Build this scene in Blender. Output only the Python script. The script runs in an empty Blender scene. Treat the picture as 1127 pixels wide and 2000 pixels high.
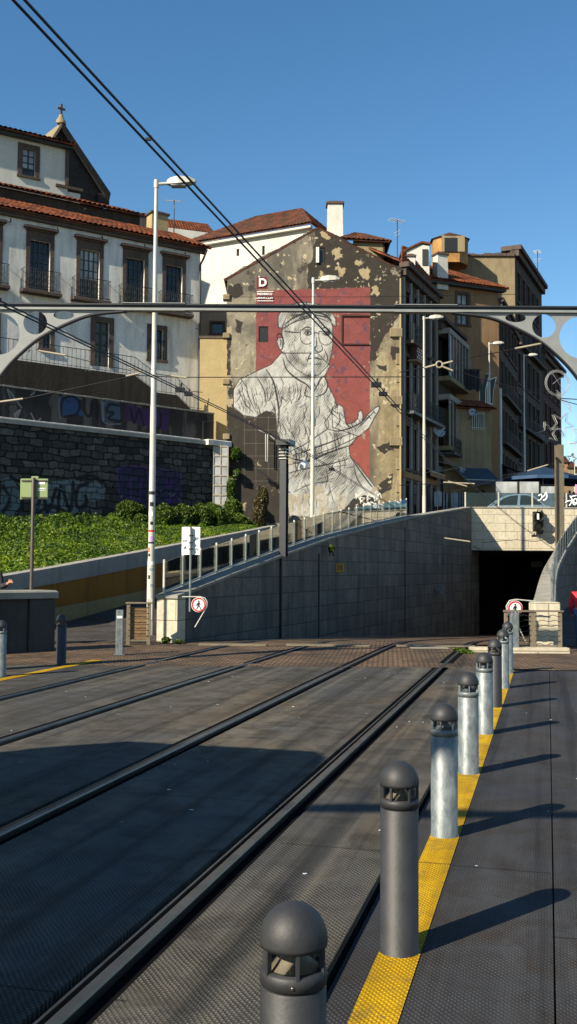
import bpy, bmesh, math, random
import numpy as np
from mathutils import Vector, Matrix
R = math.radians
random.seed(7); rng = np.random.default_rng(7)
scene = bpy.context.scene
COL = scene.collection
# ---------------------------------------------------------------- camera geometry
FPX = 1944.0; CX = 563.5; CY = 1000.0
PITCH = math.atan(108.0 / FPX); ROLL = R(0.35)
CAM = Vector((0, 0, 1.5))
_w = Vector((0, math.cos(PITCH), math.sin(PITCH)))
_u0 = Vector((0, -math.sin(PITCH), math.cos(PITCH)))
_r0 = Vector((1, 0, 0))
CR = _r0 * math.cos(ROLL) + _u0 * math.sin(ROLL)
CU = _u0 * math.cos(ROLL) - _r0 * math.sin(ROLL)
def ray(px, py):
    return CR * ((px - CX) / FPX) + CU * ((CY - py) / FPX) + _w
def at(px, py, Y):
    d = ray(px, py); return CAM + d * ((Y - CAM.y) / d.y)
def gnd(px, py, z=0.0):
    d = ray(px, py); return CAM + d * ((z - CAM.z) / d.z)
_d = ray(1070, 1110); PSI = math.atan2(_d.x, _d.y)
SP, CP = math.sin(PSI), math.cos(PSI)
def T(u, v, z=0.0):
    return Vector((u * CP + v * SP, -u * SP + v * CP, z))
def uv_of(p): return (p.x * CP - p.y * SP, p.x * SP + p.y * CP)
def V(*a): return Vector(a)
class Frame:
    def __init__(s, o, phi, z=0.0):
        s.o = Vector((o[0], o[1], z)); s.phi = phi; s.rz = R(90 - phi)
        s.M = Matrix.Translation(s.o) @ Matrix.Rotation(s.rz, 4, 'Z'); s.I = s.M.inverted()
    def hit(s, px, py, y=0.0):
        a = s.I @ CAM; b = s.I.to_3x3() @ ray(px, py)
        return a + b * ((y - a.y) / b.y)
    def sz(s, px, py, y=0.0):
        h = s.hit(px, py, y); return h.x, h.z
    def loc(s, p): return s.I @ p
    def w(s, x, y, z): return s.M @ Vector((x, y, z))
W0 = Frame((0, 0), 90)
# ---------------------------------------------------------------- mesh builder
class MB:
    def __init__(s): s.v = []; s.f = []; s.sm = []
    def add(s, vs, fs, sm=False):
        n = len(s.v); s.v += [tuple(p) for p in vs]
        s.f += [tuple(i + n for i in f) for f in fs]; s.sm += [sm] * len(fs); return s
    def box(s, a, b, M=None):
        x0, y0, z0 = a; x1, y1, z1 = b
        vs = [V(x0,y0,z0),V(x1,y0,z0),V(x1,y1,z0),V(x0,y1,z0),V(x0,y0,z1),V(x1,y0,z1),V(x1,y1,z1),V(x0,y1,z1)]
        if M: vs = [M @ p for p in vs]
        return s.add(vs, [(0,3,2,1),(4,5,6,7),(0,1,5,4),(1,2,6,5),(2,3,7,6),(3,0,4,7)])
    def bbox(s, a, b, r=.006, M=None):
        # box with chamfered vertical & top edges
        x0, y0, z0 = a; x1, y1, z1 = b
        ring = lambda i, z: [V(x0+i,y0,z),V(x1-i,y0,z),V(x1,y0+i,z),V(x1,y1-i,z),V(x1-i,y1,z),V(x0+i,y1,z),V(x0,y1-i,z),V(x0,y0+i,z)]
        ring2 = lambda z: [V(x0+2*r,y0+r,z),V(x1-2*r,y0+r,z),V(x1-r,y0+2*r,z),V(x1-r,y1-2*r,z),V(x1-2*r,y1-r,z),V(x0+2*r,y1-r,z),V(x0+r,y1-2*r,z),V(x0+r,y0+2*r,z)]
        vs = ring(r, z0) + ring(r, z1 - r) + ring2(z1)
        if M: vs = [M @ p for p in vs]
        fs = [tuple(range(7, -1, -1)), tuple(range(16, 24))]
        for k in (0, 8):
            for i in range(8): j = (i + 1) % 8; fs.append((k+i, k+j, k+8+j, k+8+i))
        return s.add(vs, fs)
    def quad(s, a, b, c, d): return s.add([a, b, c, d], [(0, 1, 2, 3)])
    def prism(s, poly, d):
        n = len(poly); vs = [Vector(p) for p in poly] + [Vector(p) + Vector(d) for p in poly]
        fs = [tuple(range(n)), tuple(range(2*n-1, n-1, -1))] + [((i+1)%n, i, n+i, n+(i+1)%n) for i in range(n)]
        return s.add(vs, fs)
    def tube(s, pts, r, seg=8, caps=True, r1=None):
        pts = [Vector(p) for p in pts]; n = len(pts); vs = []; fs = []
        up = None
        for i, p in enumerate(pts):
            d = (pts[min(i+1, n-1)] - pts[max(i-1, 0)]).normalized()
            if up is None: up = d.orthogonal().normalized()
            else:
                up = (up - d * up.dot(d))
                up = up.normalized() if up.length > 1e-6 else d.orthogonal().normalized()
            q = d.cross(up); rr = r if r1 is None else r + (r1 - r) * i / (n - 1)
            for k in range(seg):
                a = 2 * math.pi * k / seg; vs.append(p + (up * math.cos(a) + q * math.sin(a)) * rr)
        for i in range(n - 1):
            for k in range(seg):
                j = (k + 1) % seg; fs.append((i*seg+k, i*seg+j, (i+1)*seg+j, (i+1)*seg+k))
        s.add(vs, fs, True)
        if caps: s.add(vs[:seg], [tuple(range(seg-1, -1, -1))]); s.add(vs[-seg:], [tuple(range(seg))])
        return s
    def lathe(s, prof, seg=32, c=(0,0,0), M=None, sm=True):
        vs = []; fs = []; n = len(prof)
        for r_, z in prof:
            for k in range(seg):
                a = 2*math.pi*k/seg; p = V(c[0]+r_*math.cos(a), c[1]+r_*math.sin(a), c[2]+z); vs.append(M @ p if M else p)
        for i in range(n-1):
            for k in range(seg):
                j = (k+1) % seg; fs.append((i*seg+k, i*seg+j, (i+1)*seg+j, (i+1)*seg+k))
        s.add(vs, fs, sm)
        if prof[0][0] > 1e-4: s.add(vs[:seg], [tuple(range(seg-1,-1,-1))])
        if prof[-1][0] > 1e-4: s.add(vs[-seg:], [tuple(range(seg))])
        return s
    def grid(s, fn, nu, nv, sm=True):
        vs = [fn(i/nu, j/nv) for j in range(nv+1) for i in range(nu+1)]
        fs = [(j*(nu+1)+i, j*(nu+1)+i+1, (j+1)*(nu+1)+i+1, (j+1)*(nu+1)+i) for j in range(nv) for i in range(nu)]
        return s.add(vs, fs, sm)
    def mesh(s, name='mesh'):
        m = bpy.data.meshes.new(name); m.from_pydata(s.v, [], s.f)
        m.polygons.foreach_set('use_smooth', s.sm); m.update(); return m
def setp(o, label=None, cat=None, group=None, kind=None):
    if label: o['label'] = label
    if cat: o['category'] = cat
    if group: o['group'] = group
    if kind: o['kind'] = kind
    return o
def thing(name, label, cat, F=None, loc=None, rz=0.0, group=None):
    o = bpy.data.objects.new(name, None); COL.objects.link(o); o.empty_display_size = .2
    if F: o.location = F.o; o.rotation_euler = (0, 0, F.rz)
    else: o.location = loc or (0, 0, 0); o.rotation_euler = (0, 0, rz)
    return setp(o, label, cat, group)
def part(name, mb, mat, parent=None, label=None, smooth=None):
    me = mb.mesh(name) if isinstance(mb, MB) else mb
    if mat: me.materials.clear(); me.materials.append(mat)
    o = bpy.data.objects.new(name, me); COL.objects.link(o)
    if parent: o.parent = parent
    if label: o['label'] = label
    return o
def solo(name, mb, mat, label, cat, F=None, loc=None, rz=0.0, group=None):
    o = part(name, mb, mat)
    if F: o.location = F.o; o.rotation_euler = (0, 0, F.rz)
    else: o.location = loc or (0, 0, 0); o.rotation_euler = (0, 0, rz)
    return setp(o, label, cat, group)
def struct(name, mb, mat, F=None, kind='structure', label=None, cat=None):
    o = part(name, mb, mat); o['kind'] = kind
    if F: o.location = F.o; o.rotation_euler = (0, 0, F.rz)
    o['label'] = label or name.replace('_', ' '); o['category'] = cat or name.split('_')[-1]
    return o
def dup(root, loc, rz=None, label=None):
    def cp(o, par):
        c = o.copy(); COL.objects.link(c)
        if par: c.parent = par
        for ch in list(o.children): cp(ch, c)
        return c
    r = cp(root, None); r.location = loc
    if rz is not None: r.rotation_euler = (0, 0, rz)
    if label: r['label'] = label
    return r
def flat_curve(outlines, th, name='c'):
    """filled 2D outlines (holes allowed) in local x,z extruded +-th/2 in y"""
    cu = bpy.data.curves.new(name, 'CURVE'); cu.dimensions = '2D'; cu.fill_mode = 'BOTH'; cu.extrude = th / 2
    for o in outlines:
        sp = cu.splines.new('POLY'); sp.points.add(len(o) - 1); sp.use_cyclic_u = True
        for i, (x, z) in enumerate(o): sp.points[i].co = (x, z, 0, 1)
    return curve_mesh(cu)
def curve_mesh(cu, upright=True):
    ob = bpy.data.objects.new('tmp', cu); COL.objects.link(ob)
    dg = bpy.context.evaluated_depsgraph_get(); dg.update()
    me = bpy.data.meshes.new_from_object(ob.evaluated_get(dg)); bpy.data.objects.remove(ob)
    if upright: me.transform(Matrix.Rotation(R(90), 4, 'X'))
    return me
def text_mesh(txt, size, th=.004, bold=0.0, M=None, align='CENTER'):
    cu = bpy.data.curves.new('txt', 'FONT'); cu.body = txt; cu.size = size; cu.extrude = th / 2; cu.offset = bold
    cu.align_x = align; cu.align_y = 'CENTER'
    me = curve_mesh(cu)
    if M: me.transform(M)
    return me
def circle(cx, cz, r, n=28, sx=1.0):
    return [(cx + sx*r*math.cos(2*math.pi*i/n), cz + r*math.sin(2*math.pi*i/n)) for i in range(n)]
# ---------------------------------------------------------------- materials
class NT:
    def __init__(s, name):
        s.m = bpy.data.materials.new(name); s.m.use_nodes = True; s.t = s.m.node_tree; s.b = s.t.nodes['Principled BSDF']
        s.co = s.n('ShaderNodeTexCoord').outputs['Object']
    def n(s, k, **kw):
        n = s.t.nodes.new(k)
        for a, b in kw.items(): setattr(n, a, b)
        return n
    def l(s, a, b): s.t.links.new(a, b)
    def inp(s, sock, v):
        if hasattr(v, 'links') or isinstance(v, bpy.types.NodeSocket): s.l(v, sock)
        else: sock.default_value = v
    def math(s, op, a, b=0.0, clamp=False):
        n = s.n('ShaderNodeMath', operation=op); n.use_clamp = clamp; s.inp(n.inputs[0], a); s.inp(n.inputs[1], b); return n.outputs[0]
    def scale(s, vec, sc):
        n = s.n('ShaderNodeMapping'); n.inputs['Scale'].default_value = sc; s.l(vec, n.inputs[0]); return n.outputs[0]
    def noise(s, sc, det=5, rough=.55, vec=None, dist=0.0):
        n = s.n('ShaderNodeTexNoise'); n.inputs['Scale'].default_value = sc; n.inputs['Detail'].default_value = det
        n.inputs['Roughness'].default_value = rough; n.inputs['Distortion'].default_value = dist
        s.l(vec or s.co, n.inputs['Vector']); return n.outputs['Fac']
    def ramp(s, fac, stops):
        n = s.n('ShaderNodeValToRGB'); e = n.color_ramp.elements
        while len(e) < len(stops): e.new(.5)
        for i, (p, c) in enumerate(stops):
            e[i].position = p; c = (c, c, c) if not hasattr(c, '__len__') else c; e[i].color = (*c, 1)
        s.l(fac, n.inputs[0]); return n.outputs[0]
    def mix(s, fac, a, b, mode='MIX'):
        n = s.n('ShaderNodeMix', data_type='RGBA', blend_type=mode); n.clamp_factor = True
        s.inp(n.inputs[0], fac)
        for i, v in ((6, a), (7, b)):
            if isinstance(v, tuple): n.inputs[i].default_value = (*v, 1)
            else: s.l(v, n.inputs[i])
        return n.outputs[2]
    def bump(s, h, st=.3, d=.02, nrm=None):
        n = s.n('ShaderNodeBump'); n.inputs['Strength'].default_value = st; n.inputs['Distance'].default_value = d
        s.l(h, n.inputs['Height'])
        if nrm: s.l(nrm, n.inputs['Normal'])
        return n.outputs[0]
    def out(s, col, rough=.8, nrm=None, metal=0.0, spec=None):
        s.inp(s.b.inputs['Base Color'], (*col, 1) if isinstance(col, tuple) else col)
        s.inp(s.b.inputs['Roughness'], rough); s.inp(s.b.inputs['Metallic'], metal)
        if spec is not None: s.b.inputs['Specular IOR Level'].default_value = spec
        if nrm: s.l(nrm, s.b.inputs['Normal'])
        return s.m
def mul(c, k): return tuple(min(1, x * k) for x in c)
def m_plain(name, c, rough=.6, metal=0.0, var=.15, sc=6.0, bump=.0):
    t = NT(name); f = t.noise(sc, 6)
    col = t.ramp(f, [(.3, mul(c, 1 - var)), (.7, mul(c, 1 + var))])
    n = t.bump(t.noise(sc * 6, 4), bump, .01) if bump else None
    return t.out(col, rough, n, metal)
def m_plaster(name, c, stain=(.10, .09, .075), amt=.5, sc=.7, bump=.25, peel=None):
    t = NT(name)
    big = t.noise(sc, 8, .62, dist=.4)
    st = t.noise(1.0, 7, .65, t.scale(t.co, (2.6, 2.6, .35)))
    fine = t.noise(9, 6, .6)
    base = t.ramp(big, [(.3, mul(c, .82)), (.55, c), (.75, mul(c, 1.08))])
    k = t.ramp(st, [(.46, 0.0), (.72, amt)])
    col = t.mix(k, base, stain)
    col = t.mix(t.ramp(fine, [(.3, .35), (.6, 0.0)]), col, mul(c, .6))
    if peel:
        p = t.noise(1.3, 9, .7, dist=.3)
        col = t.mix(t.ramp(p, [(peel[1], 0.0), (peel[1] + .02, 1.0)]), col, peel[0])
    return t.out(col, .9, t.bump(t.math('ADD', fine, big), bump, .04), spec=.2)
def m_block(name, c, c2, mortar, w, h, warp=.0, bump=.5, stain=.4, msize=.012, rough=.9, streak=(.05,.05,.05), paint=False, size2=None):
    """masonry in the object's x/z plane"""
    t = NT(name)
    co = t.co
    if warp:
        nn = t.n('ShaderNodeTexNoise'); nn.inputs['Scale'].default_value = 1.6; nn.inputs['Detail'].default_value = 3; t.l(co, nn.inputs['Vector'])
        sub = t.n('ShaderNodeVectorMath', operation='SUBTRACT'); t.l(nn.outputs['Color'], sub.inputs[0]); sub.inputs[1].default_value = (.5, .5, .5)
        sc = t.n('ShaderNodeVectorMath', operation='SCALE'); t.l(sub.outputs[0], sc.inputs[0]); sc.inputs['Scale'].default_value = warp
        ad = t.n('ShaderNodeVectorMath', operation='ADD'); t.l(co, ad.inputs[0]); t.l(sc.outputs[0], ad.inputs[1]); co = ad.outputs[0]
    sep = t.n('ShaderNodeSeparateXYZ'); t.l(co, sep.inputs[0]); cmb = t.n('ShaderNodeCombineXYZ')
    t.l(t.math('ADD', sep.outputs[0], sep.outputs[1]), cmb.inputs[0]); t.l(sep.outputs[2], cmb.inputs[1])
    br = t.n('ShaderNodeTexBrick'); t.l(cmb.outputs[0], br.inputs['Vector']); br.inputs['Scale'].default_value = 1
    br.inputs['Brick Width'].default_value = w; br.inputs['Row Height'].default_value = h; br.inputs['Mortar Size'].default_value = msize
    br.inputs['Mortar Smooth'].default_value = .3; br.inputs['Bias'].default_value = 0
    br.inputs['Color1'].default_value = (*c, 1); br.inputs['Color2'].default_value = (*c2, 1); br.inputs['Mortar'].default_value = (*mortar, 1)
    st = t.noise(1.0, 7, .65, t.scale(t.co, (1.8, 1.8, .4)))
    col = t.mix(t.ramp(st, [(.42, 0.0), (.7, stain)]), br.outputs['Color'], streak)
    fine = t.noise(7, 7, .65)
    col = t.mix(t.ramp(fine, [(.35, .45), (.6, 0.0)]), col, mul(c, .45))
    hgt = t.math('ADD', t.math('MULTIPLY', t.math('SUBTRACT', 1.0, br.outputs['Fac']), 1.0), t.math('MULTIPLY', fine, .6))
    if paint:
        a = t.n('ShaderNodeAttribute'); a.attribute_name = 'paint'; a.attribute_type = 'GEOMETRY'
        col = t.mix(t.math('MULTIPLY', a.outputs['Alpha'], t.ramp(br.outputs['Fac'], [(0, .9), (1, .3)])), col, a.outputs['Color'])
    return t.out(col, rough, t.bump(hgt, bump, .03), spec=.25)
def m_tile(name, c1, c2, dark, pitch=.24):
    t = NT(name)
    vo = t.n('ShaderNodeTexVoronoi'); vo.inputs['Scale'].default_value = 3.2; t.l(t.co, vo.inputs['Vector'])
    f = t.n('ShaderNodeSeparateColor'); t.l(vo.outputs['Color'], f.inputs[0])
    col = t.mix(f.outputs[0], c1, c2)
    d = t.noise(1.6, 8, .7)
    col = t.mix(t.ramp(d, [(.40, 0.0), (.60, .9)]), col, dark)
    return t.out(col, .85, t.bump(t.noise(14, 5), .3, .02), spec=.2)
def m_attr(name, rough=.85, bump=.2, bsc=12):
    t = NT(name); a = t.n('ShaderNodeAttribute'); a.attribute_name = 'paint'; a.attribute_type = 'GEOMETRY'
    return t.out(a.outputs['Color'], rough, t.bump(t.noise(bsc, 8, .65), bump, .04), spec=.2)
def m_glass(name, tint=(.85, .92, .9), refl=1.0, rough=.03):
    t = NT(name); nt = t.t
    tr = t.n('ShaderNodeBsdfTransparent'); tr.inputs[0].default_value = (*tint, 1)
    gl = t.n('ShaderNodeBsdfGlossy'); gl.inputs['Roughness'].default_value = rough
    fr = t.n('ShaderNodeFresnel'); fr.inputs['IOR'].default_value = 1.5
    mx = t.n('ShaderNodeMixShader'); t.l(t.math('MULTIPLY', fr.outputs[0], refl, True), mx.inputs[0]); t.l(tr.outputs[0], mx.inputs[1]); t.l(gl.outputs[0], mx.inputs[2])
    t.l(mx.outputs[0], nt.nodes['Material Output'].inputs['Surface']); return t.m
def m_emit(name, c, st):
    t = NT(name); t.b.inputs['Base Color'].default_value = (*c, 1); t.b.inputs['Emission Color'].default_value = (*c, 1); t.b.inputs['Emission Strength'].default_value = st
    return t.m
def m_leaf(name, a, b, c):
    t = NT(name); at_ = t.n('ShaderNodeAttribute'); at_.attribute_name = 'paint'; at_.attribute_type = 'GEOMETRY'
    sp = t.n('ShaderNodeSeparateColor'); t.l(at_.outputs['Color'], sp.inputs[0])
    col = t.ramp(sp.outputs[0], [(0, a), (.5, b), (1, c)])
    t.out(col, .55, spec=.35)
    tl = t.n('ShaderNodeBsdfTranslucent'); t.l(col, tl.inputs[0]); mx = t.n('ShaderNodeMixShader'); mx.inputs[0].default_value = .3
    t.l(t.b.outputs[0], mx.inputs[1]); t.l(tl.outputs[0], mx.inputs[2]); t.l(mx.outputs[0], t.t.nodes['Material Output'].inputs['Surface'])
    return t.m
def m_tread(name, base, worn, dirt, yellow=False, strength=.8):
    """steel tread plate: staggered small lozenges, object x across and y along the bridge"""
    t = NT(name); sep = t.n('ShaderNodeSeparateXYZ'); t.l(t.co, sep.inputs[0]); x, y = sep.outputs[0], sep.outputs[1]
    wn_ = t.noise(7, 3, .5); x = t.math('ADD', x, t.math('MULTIPLY', t.math('SUBTRACT', wn_, .5), .022)); y = t.math('ADD', y, t.math('MULTIPLY', t.math('SUBTRACT', t.noise(5, 3, .5, t.scale(t.co, (1.3, 1.1, 1))), .5), .018))
    row = t.math('FLOOR', t.math('DIVIDE', y, .015)); par = t.math('MULTIPLY', t.math('MODULO', row, 2.0), math.pi)
    sx = t.math('SINE', t.math('ADD', t.math('MULTIPLY', x, 2*math.pi/.025), par))
    sy = t.math('ABSOLUTE', t.math('SINE', t.math('MULTIPLY', y, math.pi/.015)))
    h = t.math('MULTIPLY', t.math('MULTIPLY', t.math('MAXIMUM', sx, 0.0), sy), t.ramp(t.noise(3.3, 6, .7), [(.33, .25), (.6, 1.0)]))
    big = t.noise(1.1, 7, .6, t.scale(t.co, (1.4, .35, 1)), .5)
    blot = t.noise(3.0, 8, .7, dist=.6)
    plate = t.noise(.8, 2, .5, t.scale(t.co, (.8, .5, 1)))
    col = t.mix(t.ramp(big, [(.33, 0.0), (.66, 1.0)]), base, worn)
    col = t.mix(t.ramp(blot, [(.44, 0.0), (.62, .85)]), col, dirt)
    col = t.mix(t.ramp(plate, [(.35, .5), (.6, 0.0)]), col, mul(base, .6))
    if not yellow:
        hue = t.noise(.55, 5, .6, t.scale(t.co, (1, .6, 1)), .6); col = t.mix(t.ramp(hue, [(.36, .6), (.5, 0.0)]), col, (base[0]*1.0, base[1]*1.15, base[2]*1.5)); col = t.mix(t.ramp(hue, [(.54, 0.0), (.68, .55)]), col, (worn[0]*1.15, worn[1]*.9, worn[2]*.65))
    col = t.mix(t.math('MULTIPLY', h, .7), col, mul(worn, 1.7))
    # short worn dashes across the plates
    lg = t.noise(1.0, 5, .6, t.scale(t.co, (5.5, .12, 1)), .3)
    col = t.mix(t.ramp(lg, [(.36, .65), (.5, 0.0)]), col, mul(base, .5)); col = t.mix(t.ramp(lg, [(.55, 0.0), (.75, .5)]), col, mul(worn, 1.25))
    ds = t.noise(1.0, 3, .5, t.scale(t.co, (3.0, 26, 1)))
    dm = t.ramp(ds, [(.70, 0.0), (.73, 1.0)])
    col = t.mix(t.math('MULTIPLY', dm, .55), col, mul(base, .45) if not yellow else mul(base, .55))
    if yellow:
        sc_ = t.noise(22, 6, .7); col = t.mix(t.ramp(sc_, [(.60, 0.0), (.68, .75)]), col, (.06, .055, .05)); col = t.mix(t.ramp(t.noise(4, 8, .75, dist=.8), [(.5, 0.0), (.66, .6)]), col, (.16, .11, .03))
    spk = t.n('ShaderNodeTexVoronoi'); spk.inputs['Scale'].default_value = 2.1; t.l(t.co, spk.inputs['Vector'])
    col = t.mix(t.ramp(spk.outputs['Distance'], [(.012, 1.0), (.02, 0.0)]), col, (.5, .5, .47))
    sm_ = t.math('ABSOLUTE', t.math('SUBTRACT', t.math('FRACT', t.math('DIVIDE', t.math('ADD', y, t.math('MULTIPLY', t.math('FLOOR', t.math('DIVIDE', x, 1.42)), .9)), 2.95)), .5)); col = t.mix(t.ramp(sm_, [(.0012, .85), (.0022, 0.0)]), col, (.008, .008, .008))
    spl = t.noise(5.5, 3, .5, t.scale(t.co, (1, .45, 1))); col = t.mix(t.ramp(spl, [(.735, 0.0), (.75, .5)]), col, mul(worn, 2.2) if not yellow else base)
    ro = t.ramp(big, [(.3, .8), (.7, .6)])
    return t.out(col, ro, t.bump(h, strength, .006, t.bump(t.noise(6, 5), .2, .01)), metal=0.0, spec=.08)
M = {}
M['steel_deck'] = m_tread('steel_deck', (.050, .049, .046), (.118, .107, .086), (.022, .018, .014), strength=.9)
M['steel_walk'] = m_tread('steel_walk', (.030, .031, .034), (.050, .052, .056), (.030, .023, .018), strength=.6)
M['yellow'] = m_tread('yellow_tactile', (.42, .25, .006), (.52, .31, .012), (.25, .14, .01), yellow=True, strength=.7)
M['rail'] = m_plain('rail_steel', (.10, .098, .092), .34, .7, .3, 3)
M['black_gap'] = m_plain('rubber_black', (.006, .006, .007), 1.0)
M['black_gap'].node_tree.nodes['Principled BSDF'].inputs['Specular IOR Level'].default_value = 0.02
M['dark_paint'] = m_plain('bollard_paint', (.019, .020, .023), .58, .0, .3, 11, .1)
def m_galv():
    t = NT('galvanised'); a = t.noise(16, 8, .75, t.scale(t.co, (1, 1, .45)), .5); b = t.noise(6, 6, .65)
    sep = t.n('ShaderNodeSeparateXYZ'); t.l(t.co, sep.inputs[0])
    col = t.ramp(a, [(.34, (.07, .09, .10)), (.5, (.15, .172, .175)), (.66, (.25, .27, .26))])
    col = t.mix(t.ramp(b, [(.5, 0.0), (.72, .6)]), col, (.06, .085, .11))
    return t.out(col, .5, t.bump(a, .15, .01), .3)
M['galv'] = m_galv()
M['pole'] = m_plain('pole_paint', (.44, .43, .37), .4, .1, .08, 4)
M['white_paint'] = m_plain('white_paint', (.78, .78, .75), .45)
M['glass'] = m_glass('rail_glass', (.74, .80, .78), 2.6)
M['glass_blue'] = m_glass('rail_glass_blue', (.42, .52, .58), 1.2)
M['lens'] = m_glass('lantern_glass', (.9, .92, .95), 1.5)
M['pane'] = m_plain('window_pane', (.018, .022, .028), .08, 0, .4, 1.5)
M['pane_light'] = m_plain('window_curtain', (.28, .29, .29), .35, 0, .5, 1.2)
M['granite'] = m_plaster('granite', (.095, .072, .060), (.03, .025, .022), .6, 2.5)
M['dark_wood'] = m_plain('dark_wood', (.022, .026, .024), .5)
M['iron'] = m_plain('iron', (.035, .035, .033), .5, .5)
M['white_plaster'] = m_plaster('white_plaster', (.66, .65, .60), (.14, .125, .10), .55, .5, .2, ((.11, .095, .085), .67))
M['clean_white'] = m_plaster('clean_white', (.56, .55, .49), (.33, .31, .27), .35, .4, .15)
M['yellow_plaster'] = m_plaster('yellow_plaster', (.36, .285, .145), (.30, .24, .15), .4, .9)
M['beige_plaster'] = m_plaster('beige_plaster', (.25, .20, .12), (.10, .085, .06), .7, .9)
M['ochre'] = m_plaster('ochre_paint', (.30, .135, .02), (.08, .04, .02), .5, .6)
M['cream'] = m_plaster('cream_paint', (.34, .26, .12), (.1, .08, .045), .4, .6)
M['grey_band'] = m_plaster('grey_render', (.30, .285, .25), (.10, .095, .085), .35, .8)
M['brown_wall'] = m_plaster('brown_wall', (.27, .165, .085), (.11, .08, .05), .55, .5)
M['brown_stain'] = m_plaster('brown_stain', (.05, .040, .030), (.018, .015, .012), .8, .8, .3, ((.26, .24, .2), .66))
M['dark_render'] = m_plaster('dark_render', (.03, .027, .026), (.02, .02, .02), .6, .8)
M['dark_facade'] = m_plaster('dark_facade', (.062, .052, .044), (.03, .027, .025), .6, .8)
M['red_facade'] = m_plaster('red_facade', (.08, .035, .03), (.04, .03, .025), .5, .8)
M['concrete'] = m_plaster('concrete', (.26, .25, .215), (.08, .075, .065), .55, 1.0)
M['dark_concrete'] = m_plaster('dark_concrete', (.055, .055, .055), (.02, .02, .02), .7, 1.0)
M['granite_block'] = m_block('granite_block', (.130, .122, .106), (.20, .182, .148), (.06, .058, .052), .95, .42, 0, .4, .7, .012, .88, (.028, .028, .030))
M['lime_block'] = m_block('lime_block', (.50, .45, .335), (.57, .515, .39), (.21, .18, .13), 1.15, .42, 0, .35, .3, .012, .88, (.30, .26, .2))
M['rubble'] = m_block('rubble', (.020, .020, .020), (.120, .110, .095), (.005, .005, .006), .56, .32, .38, .8, .5, .035, .75, (.01, .01, .011), paint=True)
M['church_stone'] = m_block('church_stone', (.028, .023, .022), (.045, .038, .034), (.02, .018, .016), .7, .4, .05, .5, .5)
M['tile_new'] = m_tile('tile_new', (.26, .07, .024), (.14, .04, .018), (.035, .022, .016))
M['tile_old'] = m_tile('tile_old', (.13, .038, .019), (.07, .026, .017), (.028, .02, .015))
M['leaf'] = m_leaf('leaf', (.007, .02, .003), (.042, .085, .006), (.14, .18, .015))
M['leaf_brown'] = m_leaf('leaf_brown', (.03, .03, .01), (.08, .07, .025), (.15, .11, .04))
M['grass_leaf'] = m_leaf('grass_leaf', (.008, .022, .002), (.055, .115, .004), (.22, .28, .012))
M['soil'] = m_plain('soil', (.035, .045, .018), .95, 0, .3, 3)
M['asphalt'] = m_plaster('asphalt', (.07, .068, .065), (.04, .04, .04), .4, 1.0)
def m_cobble(name, c, c2, w=.16, h=.10, rz=0.0):
    t = NT(name); mp = t.n('ShaderNodeMapping'); mp.inputs['Rotation'].default_value = (0, 0, rz); t.l(t.co, mp.inputs[0])
    br = t.n('ShaderNodeTexBrick'); t.l(mp.outputs[0], br.inputs['Vector']); br.inputs['Scale'].default_value = 1
    br.inputs['Brick Width'].default_value = w; br.inputs['Row Height'].default_value = h; br.inputs['Mortar Size'].default_value = .016; br.inputs['Mortar Smooth'].default_value = .6
    br.inputs['Color1'].default_value = (*c, 1); br.inputs['Color2'].default_value = (*c2, 1); br.inputs['Mortar'].default_value = (.012, .010, .008, 1)
    big = t.noise(.9, 8, .65); col = t.mix(t.ramp(big, [(.42, 0.0), (.62, .8)]), br.outputs['Color'], (.030, .024, .018))
    gr = t.noise(1.7, 8, .7); col = t.mix(t.ramp(gr, [(.66, 0.0), (.72, .8)]), col, (.03, .05, .008))
    hh = t.math('ADD', t.math('SUBTRACT', 1.0, br.outputs['Fac']), t.math('MULTIPLY', t.noise(20, 4), .4))
    return t.out(col, .85, t.bump(hh, .8, .03), spec=.25)
M['cobble'] = m_cobble('cobble', (.115, .072, .042), (.20, .13, .078), rz=.1)
M['cobble_grey'] = m_cobble('cobble_grey', (.06, .055, .05), (.10, .09, .078), .12, .12, rz=.5)
M['wood'] = m_plain('plywood', (.17, .10, .04), .7, 0, .3, 2.5, .1)
M['old_wood'] = m_plain('old_wood', (.28, .14, .035), .7, 0, .35, 2.0, .2)
M['sign_white'] = m_plain('sign_white', (.75, .75, .72), .4, 0, .06)
M['sign_red'] = m_plain('sign_red', (.50, .02, .02), .4, 0, .06)
M['sign_black'] = m_plain('sign_black', (.012, .012, .012), .4)
M['sign_yellow'] = m_plain('sign_yellow', (.42, .22, .012), .5, 0, .1)
M['sign_green'] = m_plain('sign_green', (.20, .26, .11), .45, 0, .06)
M['sign_brown'] = m_plain('signpost_brown', (.06, .045, .035), .5, .2)
M['beige_steel'] = m_plain('beige_steel', (.17, .14, .095), .55, .2, .2)
M['gantry_grey'] = m_plain('gantry_grey', (.23, .235, .225), .45, .2, .1)
M['gantry_dark'] = m_plain('gantry_dark', (.03, .033, .038), .5, .3)
M['cable'] = m_plain('cable', (.01, .01, .012), .5, .2)
M['insul'] = m_plain('insulator', (.30, .26, .19), .4)
M['awning'] = m_plain('awning_canvas', (.035, .05, .075), .8)
M['parasol'] = m_plain('parasol_canvas', (.02, .055, .12), .75, 0, .2, 2)
M['car'] = m_plain('car_paint', (.75, .76, .76), .25, 0, .03)
M['rubber'] = m_plain('tyre_rubber', (.02, .02, .02), .8)
M['skin'] = m_plain('skin', (.42, .22, .15), .5, 0, .08)
M['red_cloth'] = m_plain('red_cloth', (.65, .012, .03), .75, 0, .1, 8, .1)
M['grey_cloth'] = m_plain('grey_cloth', (.28, .28, .29), .8)
M['jeans'] = m_plain('jeans', (.05, .10, .22), .85)
M['dark_cloth'] = m_plain('dark_cloth', (.015, .016, .02), .85)
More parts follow.
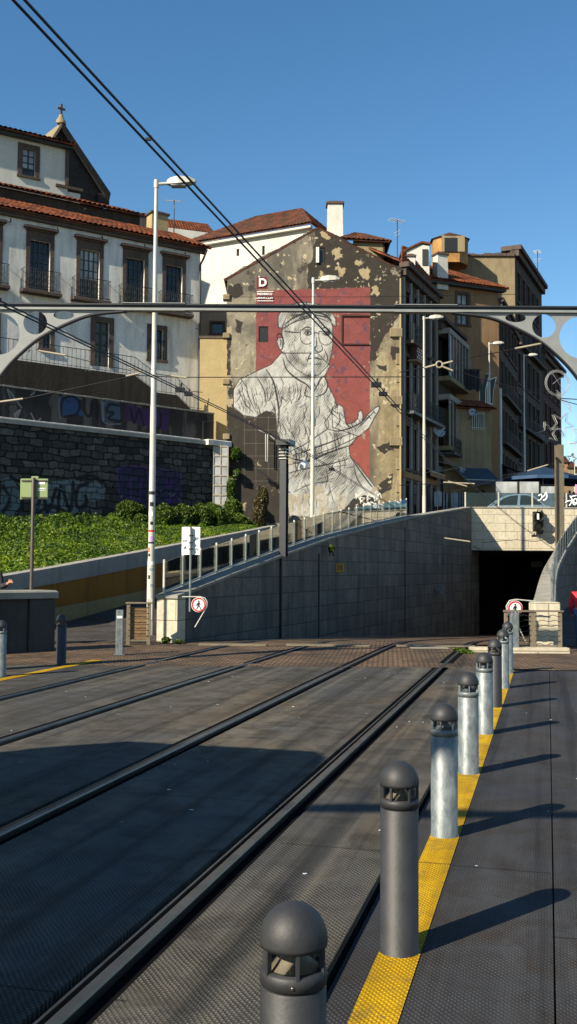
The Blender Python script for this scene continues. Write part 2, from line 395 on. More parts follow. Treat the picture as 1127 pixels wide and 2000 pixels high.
M['brown_cloth'] = m_plain('brown_cloth', (.10, .04, .03), .85)
M['hair'] = m_plain('hair', (.02, .013, .01), .6)
M['lightdeco'] = m_plain('light_tube', (.34, .35, .34), .4)
M['tram'] = m_plain('tram_paint', (.55, .5, .2), .35, 0, .05)
M['chalk'] = m_plain('spray_white', (.7, .72, .72), .6, 0, .05)
M['mist_panel'] = m_glass('screen_panel', (.55, .6, .62), 1.0, .3)
M['pink'] = m_plain('pink_paper', (.75, .25, .45), .6)
M['dish'] = m_plain('dish_grey', (.24, .29, .33), .5)
# ---------------------------------------------------------------- noise + raster painting helpers
_lat = rng.random((257, 257))
def vnoise(x, y, s=0):
    x = x + s * 17.3; y = y + s * 9.1
    xi = np.floor(x).astype(int); yi = np.floor(y).astype(int); fx = x - xi; fy = y - yi
    fx = fx*fx*(3-2*fx); fy = fy*fy*(3-2*fy); a = xi % 256; b = yi % 256
    return (_lat[b, a]*(1-fx)+_lat[b, a+1]*fx)*(1-fy) + (_lat[b+1, a]*(1-fx)+_lat[b+1, a+1]*fx)*fy
def fbm(x, y, o=5, s=0, g=.55):
    t = 0; a = 1; n = 0
    for i in range(o): t = t + a * vnoise(x*2**i, y*2**i, s+i*3); n += a; a *= g
    return t / n
def inpoly(X, Y, poly):
    ins = np.zeros(X.shape, bool); n = len(poly); j = n - 1
    for i in range(n):
        xi, yi = poly[i]; xj, yj = poly[j]
        if yi != yj:
            ins ^= ((yi > Y) != (yj > Y)) & (X < (xj - xi) * (Y - yi) / (yj - yi) + xi)
        j = i
    return ins
def spline(pts, k=6):
    out = []; n = len(pts)
    for i in range(n - 1):
        p0 = pts[max(i-1, 0)]; p1 = pts[i]; p2 = pts[i+1]; p3 = pts[min(i+2, n-1)]
        for j in range(k):
            t = j / k
            out.append(tuple(.5*((2*p1[c]) + (-p0[c]+p2[c])*t + (2*p0[c]-5*p1[c]+4*p2[c]-p3[c])*t*t + (-p0[c]+3*p1[c]-3*p2[c]+p3[c])*t**3) for c in range(len(p1))))
    out.append(tuple(pts[-1])); return out
class Raster:
    """colour field over coordinates X,Y (photo pixels measured on the wall plane)"""
    def __init__(s, X, Y): s.X, s.Y = X, Y; s.c = np.zeros(X.shape + (4,)); s.c[..., 3] = 1
    def blend(s, a, col, alpha=None):
        a = np.clip(a, 0, 1)[..., None]; s.c[..., :3] = s.c[..., :3]*(1-a) + np.array(col)*a
        if alpha is not None: s.c[..., 3:] = np.maximum(s.c[..., 3:], a*alpha)
    def fill(s, poly, col, wob=0, sc=.08, seed=0, a=1.0, alpha=None):
        X, Y = s.X, s.Y
        if wob:
            X = X + (fbm(s.X*sc, s.Y*sc, 4, seed)-.5)*wob*2; Y = Y + (fbm(s.X*sc, s.Y*sc, 4, seed+50)-.5)*wob*2
        m = inpoly(X, Y, poly); s.blend(m*a, col, alpha); return m
    def stroke(s, pts, w, col, a=1.0, taper=False, alpha=None, sm=True, mask=None):
        if sm and len(pts) > 2: pts = spline(pts)
        n = len(pts)
        xs = [p[0] for p in pts]; ys = [p[1] for p in pts]
        sel = (s.X > min(xs)-w-1) & (s.X < max(xs)+w+1) & (s.Y > min(ys)-w-1) & (s.Y < max(ys)+w+1)
        ii = np.where(sel)
        if not len(ii[0]): return
        X = s.X[ii]; Y = s.Y[ii]; best = np.full(X.shape, 1e9)
        for i in range(n-1):
            ax, ay = pts[i]; bx, by = pts[i+1]; dx, dy = bx-ax, by-ay; L = dx*dx+dy*dy+1e-9
            t = np.clip(((X-ax)*dx+(Y-ay)*dy)/L, 0, 1); d = np.hypot(X-ax-t*dx, Y-ay-t*dy)
            ww = w*(1 if not taper else .35+.65*math.sin(math.pi*(i+.5)/(n-1))); best = np.minimum(best, d/ww)
        al = np.clip((1.15-best)*3, 0, 1)*a
        if mask is not None: al = al*mask[ii]
        cc = s.c[ii]; cc[:, :3] = cc[:, :3]*(1-al[:, None]) + np.array(col)*al[:, None]
        if alpha is not None: cc[:, 3] = np.maximum(cc[:, 3], al*alpha)
        s.c[ii] = cc
def grid_mesh(P, C, keep=None, name='grid'):
    """P (ny,nx,3) positions, C (ny,nx,4) colours -> mesh with the 'paint' attribute"""
    ny, nx = P.shape[:2]; idx = np.arange(ny*nx).reshape(ny, nx)
    q = np.stack([idx[:-1, :-1], idx[:-1, 1:], idx[1:, 1:], idx[1:, :-1]], -1)
    if keep is not None: q = q[keep[:-1, :-1] & keep[1:, 1:] & keep[:-1, 1:] & keep[1:, :-1]]
    q = q.reshape(-1, 4); me = bpy.data.meshes.new(name)
    me.vertices.add(ny*nx); me.vertices.foreach_set('co', P.reshape(-1).astype(np.float32))
    me.loops.add(len(q)*4); me.loops.foreach_set('vertex_index', q.reshape(-1).astype(np.int32))
    me.polygons.add(len(q)); me.polygons.foreach_set('loop_start', np.arange(0, len(q)*4, 4, dtype=np.int32))
    me.update(calc_edges=True); me.validate()
    a = me.color_attributes.new('paint', 'FLOAT_COLOR', 'POINT'); a.data.foreach_set('color', C.reshape(-1).astype(np.float32))
    return me
def leaf_mesh(P, size, N=None, name='leaves', tone=None, flat=.0, aspect=.6):
    """P (n,3) leaf centres -> folded leaf quads with random attitude"""
    n = len(P); d = rng.normal(size=(n, 3)); d /= np.linalg.norm(d, axis=1)[:, None]
    if N is not None: d = d*(1-flat)+N*flat; d /= np.linalg.norm(d, axis=1)[:, None]
    a = np.cross(d, rng.normal(size=(n, 3))); a /= np.linalg.norm(a, axis=1)[:, None]; b = np.cross(d, a)
    s = size * rng.uniform(.6, 1.3, n)[:, None]
    v = np.stack([P - a*s, P + b*s*aspect + d*s*.2, P + a*s, P - b*s*aspect + d*s*.2], 1).reshape(-1, 3)
    me = bpy.data.meshes.new(name); me.vertices.add(4*n); me.vertices.foreach_set('co', v.reshape(-1).astype(np.float32))
    me.loops.add(4*n); me.loops.foreach_set('vertex_index', np.arange(4*n, dtype=np.int32))
    me.polygons.add(n); me.polygons.foreach_set('loop_start', np.arange(0, 4*n, 4, dtype=np.int32)); me.update(calc_edges=True)
    t = rng.random(n) if tone is None else tone; c = np.repeat(np.stack([t, t, t, np.ones(n)], 1), 4, 0)
    at_ = me.color_attributes.new('paint', 'FLOAT_COLOR', 'POINT'); at_.data.foreach_set('color', c.reshape(-1).astype(np.float32))
    return me
# ---------------------------------------------------------------- profile functions of the place
def lerp_pts(x, pts):
    xs = [p[0] for p in pts]; return float(np.interp(x, xs, [p[1] for p in pts]))
def zb(Y): s = Y - 20.5; return -.0615*(s + math.sqrt(s*s + 1))/2
def street_z(Y): return lerp_pts(Y, [(20, -.01), (26, 0), (32, .5), (38, 1.7), (44, 3.0), (50, 3.8), (60, 4.35), (90, 7.8), (400, 8.2)])
FL = Frame((-2.24, 20), 20.87); LL = 30 / math.cos(R(20.87))
cop = [(20, .93), (22.5, 1.36), (25.5, 1.85), (29.3, 2.43), (34, 3.0), (38.8, 3.54), (50, 4.6)]
def cop_z(Y): return lerp_pts(Y, cop)
def XL(Y): return -2.24 + 11.44*(Y-20)/30
RW = [(19.5, 4.72, .72), (23, 5.68, .86), (27, 6.76, 1.08), (31, 7.88, 1.36), (34, 8.76, 1.6), (37, 9.72, 1.92), (40, 10.74, 2.32), (42, 11.5, 2.66), (44, 12.3, 3.08), (47, 13.65, 3.85), (50, 15.2, 4.6)]
def XR(Y): return lerp_pts(Y, [(a, b) for a, b, c in RW])
def toff(v): return .0034*max(0, v-16.5)**2 if v < 40 else .0034*23.5**2+.155*(v-40)
# ---------------------------------------------------------------- ground
g = MB(); g.quad(V(-900, -300, -6), V(900, -300, -6), V(900, 1500, -6), V(-900, 1500, -6))
struct('ground', g, M['asphalt'], label='low ground far below the bridge')
URA = [uv_of(gnd(x, 1440))[0] for x in (-319, 28, 392, 714)]
DR = dict(rz=-PSI)
def vend(u, Y=15.2): return (Y + u*SP)/CP
def strip(mb, u0, u1, z0, z1, v0=-16, Y=15.2):
    mb.prism([V(u0, v0, z0), V(u1, v0, z0), V(u1, vend(u1, Y), z0), V(u0, vend(u0, Y), z0)], V(0, 0, z1-z0))
def dstruct(name, mb, mat, kind='structure', label=None, cat=None):
    o = struct(name, mb, mat, kind=kind, label=label, cat=cat); o.rotation_euler = (0, 0, -PSI); return o
GH = .115
edges = [-9.2] + sum([[u-GH, u+GH] for u in URA], []) + [-.81]
for i in range(0, len(edges), 2):
    b = MB(); strip(b, edges[i], edges[i+1], -.12, 0.0)
    o = dstruct('track_deck', b, M['steel_deck'], label='steel tread plate deck between the tram rails', cat='deck')
b = MB(); strip(b, -9.3, -.8, -.5, -.035); dstruct('rail_channel_floor', b, M['black_gap'], label='black bottom of the rail channels', cat='deck')
SEAM = 0.012
b = MB(); strip(b, -.79, SEAM-.004, -.5, -.045); dstruct('walkway', b, M['steel_walk'], label='steel plate walkway beside the tracks', cat='walkway')
b = MB(); strip(b, SEAM+.004, 9, -.5, -.045); dstruct('walkway', b, M['steel_walk'], label='outer steel plate walkway past the plate seam', cat='walkway')
# ramps of the yellow strips
def ystrip(uf, w, Y0, Y1, z, name_label):
    b = MB(); n = 60; vs = []
    for i in range(n+1):
        v = -3 + (vend(uf(0), Y1)+3)*i/n; u = uf(v)
        vs += [V(u-w/2, v, z), V(u+w/2, v, z)]
    b.add(vs, [(2*i, 2*i+1, 2*i+3, 2*i+2) for i in range(n)])
    return dstruct('yellow_strip', b, M['yellow'], label=name_label, cat='strip')
uR = uv_of(gnd(867, 1638, -.045))[0]
ystrip(lambda v: uR, .165, 0, 15.9, -.041, 'yellow tactile strip along the right bollards')
uLy = uv_of(gnd(119, 1304))[0]
ystrip(lambda v: uLy, .16, 0, 16.0, .004, 'yellow strip along the left bollards')
# cobbled apron, trench bed, left street, outer pavement
b = MB(); b.grid(lambda s, t: V(-16+32*s, 15.2+4.8*t, zb(15.2+4.8*t) - (.03 if -16+32*s > 3 else 0)), 32, 8); struct('cobbled_apron', b, M['cobble'], label='reddish cobbles between the deck and the trench', cat='paving')
b = MB(); b.grid(lambda s, t: (lambda Y: V((XL(Y)-.1)*(1-s)+(XR(Y)+.1)*s, Y, zb(Y)))(20+55*t), 10, 70); struct('track_bed', b, M['cobble'], label='track bed sloping down into the tunnel', cat='paving')
FO = Frame((-5.7, 27), 14.93)
def XO(Y): return -5.7 + 4.8*(Y-27)/18
b = MB(); b.grid(lambda s, t: (lambda Y: V((XO(Y)-.1)*(1-s)+(XL(Y)-.35)*s if Y > 22 else -16*(1-s)+(XL(Y)-.35)*s, Y, street_z(Y)+.002))(20+30.4*t), 8, 60)
struct('side_street', b, M['cobble_grey'], label='cobbled street climbing on the left of the trench', cat='street')
b = MB(); b.grid(lambda s, t: V(XR(min(50, 20+30*t))+.3 + 30*s, 20+30*t, -.04), 10, 10); struct('pavement', b, M['cobble_grey'], label='pavement outside the curved trench wall', cat='pavement')
b = MB(); b.grid(lambda s, t: V(5+75*s, 50.45+330*t, street_z(50.45+330*t)), 10, 80); struct('upper_street', b, M['cobble_grey'], label='street above the tunnel portal', cat='street')
# ---------------------------------------------------------------- rails
def sweep(mb, prof, path):
    n = len(prof); vs = []
    for (u, v, z) in path:
        for du, dz in prof: p = T(u+du, v, 0); vs.append(V(p.x, p.y, z+dz))
    fs = [(i*n+k, i*n+(k+1) % n, (i+1)*n+(k+1) % n, (i+1)*n+k) for i in range(len(path)-1) for k in range(n)]
    fs += [tuple(range(n-1, -1, -1)), tuple(range((len(path)-1)*n, len(path)*n))]
    return mb.add(vs, fs)
desc = ['far left tram rail, nearest to the yellow strip on the left', 'second tram rail from the left, right rail of the left track', 'left rail of the right track, third from the left', 'rightmost tram rail, passing closest to the bollards']
for k, u in enumerate(URA):
    path = [(u+toff(v), v, zb(T(u+toff(v), v).y) if T(u, v).y > 15.2 else 0) for v in [-15, -5, 0, 4, 8, 12, 15] + [16+.7*i for i in range(52)]]
    t = thing('tram_rail', desc[k], 'rail', group='tram rails')
    m = MB(); sweep(m, [(-.024, .004), (-.020, .014), (.020, .014), (.025, .004), (.025, -.03), (-.024, -.03)], path); part('rail_head', m, M['rail'], t)
    m = MB(); sweep(m, [(-.075, -.002), (-.062, -.002), (-.062, -.03), (-.075, -.03)], path); part('guard_lip', m, M['rail'], t)
    p2 = [q for q in path if T(q[0], q[1]).y > 15.15]
    m = MB(); sweep(m, [(-.105, .006), (.105, .006), (.105, -.02), (-.105, -.02)], p2); part('rubber_bed', m, M['black_gap'], t)
# joint plates & sleepers across the bed at the crest
for k, (px, py, w) in enumerate([(455, 1248, 1.3), (640, 1250, 1.6), (850, 1251, 1.5)]):
    p = at(px, py, 19.3); b = MB(); b.box((-w/2, -.12, 0), (w/2, .12, .03))
    solo('drain_cover', b, M['beige_steel'], ['rusty drain cover across the left track at the crest', 'rusty drain cover between the two tracks at the crest', 'rusty drain cover across the right track at the crest'][k], 'drain cover', loc=(p.x, 19.3, zb(19.3)+.004), rz=-.05, group='drain covers at the crest')
p = gnd(838, 1266); b = MB(); b.box((-.35, -.12, 0), (.35, .12, .012)); solo('cover_plate', b, M['concrete'], 'small pale cover plate in the cobbles of the right track', 'cover plate', loc=(p.x, p.y, 0))
# ---------------------------------------------------------------- left trench wall
fw = thing('trench_wall', 'long granite block retaining wall rising left of the sunken tracks', 'wall', F=FL)
sY = lambda Y: (Y-20)/math.cos(R(20.87))
ys = [20, 22.5, 25.5, 29.3, 34, 38.8, 44, 50]
def wallpiece(Ya, Yb, y0=0.0, y1=.4, zt=lambda Y: cop_z(Y)-.07, zbm=-3.0, n=8, proud=0):
    m = MB(); pts = [(Ya+(Yb-Ya)*i/n) for i in range(n+1)]
    vs = []
    for Y in pts: s = sY(Y); vs += [V(s, y0, zbm), V(s, y0, zt(Y)), V(s, y1, zt(Y)), V(s, y1, zbm)]
    fs = [(4*i+k, 4*i+4+k, 4*i+4+(k+1) % 4, 4*i+(k+1) % 4) for i in range(n) for k in range(4)] + [(0, 1, 2, 3), (4*n+3, 4*n+2, 4*n+1, 4*n)]
    return m.add(vs, fs)
part('wall_face', wallpiece(20.35, 52), M['granite_block'], fw)
part('end_pillar', wallpiece(20.0, 20.33, -.03, .43, zbm=-.2, n=1), M['lime_block'], fw, 'pale stone end pillar')
m = MB(); n = 40
vs = []
for i in range(n+1):
    Y = 19.97+(50-19.97)*i/n; s = sY(Y); z = cop_z(Y); vs += [V(s, -.05, z-.068), V(s, -.05, z-.012), V(s, -.035, z), V(s, .45, z), V(s, .45, z-.068)]
m.add(vs, [(5*i+k, 5*i+5+k, 5*i+5+(k+1) % 5, 5*i+(k+1) % 5) for i in range(n) for k in range(5)] + [(0, 1, 2, 3, 4)])
part('coping', m, M['concrete'], fw)
m = MB(); m.box((sY(25.3), -.06, -2.8), (sY(25.3)+.07, -.003, 1.72)); part('expansion_joint', m, M['iron'], fw)
# glass railing on the wall
rl = thing('glass_railing', 'glass railing with grey steel posts along the top of the trench wall', 'railing', F=FL)
N_ = 25; s0, s1 = .16, sY(38.9); proto_p = None
for i in range(N_):
    s = s0 + (s1-s0)*i/(N_-1); Y = 20+s*math.cos(R(20.87)); z = cop_z(Y)
    m = MB(); m.bbox((s-.019, .34, z-.01), (s+.019, .385, z+.69), .008); part('post', m, M['pole'], rl)
    if i < N_-1:
        sn = s0+(s1-s0)*(i+1)/(N_-1); zn = cop_z(20+sn*math.cos(R(20.87)))
        m = MB(); m.prism([V(s+.035, .35, z+.06), V(sn-.035, .35, zn+.06), V(sn-.035, .35, zn+.64), V(s+.035, .35, z+.64)], V(0, .012, 0)); part('glass_panel', m, M['glass'], rl)
        m = MB(); m.prism([V(s+.03, .335, z+.02), V(sn-.03, .335, zn+.02), V(sn-.03, .335, zn+.055), V(s+.03, .335, z+.055)], V(0, .04, 0)); part('bottom_rail', m, M['pole'], rl)
        if i == N_-2:
            m = MB(); m.prism([V(s+.06, .33, z+.48), V(sn-.06, .33, zn+.5), V(sn-.08, .33, zn+.62), V(s+.05, .33, z+.62)], V(0, .012, 0)); part('blue_scribble', m, m_plain('blue_spray', (.05, .18, .45), .6), rl)
# ---------------------------------------------------------------- right curved wall
rw = thing('curved_wall', 'curved pale stone trench wall with a rising top on the right', 'wall')
def rpts():
    P = []
    sp = spline([(a, b, c) for a, b, c in RW], 4)
    for i, (Y, X, z) in enumerate(sp):
        a = sp[max(i-1, 0)]; c = sp[min(i+1, len(sp)-1)]; d = V(c[1]-a[1], c[0]-a[0], 0).normalized(); P.append((V(X, Y, z), V(d.y, -d.x, 0)))
    return P
RP = rpts()
def rsweep(o0, o1, za, zbt):
    m = MB(); vs = []; n = len(RP)
    for p, nr in RP:
        a = p+nr*o0; b_ = p+nr*o1
        vs += [V(a.x, a.y, za(p)), V(a.x, a.y, zbt(p)), V(b_.x, b_.y, zbt(p)), V(b_.x, b_.y, za(p))]
    m.add(vs, [(4*i+k, 4*i+4+k, 4*i+4+(k+1) % 4, 4*i+(k+1) % 4) for i in range(n-1) for k in range(4)] + [(0, 1, 2, 3), (4*n-1, 4*n-2, 4*n-3, 4*n-4)]); return m
part('wall_body', rsweep(.03, .45, lambda p: -3.2, lambda p: p.z-.08), M['granite_block'], rw)
part('coping', rsweep(0, .5, lambda p: p.z-.078, lambda p: p.z), M['concrete'], rw)
m = MB(); e = at(1067, 1176, 19.3); m.bbox((e.x-.27, 19.15, -.1), (e.x+.24, 19.6, .86), .02)
part('end_pedestal', m, M['lime_block'], rw)
rr = thing('glass_railing', 'dark glass railing curving up along the right trench wall', 'railing')
L = 0; prev = None; nxt = 0; last = None; cnt = 0
dense = []
for i in range(len(RP)-1):
    for k in range(6): t = k/6; dense.append((RP[i][0].lerp(RP[i+1][0], t), RP[i][1].lerp(RP[i+1][1], t)))
for p, nr in dense:
    if prev is not None: L += (p-prev).length
    prev = p
    if L >= nxt:
        nxt += 1.15; q = p+nr*.42; a = math.atan2(nr.y, nr.x)
        Mx = Matrix.Translation(q) @ Matrix.Rotation(a, 4, 'Z')
        m = MB(); m.bbox((-.022, -.022, -.01), (.022, .022, .78), .006, M=Mx); part('post', m, M['galv'], rr)
        if last is not None:
            m = MB(); d = (q-last); e1 = last+d*.05; e2 = last+d*.95
            m.prism([e1+V(0, 0, .06), e2+V(0, 0, .06), e2+V(0, 0, .74), e1+V(0, 0, .74)], nr*.012); part('glass_panel', m, M['glass'], rr)
        last = q
# ---------------------------------------------------------------- portal
FP = Frame((0, 50), 90); pt = thing('tunnel_portal', 'pale limestone beam over the dark tunnel mouth', 'tunnel portal', F=FP)
zt_, zl = 4.6, FP.sz(1000, 1076)[1]
m = MB(); m.box((8.4, 0, zl+.03), (30, .45, zt_-.06)); part('front_wall', m, M['lime_block'], pt)
m = MB(); m.box((9.25, -.04, zt_-.058), (30, .5, zt_)); part('coping', m, M['concrete'], pt)
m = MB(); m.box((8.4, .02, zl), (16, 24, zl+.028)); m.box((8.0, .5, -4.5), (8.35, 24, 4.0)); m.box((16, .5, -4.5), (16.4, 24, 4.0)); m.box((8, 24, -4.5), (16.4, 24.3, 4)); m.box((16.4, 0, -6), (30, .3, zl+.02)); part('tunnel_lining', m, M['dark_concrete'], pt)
m = MB(); m.box((8.36, .6, -2), (8.42, 1.9, -.2)); m.box((8.36, .5, -.2), (8.45, 2.0, -.08)); part('service_door', m, M['iron'], pt)
m = MB(); q = FP.loc(at(1048, 1102, 60)); m.box((q.x-.35, 9.9, q.z-.18), (q.x+.35, 10, q.z+.18)); part('tunnel_sign', m, M['dish'], pt)
pr = thing('glass_railing', 'blue tinted glass railing on top of the tunnel portal with white scribbles', 'railing', F=FP)
pxs = [910, 975, 1041, 1108, 1175, 1242]; xs = [FP.sz(x, 990)[0] for x in pxs]
for i, x in enumerate(xs):
    m = MB(); m.bbox((x-.035, .12, zt_-.01), (x+.035, .2, zt_+.75), .006); part('post', m, M['pole'], pr)
    if i < len(xs)-1: m = MB(); m.box((x+.045, .15, zt_+.02), (xs[i+1]-.045, .165, zt_+.72)); part('glass_panel', m, M['glass_blue'], pr)
def scribble(strokes, w, F, y, mat, par, name='scribble', seg=4):
    m = MB()
    for st in strokes:
        pts = spline(st, 5) if len(st) > 2 else st
        P = [V(*[F.sz(a, b_, y)[0], y, F.sz(a, b_, y)[1]]) for a, b_ in pts]
        m.tube(P, w, seg)
    m.v = [(a, y + (b_-y)*.15, c) for a, b_, c in m.v]
    return part(name, m, mat, par)
scribble([[(1052, 969), (1057, 966), (1059, 972), (1054, 978), (1051, 976)], [(1059, 972), (1064, 968), (1067, 962), (1069, 970), (1066, 976), (1061, 978)]], .06, FP, .10, M['chalk'], pr)
scribble([[(1104, 982), (1114, 978), (1127, 984)], [(1113, 968), (1118, 978), (1112, 988)], [(1116, 970), (1126, 968)], [(1119, 980), (1124, 974), (1128, 980), (1122, 986), (1119, 980)]], .05, FP, .10, M['chalk'], pr)
q = FP.hit(1131, 958, .3); m = MB(); m.box((q.x-.2, .28, q.z-.45), (q.x+.3, .3, q.z+.3)); solo('poster', m, M['pink'], 'pink sheet fixed above the glass railing at the right edge', 'poster', F=FP)
# ---------------------------------------------------------------- ochre ramp wall
ow = thing('ramp_wall', 'low ochre and grey painted wall holding up the green bank', 'wall', F=FO)
def prof(pts): return [(FO.sz(a, b_)[0], FO.sz(a, b_)[1]) for a, b_ in pts]
XS = [-80, 0, 106, 200, 287, 400, 540]
top = prof([(-80, 1140), (0, 1126), (106, 1108), (200, 1091), (287, 1075), (400, 1053), (540, 1026)])
gb = prof([(-80, 1172), (0, 1158), (106, 1140), (200, 1122), (287, 1105), (400, 1083), (540, 1050)])
oc = prof([(-80, 1215), (0, 1205), (106, 1187), (200, 1170), (287, 1152), (400, 1128), (540, 1085)])
cr = [(s, -1.2) for s, z in top]
def band(a, b_, y0, y1, mat, name):
    m = MB(); n = len(a); vs = []
    for i in range(n): vs += [V(a[i][0], y0, a[i][1]), V(a[i][0], y1, a[i][1]), V(a[i][0], y1, b_[i][1]), V(a[i][0], y0, b_[i][1])]
    m.add(vs, [(4*i+k, 4*i+4+k, 4*i+4+(k+1) % 4, 4*i+(k+1) % 4) for i in range(n-1) for k in range(4)] + [(3, 2, 1, 0), (4*n-4, 4*n-3, 4*n-2, 4*n-1)]); part(name, m, mat, ow)
band(top, [(s, z+.002) for s, z in gb], -.03, .35, M['grey_band'], 'grey_band'); band(gb, [(s, z+.002) for s, z in oc], 0, .33, M['ochre'], 'ochre_band'); band(oc, cr, -.012, .34, M['cream'], 'cream_base')
# ---------------------------------------------------------------- pier wall at the left edge
e = gnd(104, 1270); FW = Frame((e.x, e.y), 46)
pw = thing('pier_wall', 'dark concrete parapet pier at the left edge behind the bollards', 'wall', F=FW)
zt = FW.sz(100, 1153)[1]
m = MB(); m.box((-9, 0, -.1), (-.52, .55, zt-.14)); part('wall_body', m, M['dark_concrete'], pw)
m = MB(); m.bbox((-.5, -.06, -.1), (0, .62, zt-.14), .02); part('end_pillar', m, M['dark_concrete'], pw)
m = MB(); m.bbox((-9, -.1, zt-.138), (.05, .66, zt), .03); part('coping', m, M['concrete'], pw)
M['pane_dim'] = m_plain('window_pane_dim', (.035, .038, .04), .12, 0, .5, 2.5)
M['pane_warm'] = m_plain('window_pane_warm', (.06, .05, .04), .3, 0, .6, 3)
# ================================================================ building helpers (local frame: x along, -y outward, z up)
def wall_holes(x0, x1, z0, z1, holes, y=0.0, rev=.22, back=.35, topf=None):
    m = MB(); xs = sorted(set([x0, x1] + [h[0] for h in holes] + [h[1] for h in holes])); zs = sorted(set([z0, z1] + [h[2] for h in holes] + [h[3] for h in holes]))
    xs = [x for x in xs if x0-1e-6 <= x <= x1+1e-6]; zs = [z for z in zs if z0-1e-6 <= z <= z1+1e-6]
    for i in range(len(xs)-1):
        for j in range(len(zs)-1):
            cx, cz = (xs[i]+xs[i+1])/2, (zs[j]+zs[j+1])/2
            if any(h[0] < cx < h[1] and h[2] < cz < h[3] for h in holes): continue
            m.quad(V(xs[i], y, zs[j]), V(xs[i+1], y, zs[j]), V(xs[i+1], y, zs[j+1]), V(xs[i], y, zs[j+1]))
    for h in holes:
        a, b, c, d = h[:4]; r = y+rev
        m.quad(V(a, y, c), V(a, r, c), V(a, r, d), V(a, y, d)); m.quad(V(b, r, c), V(b, y, c), V(b, y, d), V(b, r, d))
        m.quad(V(a, y, c), V(b, y, c), V(b, r, c), V(a, r, c)); m.quad(V(a, r, d), V(b, r, d), V(b, y, d), V(a, y, d))
    yb = y+back
    m.quad(V(x0, yb, z0), V(x0, y, z0), V(x0, y, z1), V(x0, yb, z1)); m.quad(V(x1, y, z0), V(x1, yb, z0), V(x1, yb, z1), V(x1, y, z1))
    m.quad(V(x0, y, z1), V(x1, y, z1), V(x1, yb, z1), V(x0, yb, z1)); m.quad(V(x1, yb, z0), V(x0, yb, z0), V(x0, yb, z1), V(x1, yb, z1))
    return m
def shell(x0, x1, z0, z1, y0, y1):
    m = MB(); m.box((x0, y0, z0), (x1, y1, z1)); return m
def window(par, a, b, c, d, fr=None, w=.16, proud=.05, cols=2, rows=3, pane='pane', mun='dark_wood', rev=.16, cornice=False, sill=True, y=0.0, thick=.035):
    """window part (the pane) with its stone surround, muntins, cornice and sill as sub-parts"""
    if pane == 'pane' and (b-a) > .7: pane = random.choice(['pane', 'pane', 'pane_dim', 'pane_warm'])
    m = MB(); m.box((a, y+rev, c), (b, y+rev+.03, d)); wn = part('window', m, M[pane], par)
    if pane == 'pane_dim': m = MB(); m.box((a+.03, y+rev-.02, c+(d-c)*random.uniform(.3, .6)), (b-.03, y+rev-.004, d-.03)); part('roller_blind', m, M['pane_light'], wn)
    m = MB()
    for i in range(cols+1): x = a+(b-a)*i/cols; m.box((x-thick*(1.4 if i in (0, cols) else 1), y+rev-.05, c), (x+thick*(1.4 if i in (0, cols) else 1), y+rev-.003, d))
    for j in range(rows+1): z = c+(d-c)*j/rows; m.box((a+.002, y+rev-.046, z-thick*.8), (b-.002, y+rev-.006, z+thick*.8))
    part('sash', m, M[mun], wn)
    if fr:
        m = MB(); m.box((a-w, y-proud, c), (a-.002, y+.02, d+w)); m.box((b+.002, y-proud, c), (b+w, y+.02, d+w)); m.box((a-.004, y-proud+.004, d+.002), (b+.004, y+.02, d+w-.004))
        if sill: m.box((a-w-.04, y-proud-.05, c-.14), (b+w+.04, y+.02, c-.003))
        if cornice: m.box((a-w-.05, y-.12, d+w+.22), (b+w+.05, y+.02, d+w+.30)); m.box((a-w-.14, y-.26, d+w+.302), (b+w+.14, y+.02, d+w+.42)); m.box((a-w, y-.04, d+w), (b+w, y+.02, d+w+.22))
        part('window_surround', m, M[fr], wn)
    return wn
def tile_roof(a, b, c, d, pitch=.24, amp=.045, row=.42, th=.07):
    """a,b eave ends; d,c ridge ends (a-b eave, d-c ridge): corrugated tiles with stepped rows"""
    a, b, c, d = map(Vector, (a, b, c, d)); n = (b-a).cross(d-a).normalized()
    if n.z < 0: n = -n
    W_ = max((b-a).length, (c-d).length); H_ = max((d-a).length, (c-b).length)
    nx = max(2, int(W_/pitch))*6; nr = max(1, int(H_/row)); m = MB(); vs = []
    zs = []
    for j in range(nr): zs += [(j/nr, .035), ((j+.98)/nr, 0)]
    for t, o in zs:
        l, r = a.lerp(d, t), b.lerp(c, t)
        for i in range(nx+1):
            s = i/nx; h = amp*abs(math.sin(math.pi*i/6))**.8 + amp*.3*(vn1(i//6*1.7+j*.3+t*9))
            vs.append(l.lerp(r, s)+n*(h+o))
    k = nx+1; fs = [(j*k+i, j*k+i+1, (j+1)*k+i+1, (j+1)*k+i) for j in range(len(zs)-1) for i in range(nx)]
    m.add(vs, fs, True)
    q = -n*th
    m.add([a, b, c, d, a+q, b+q, c+q, d+q], [(4, 7, 6, 5), (0, 1, 5, 4), (1, 2, 6, 5), (2, 3, 7, 6), (3, 0, 4, 7)])
    return m
def vn1(x): return (math.sin(x*12.9898)*43758.5453) % 1
def ridge(m, p, q, r=.09): m.tube([p, q], r, 8)
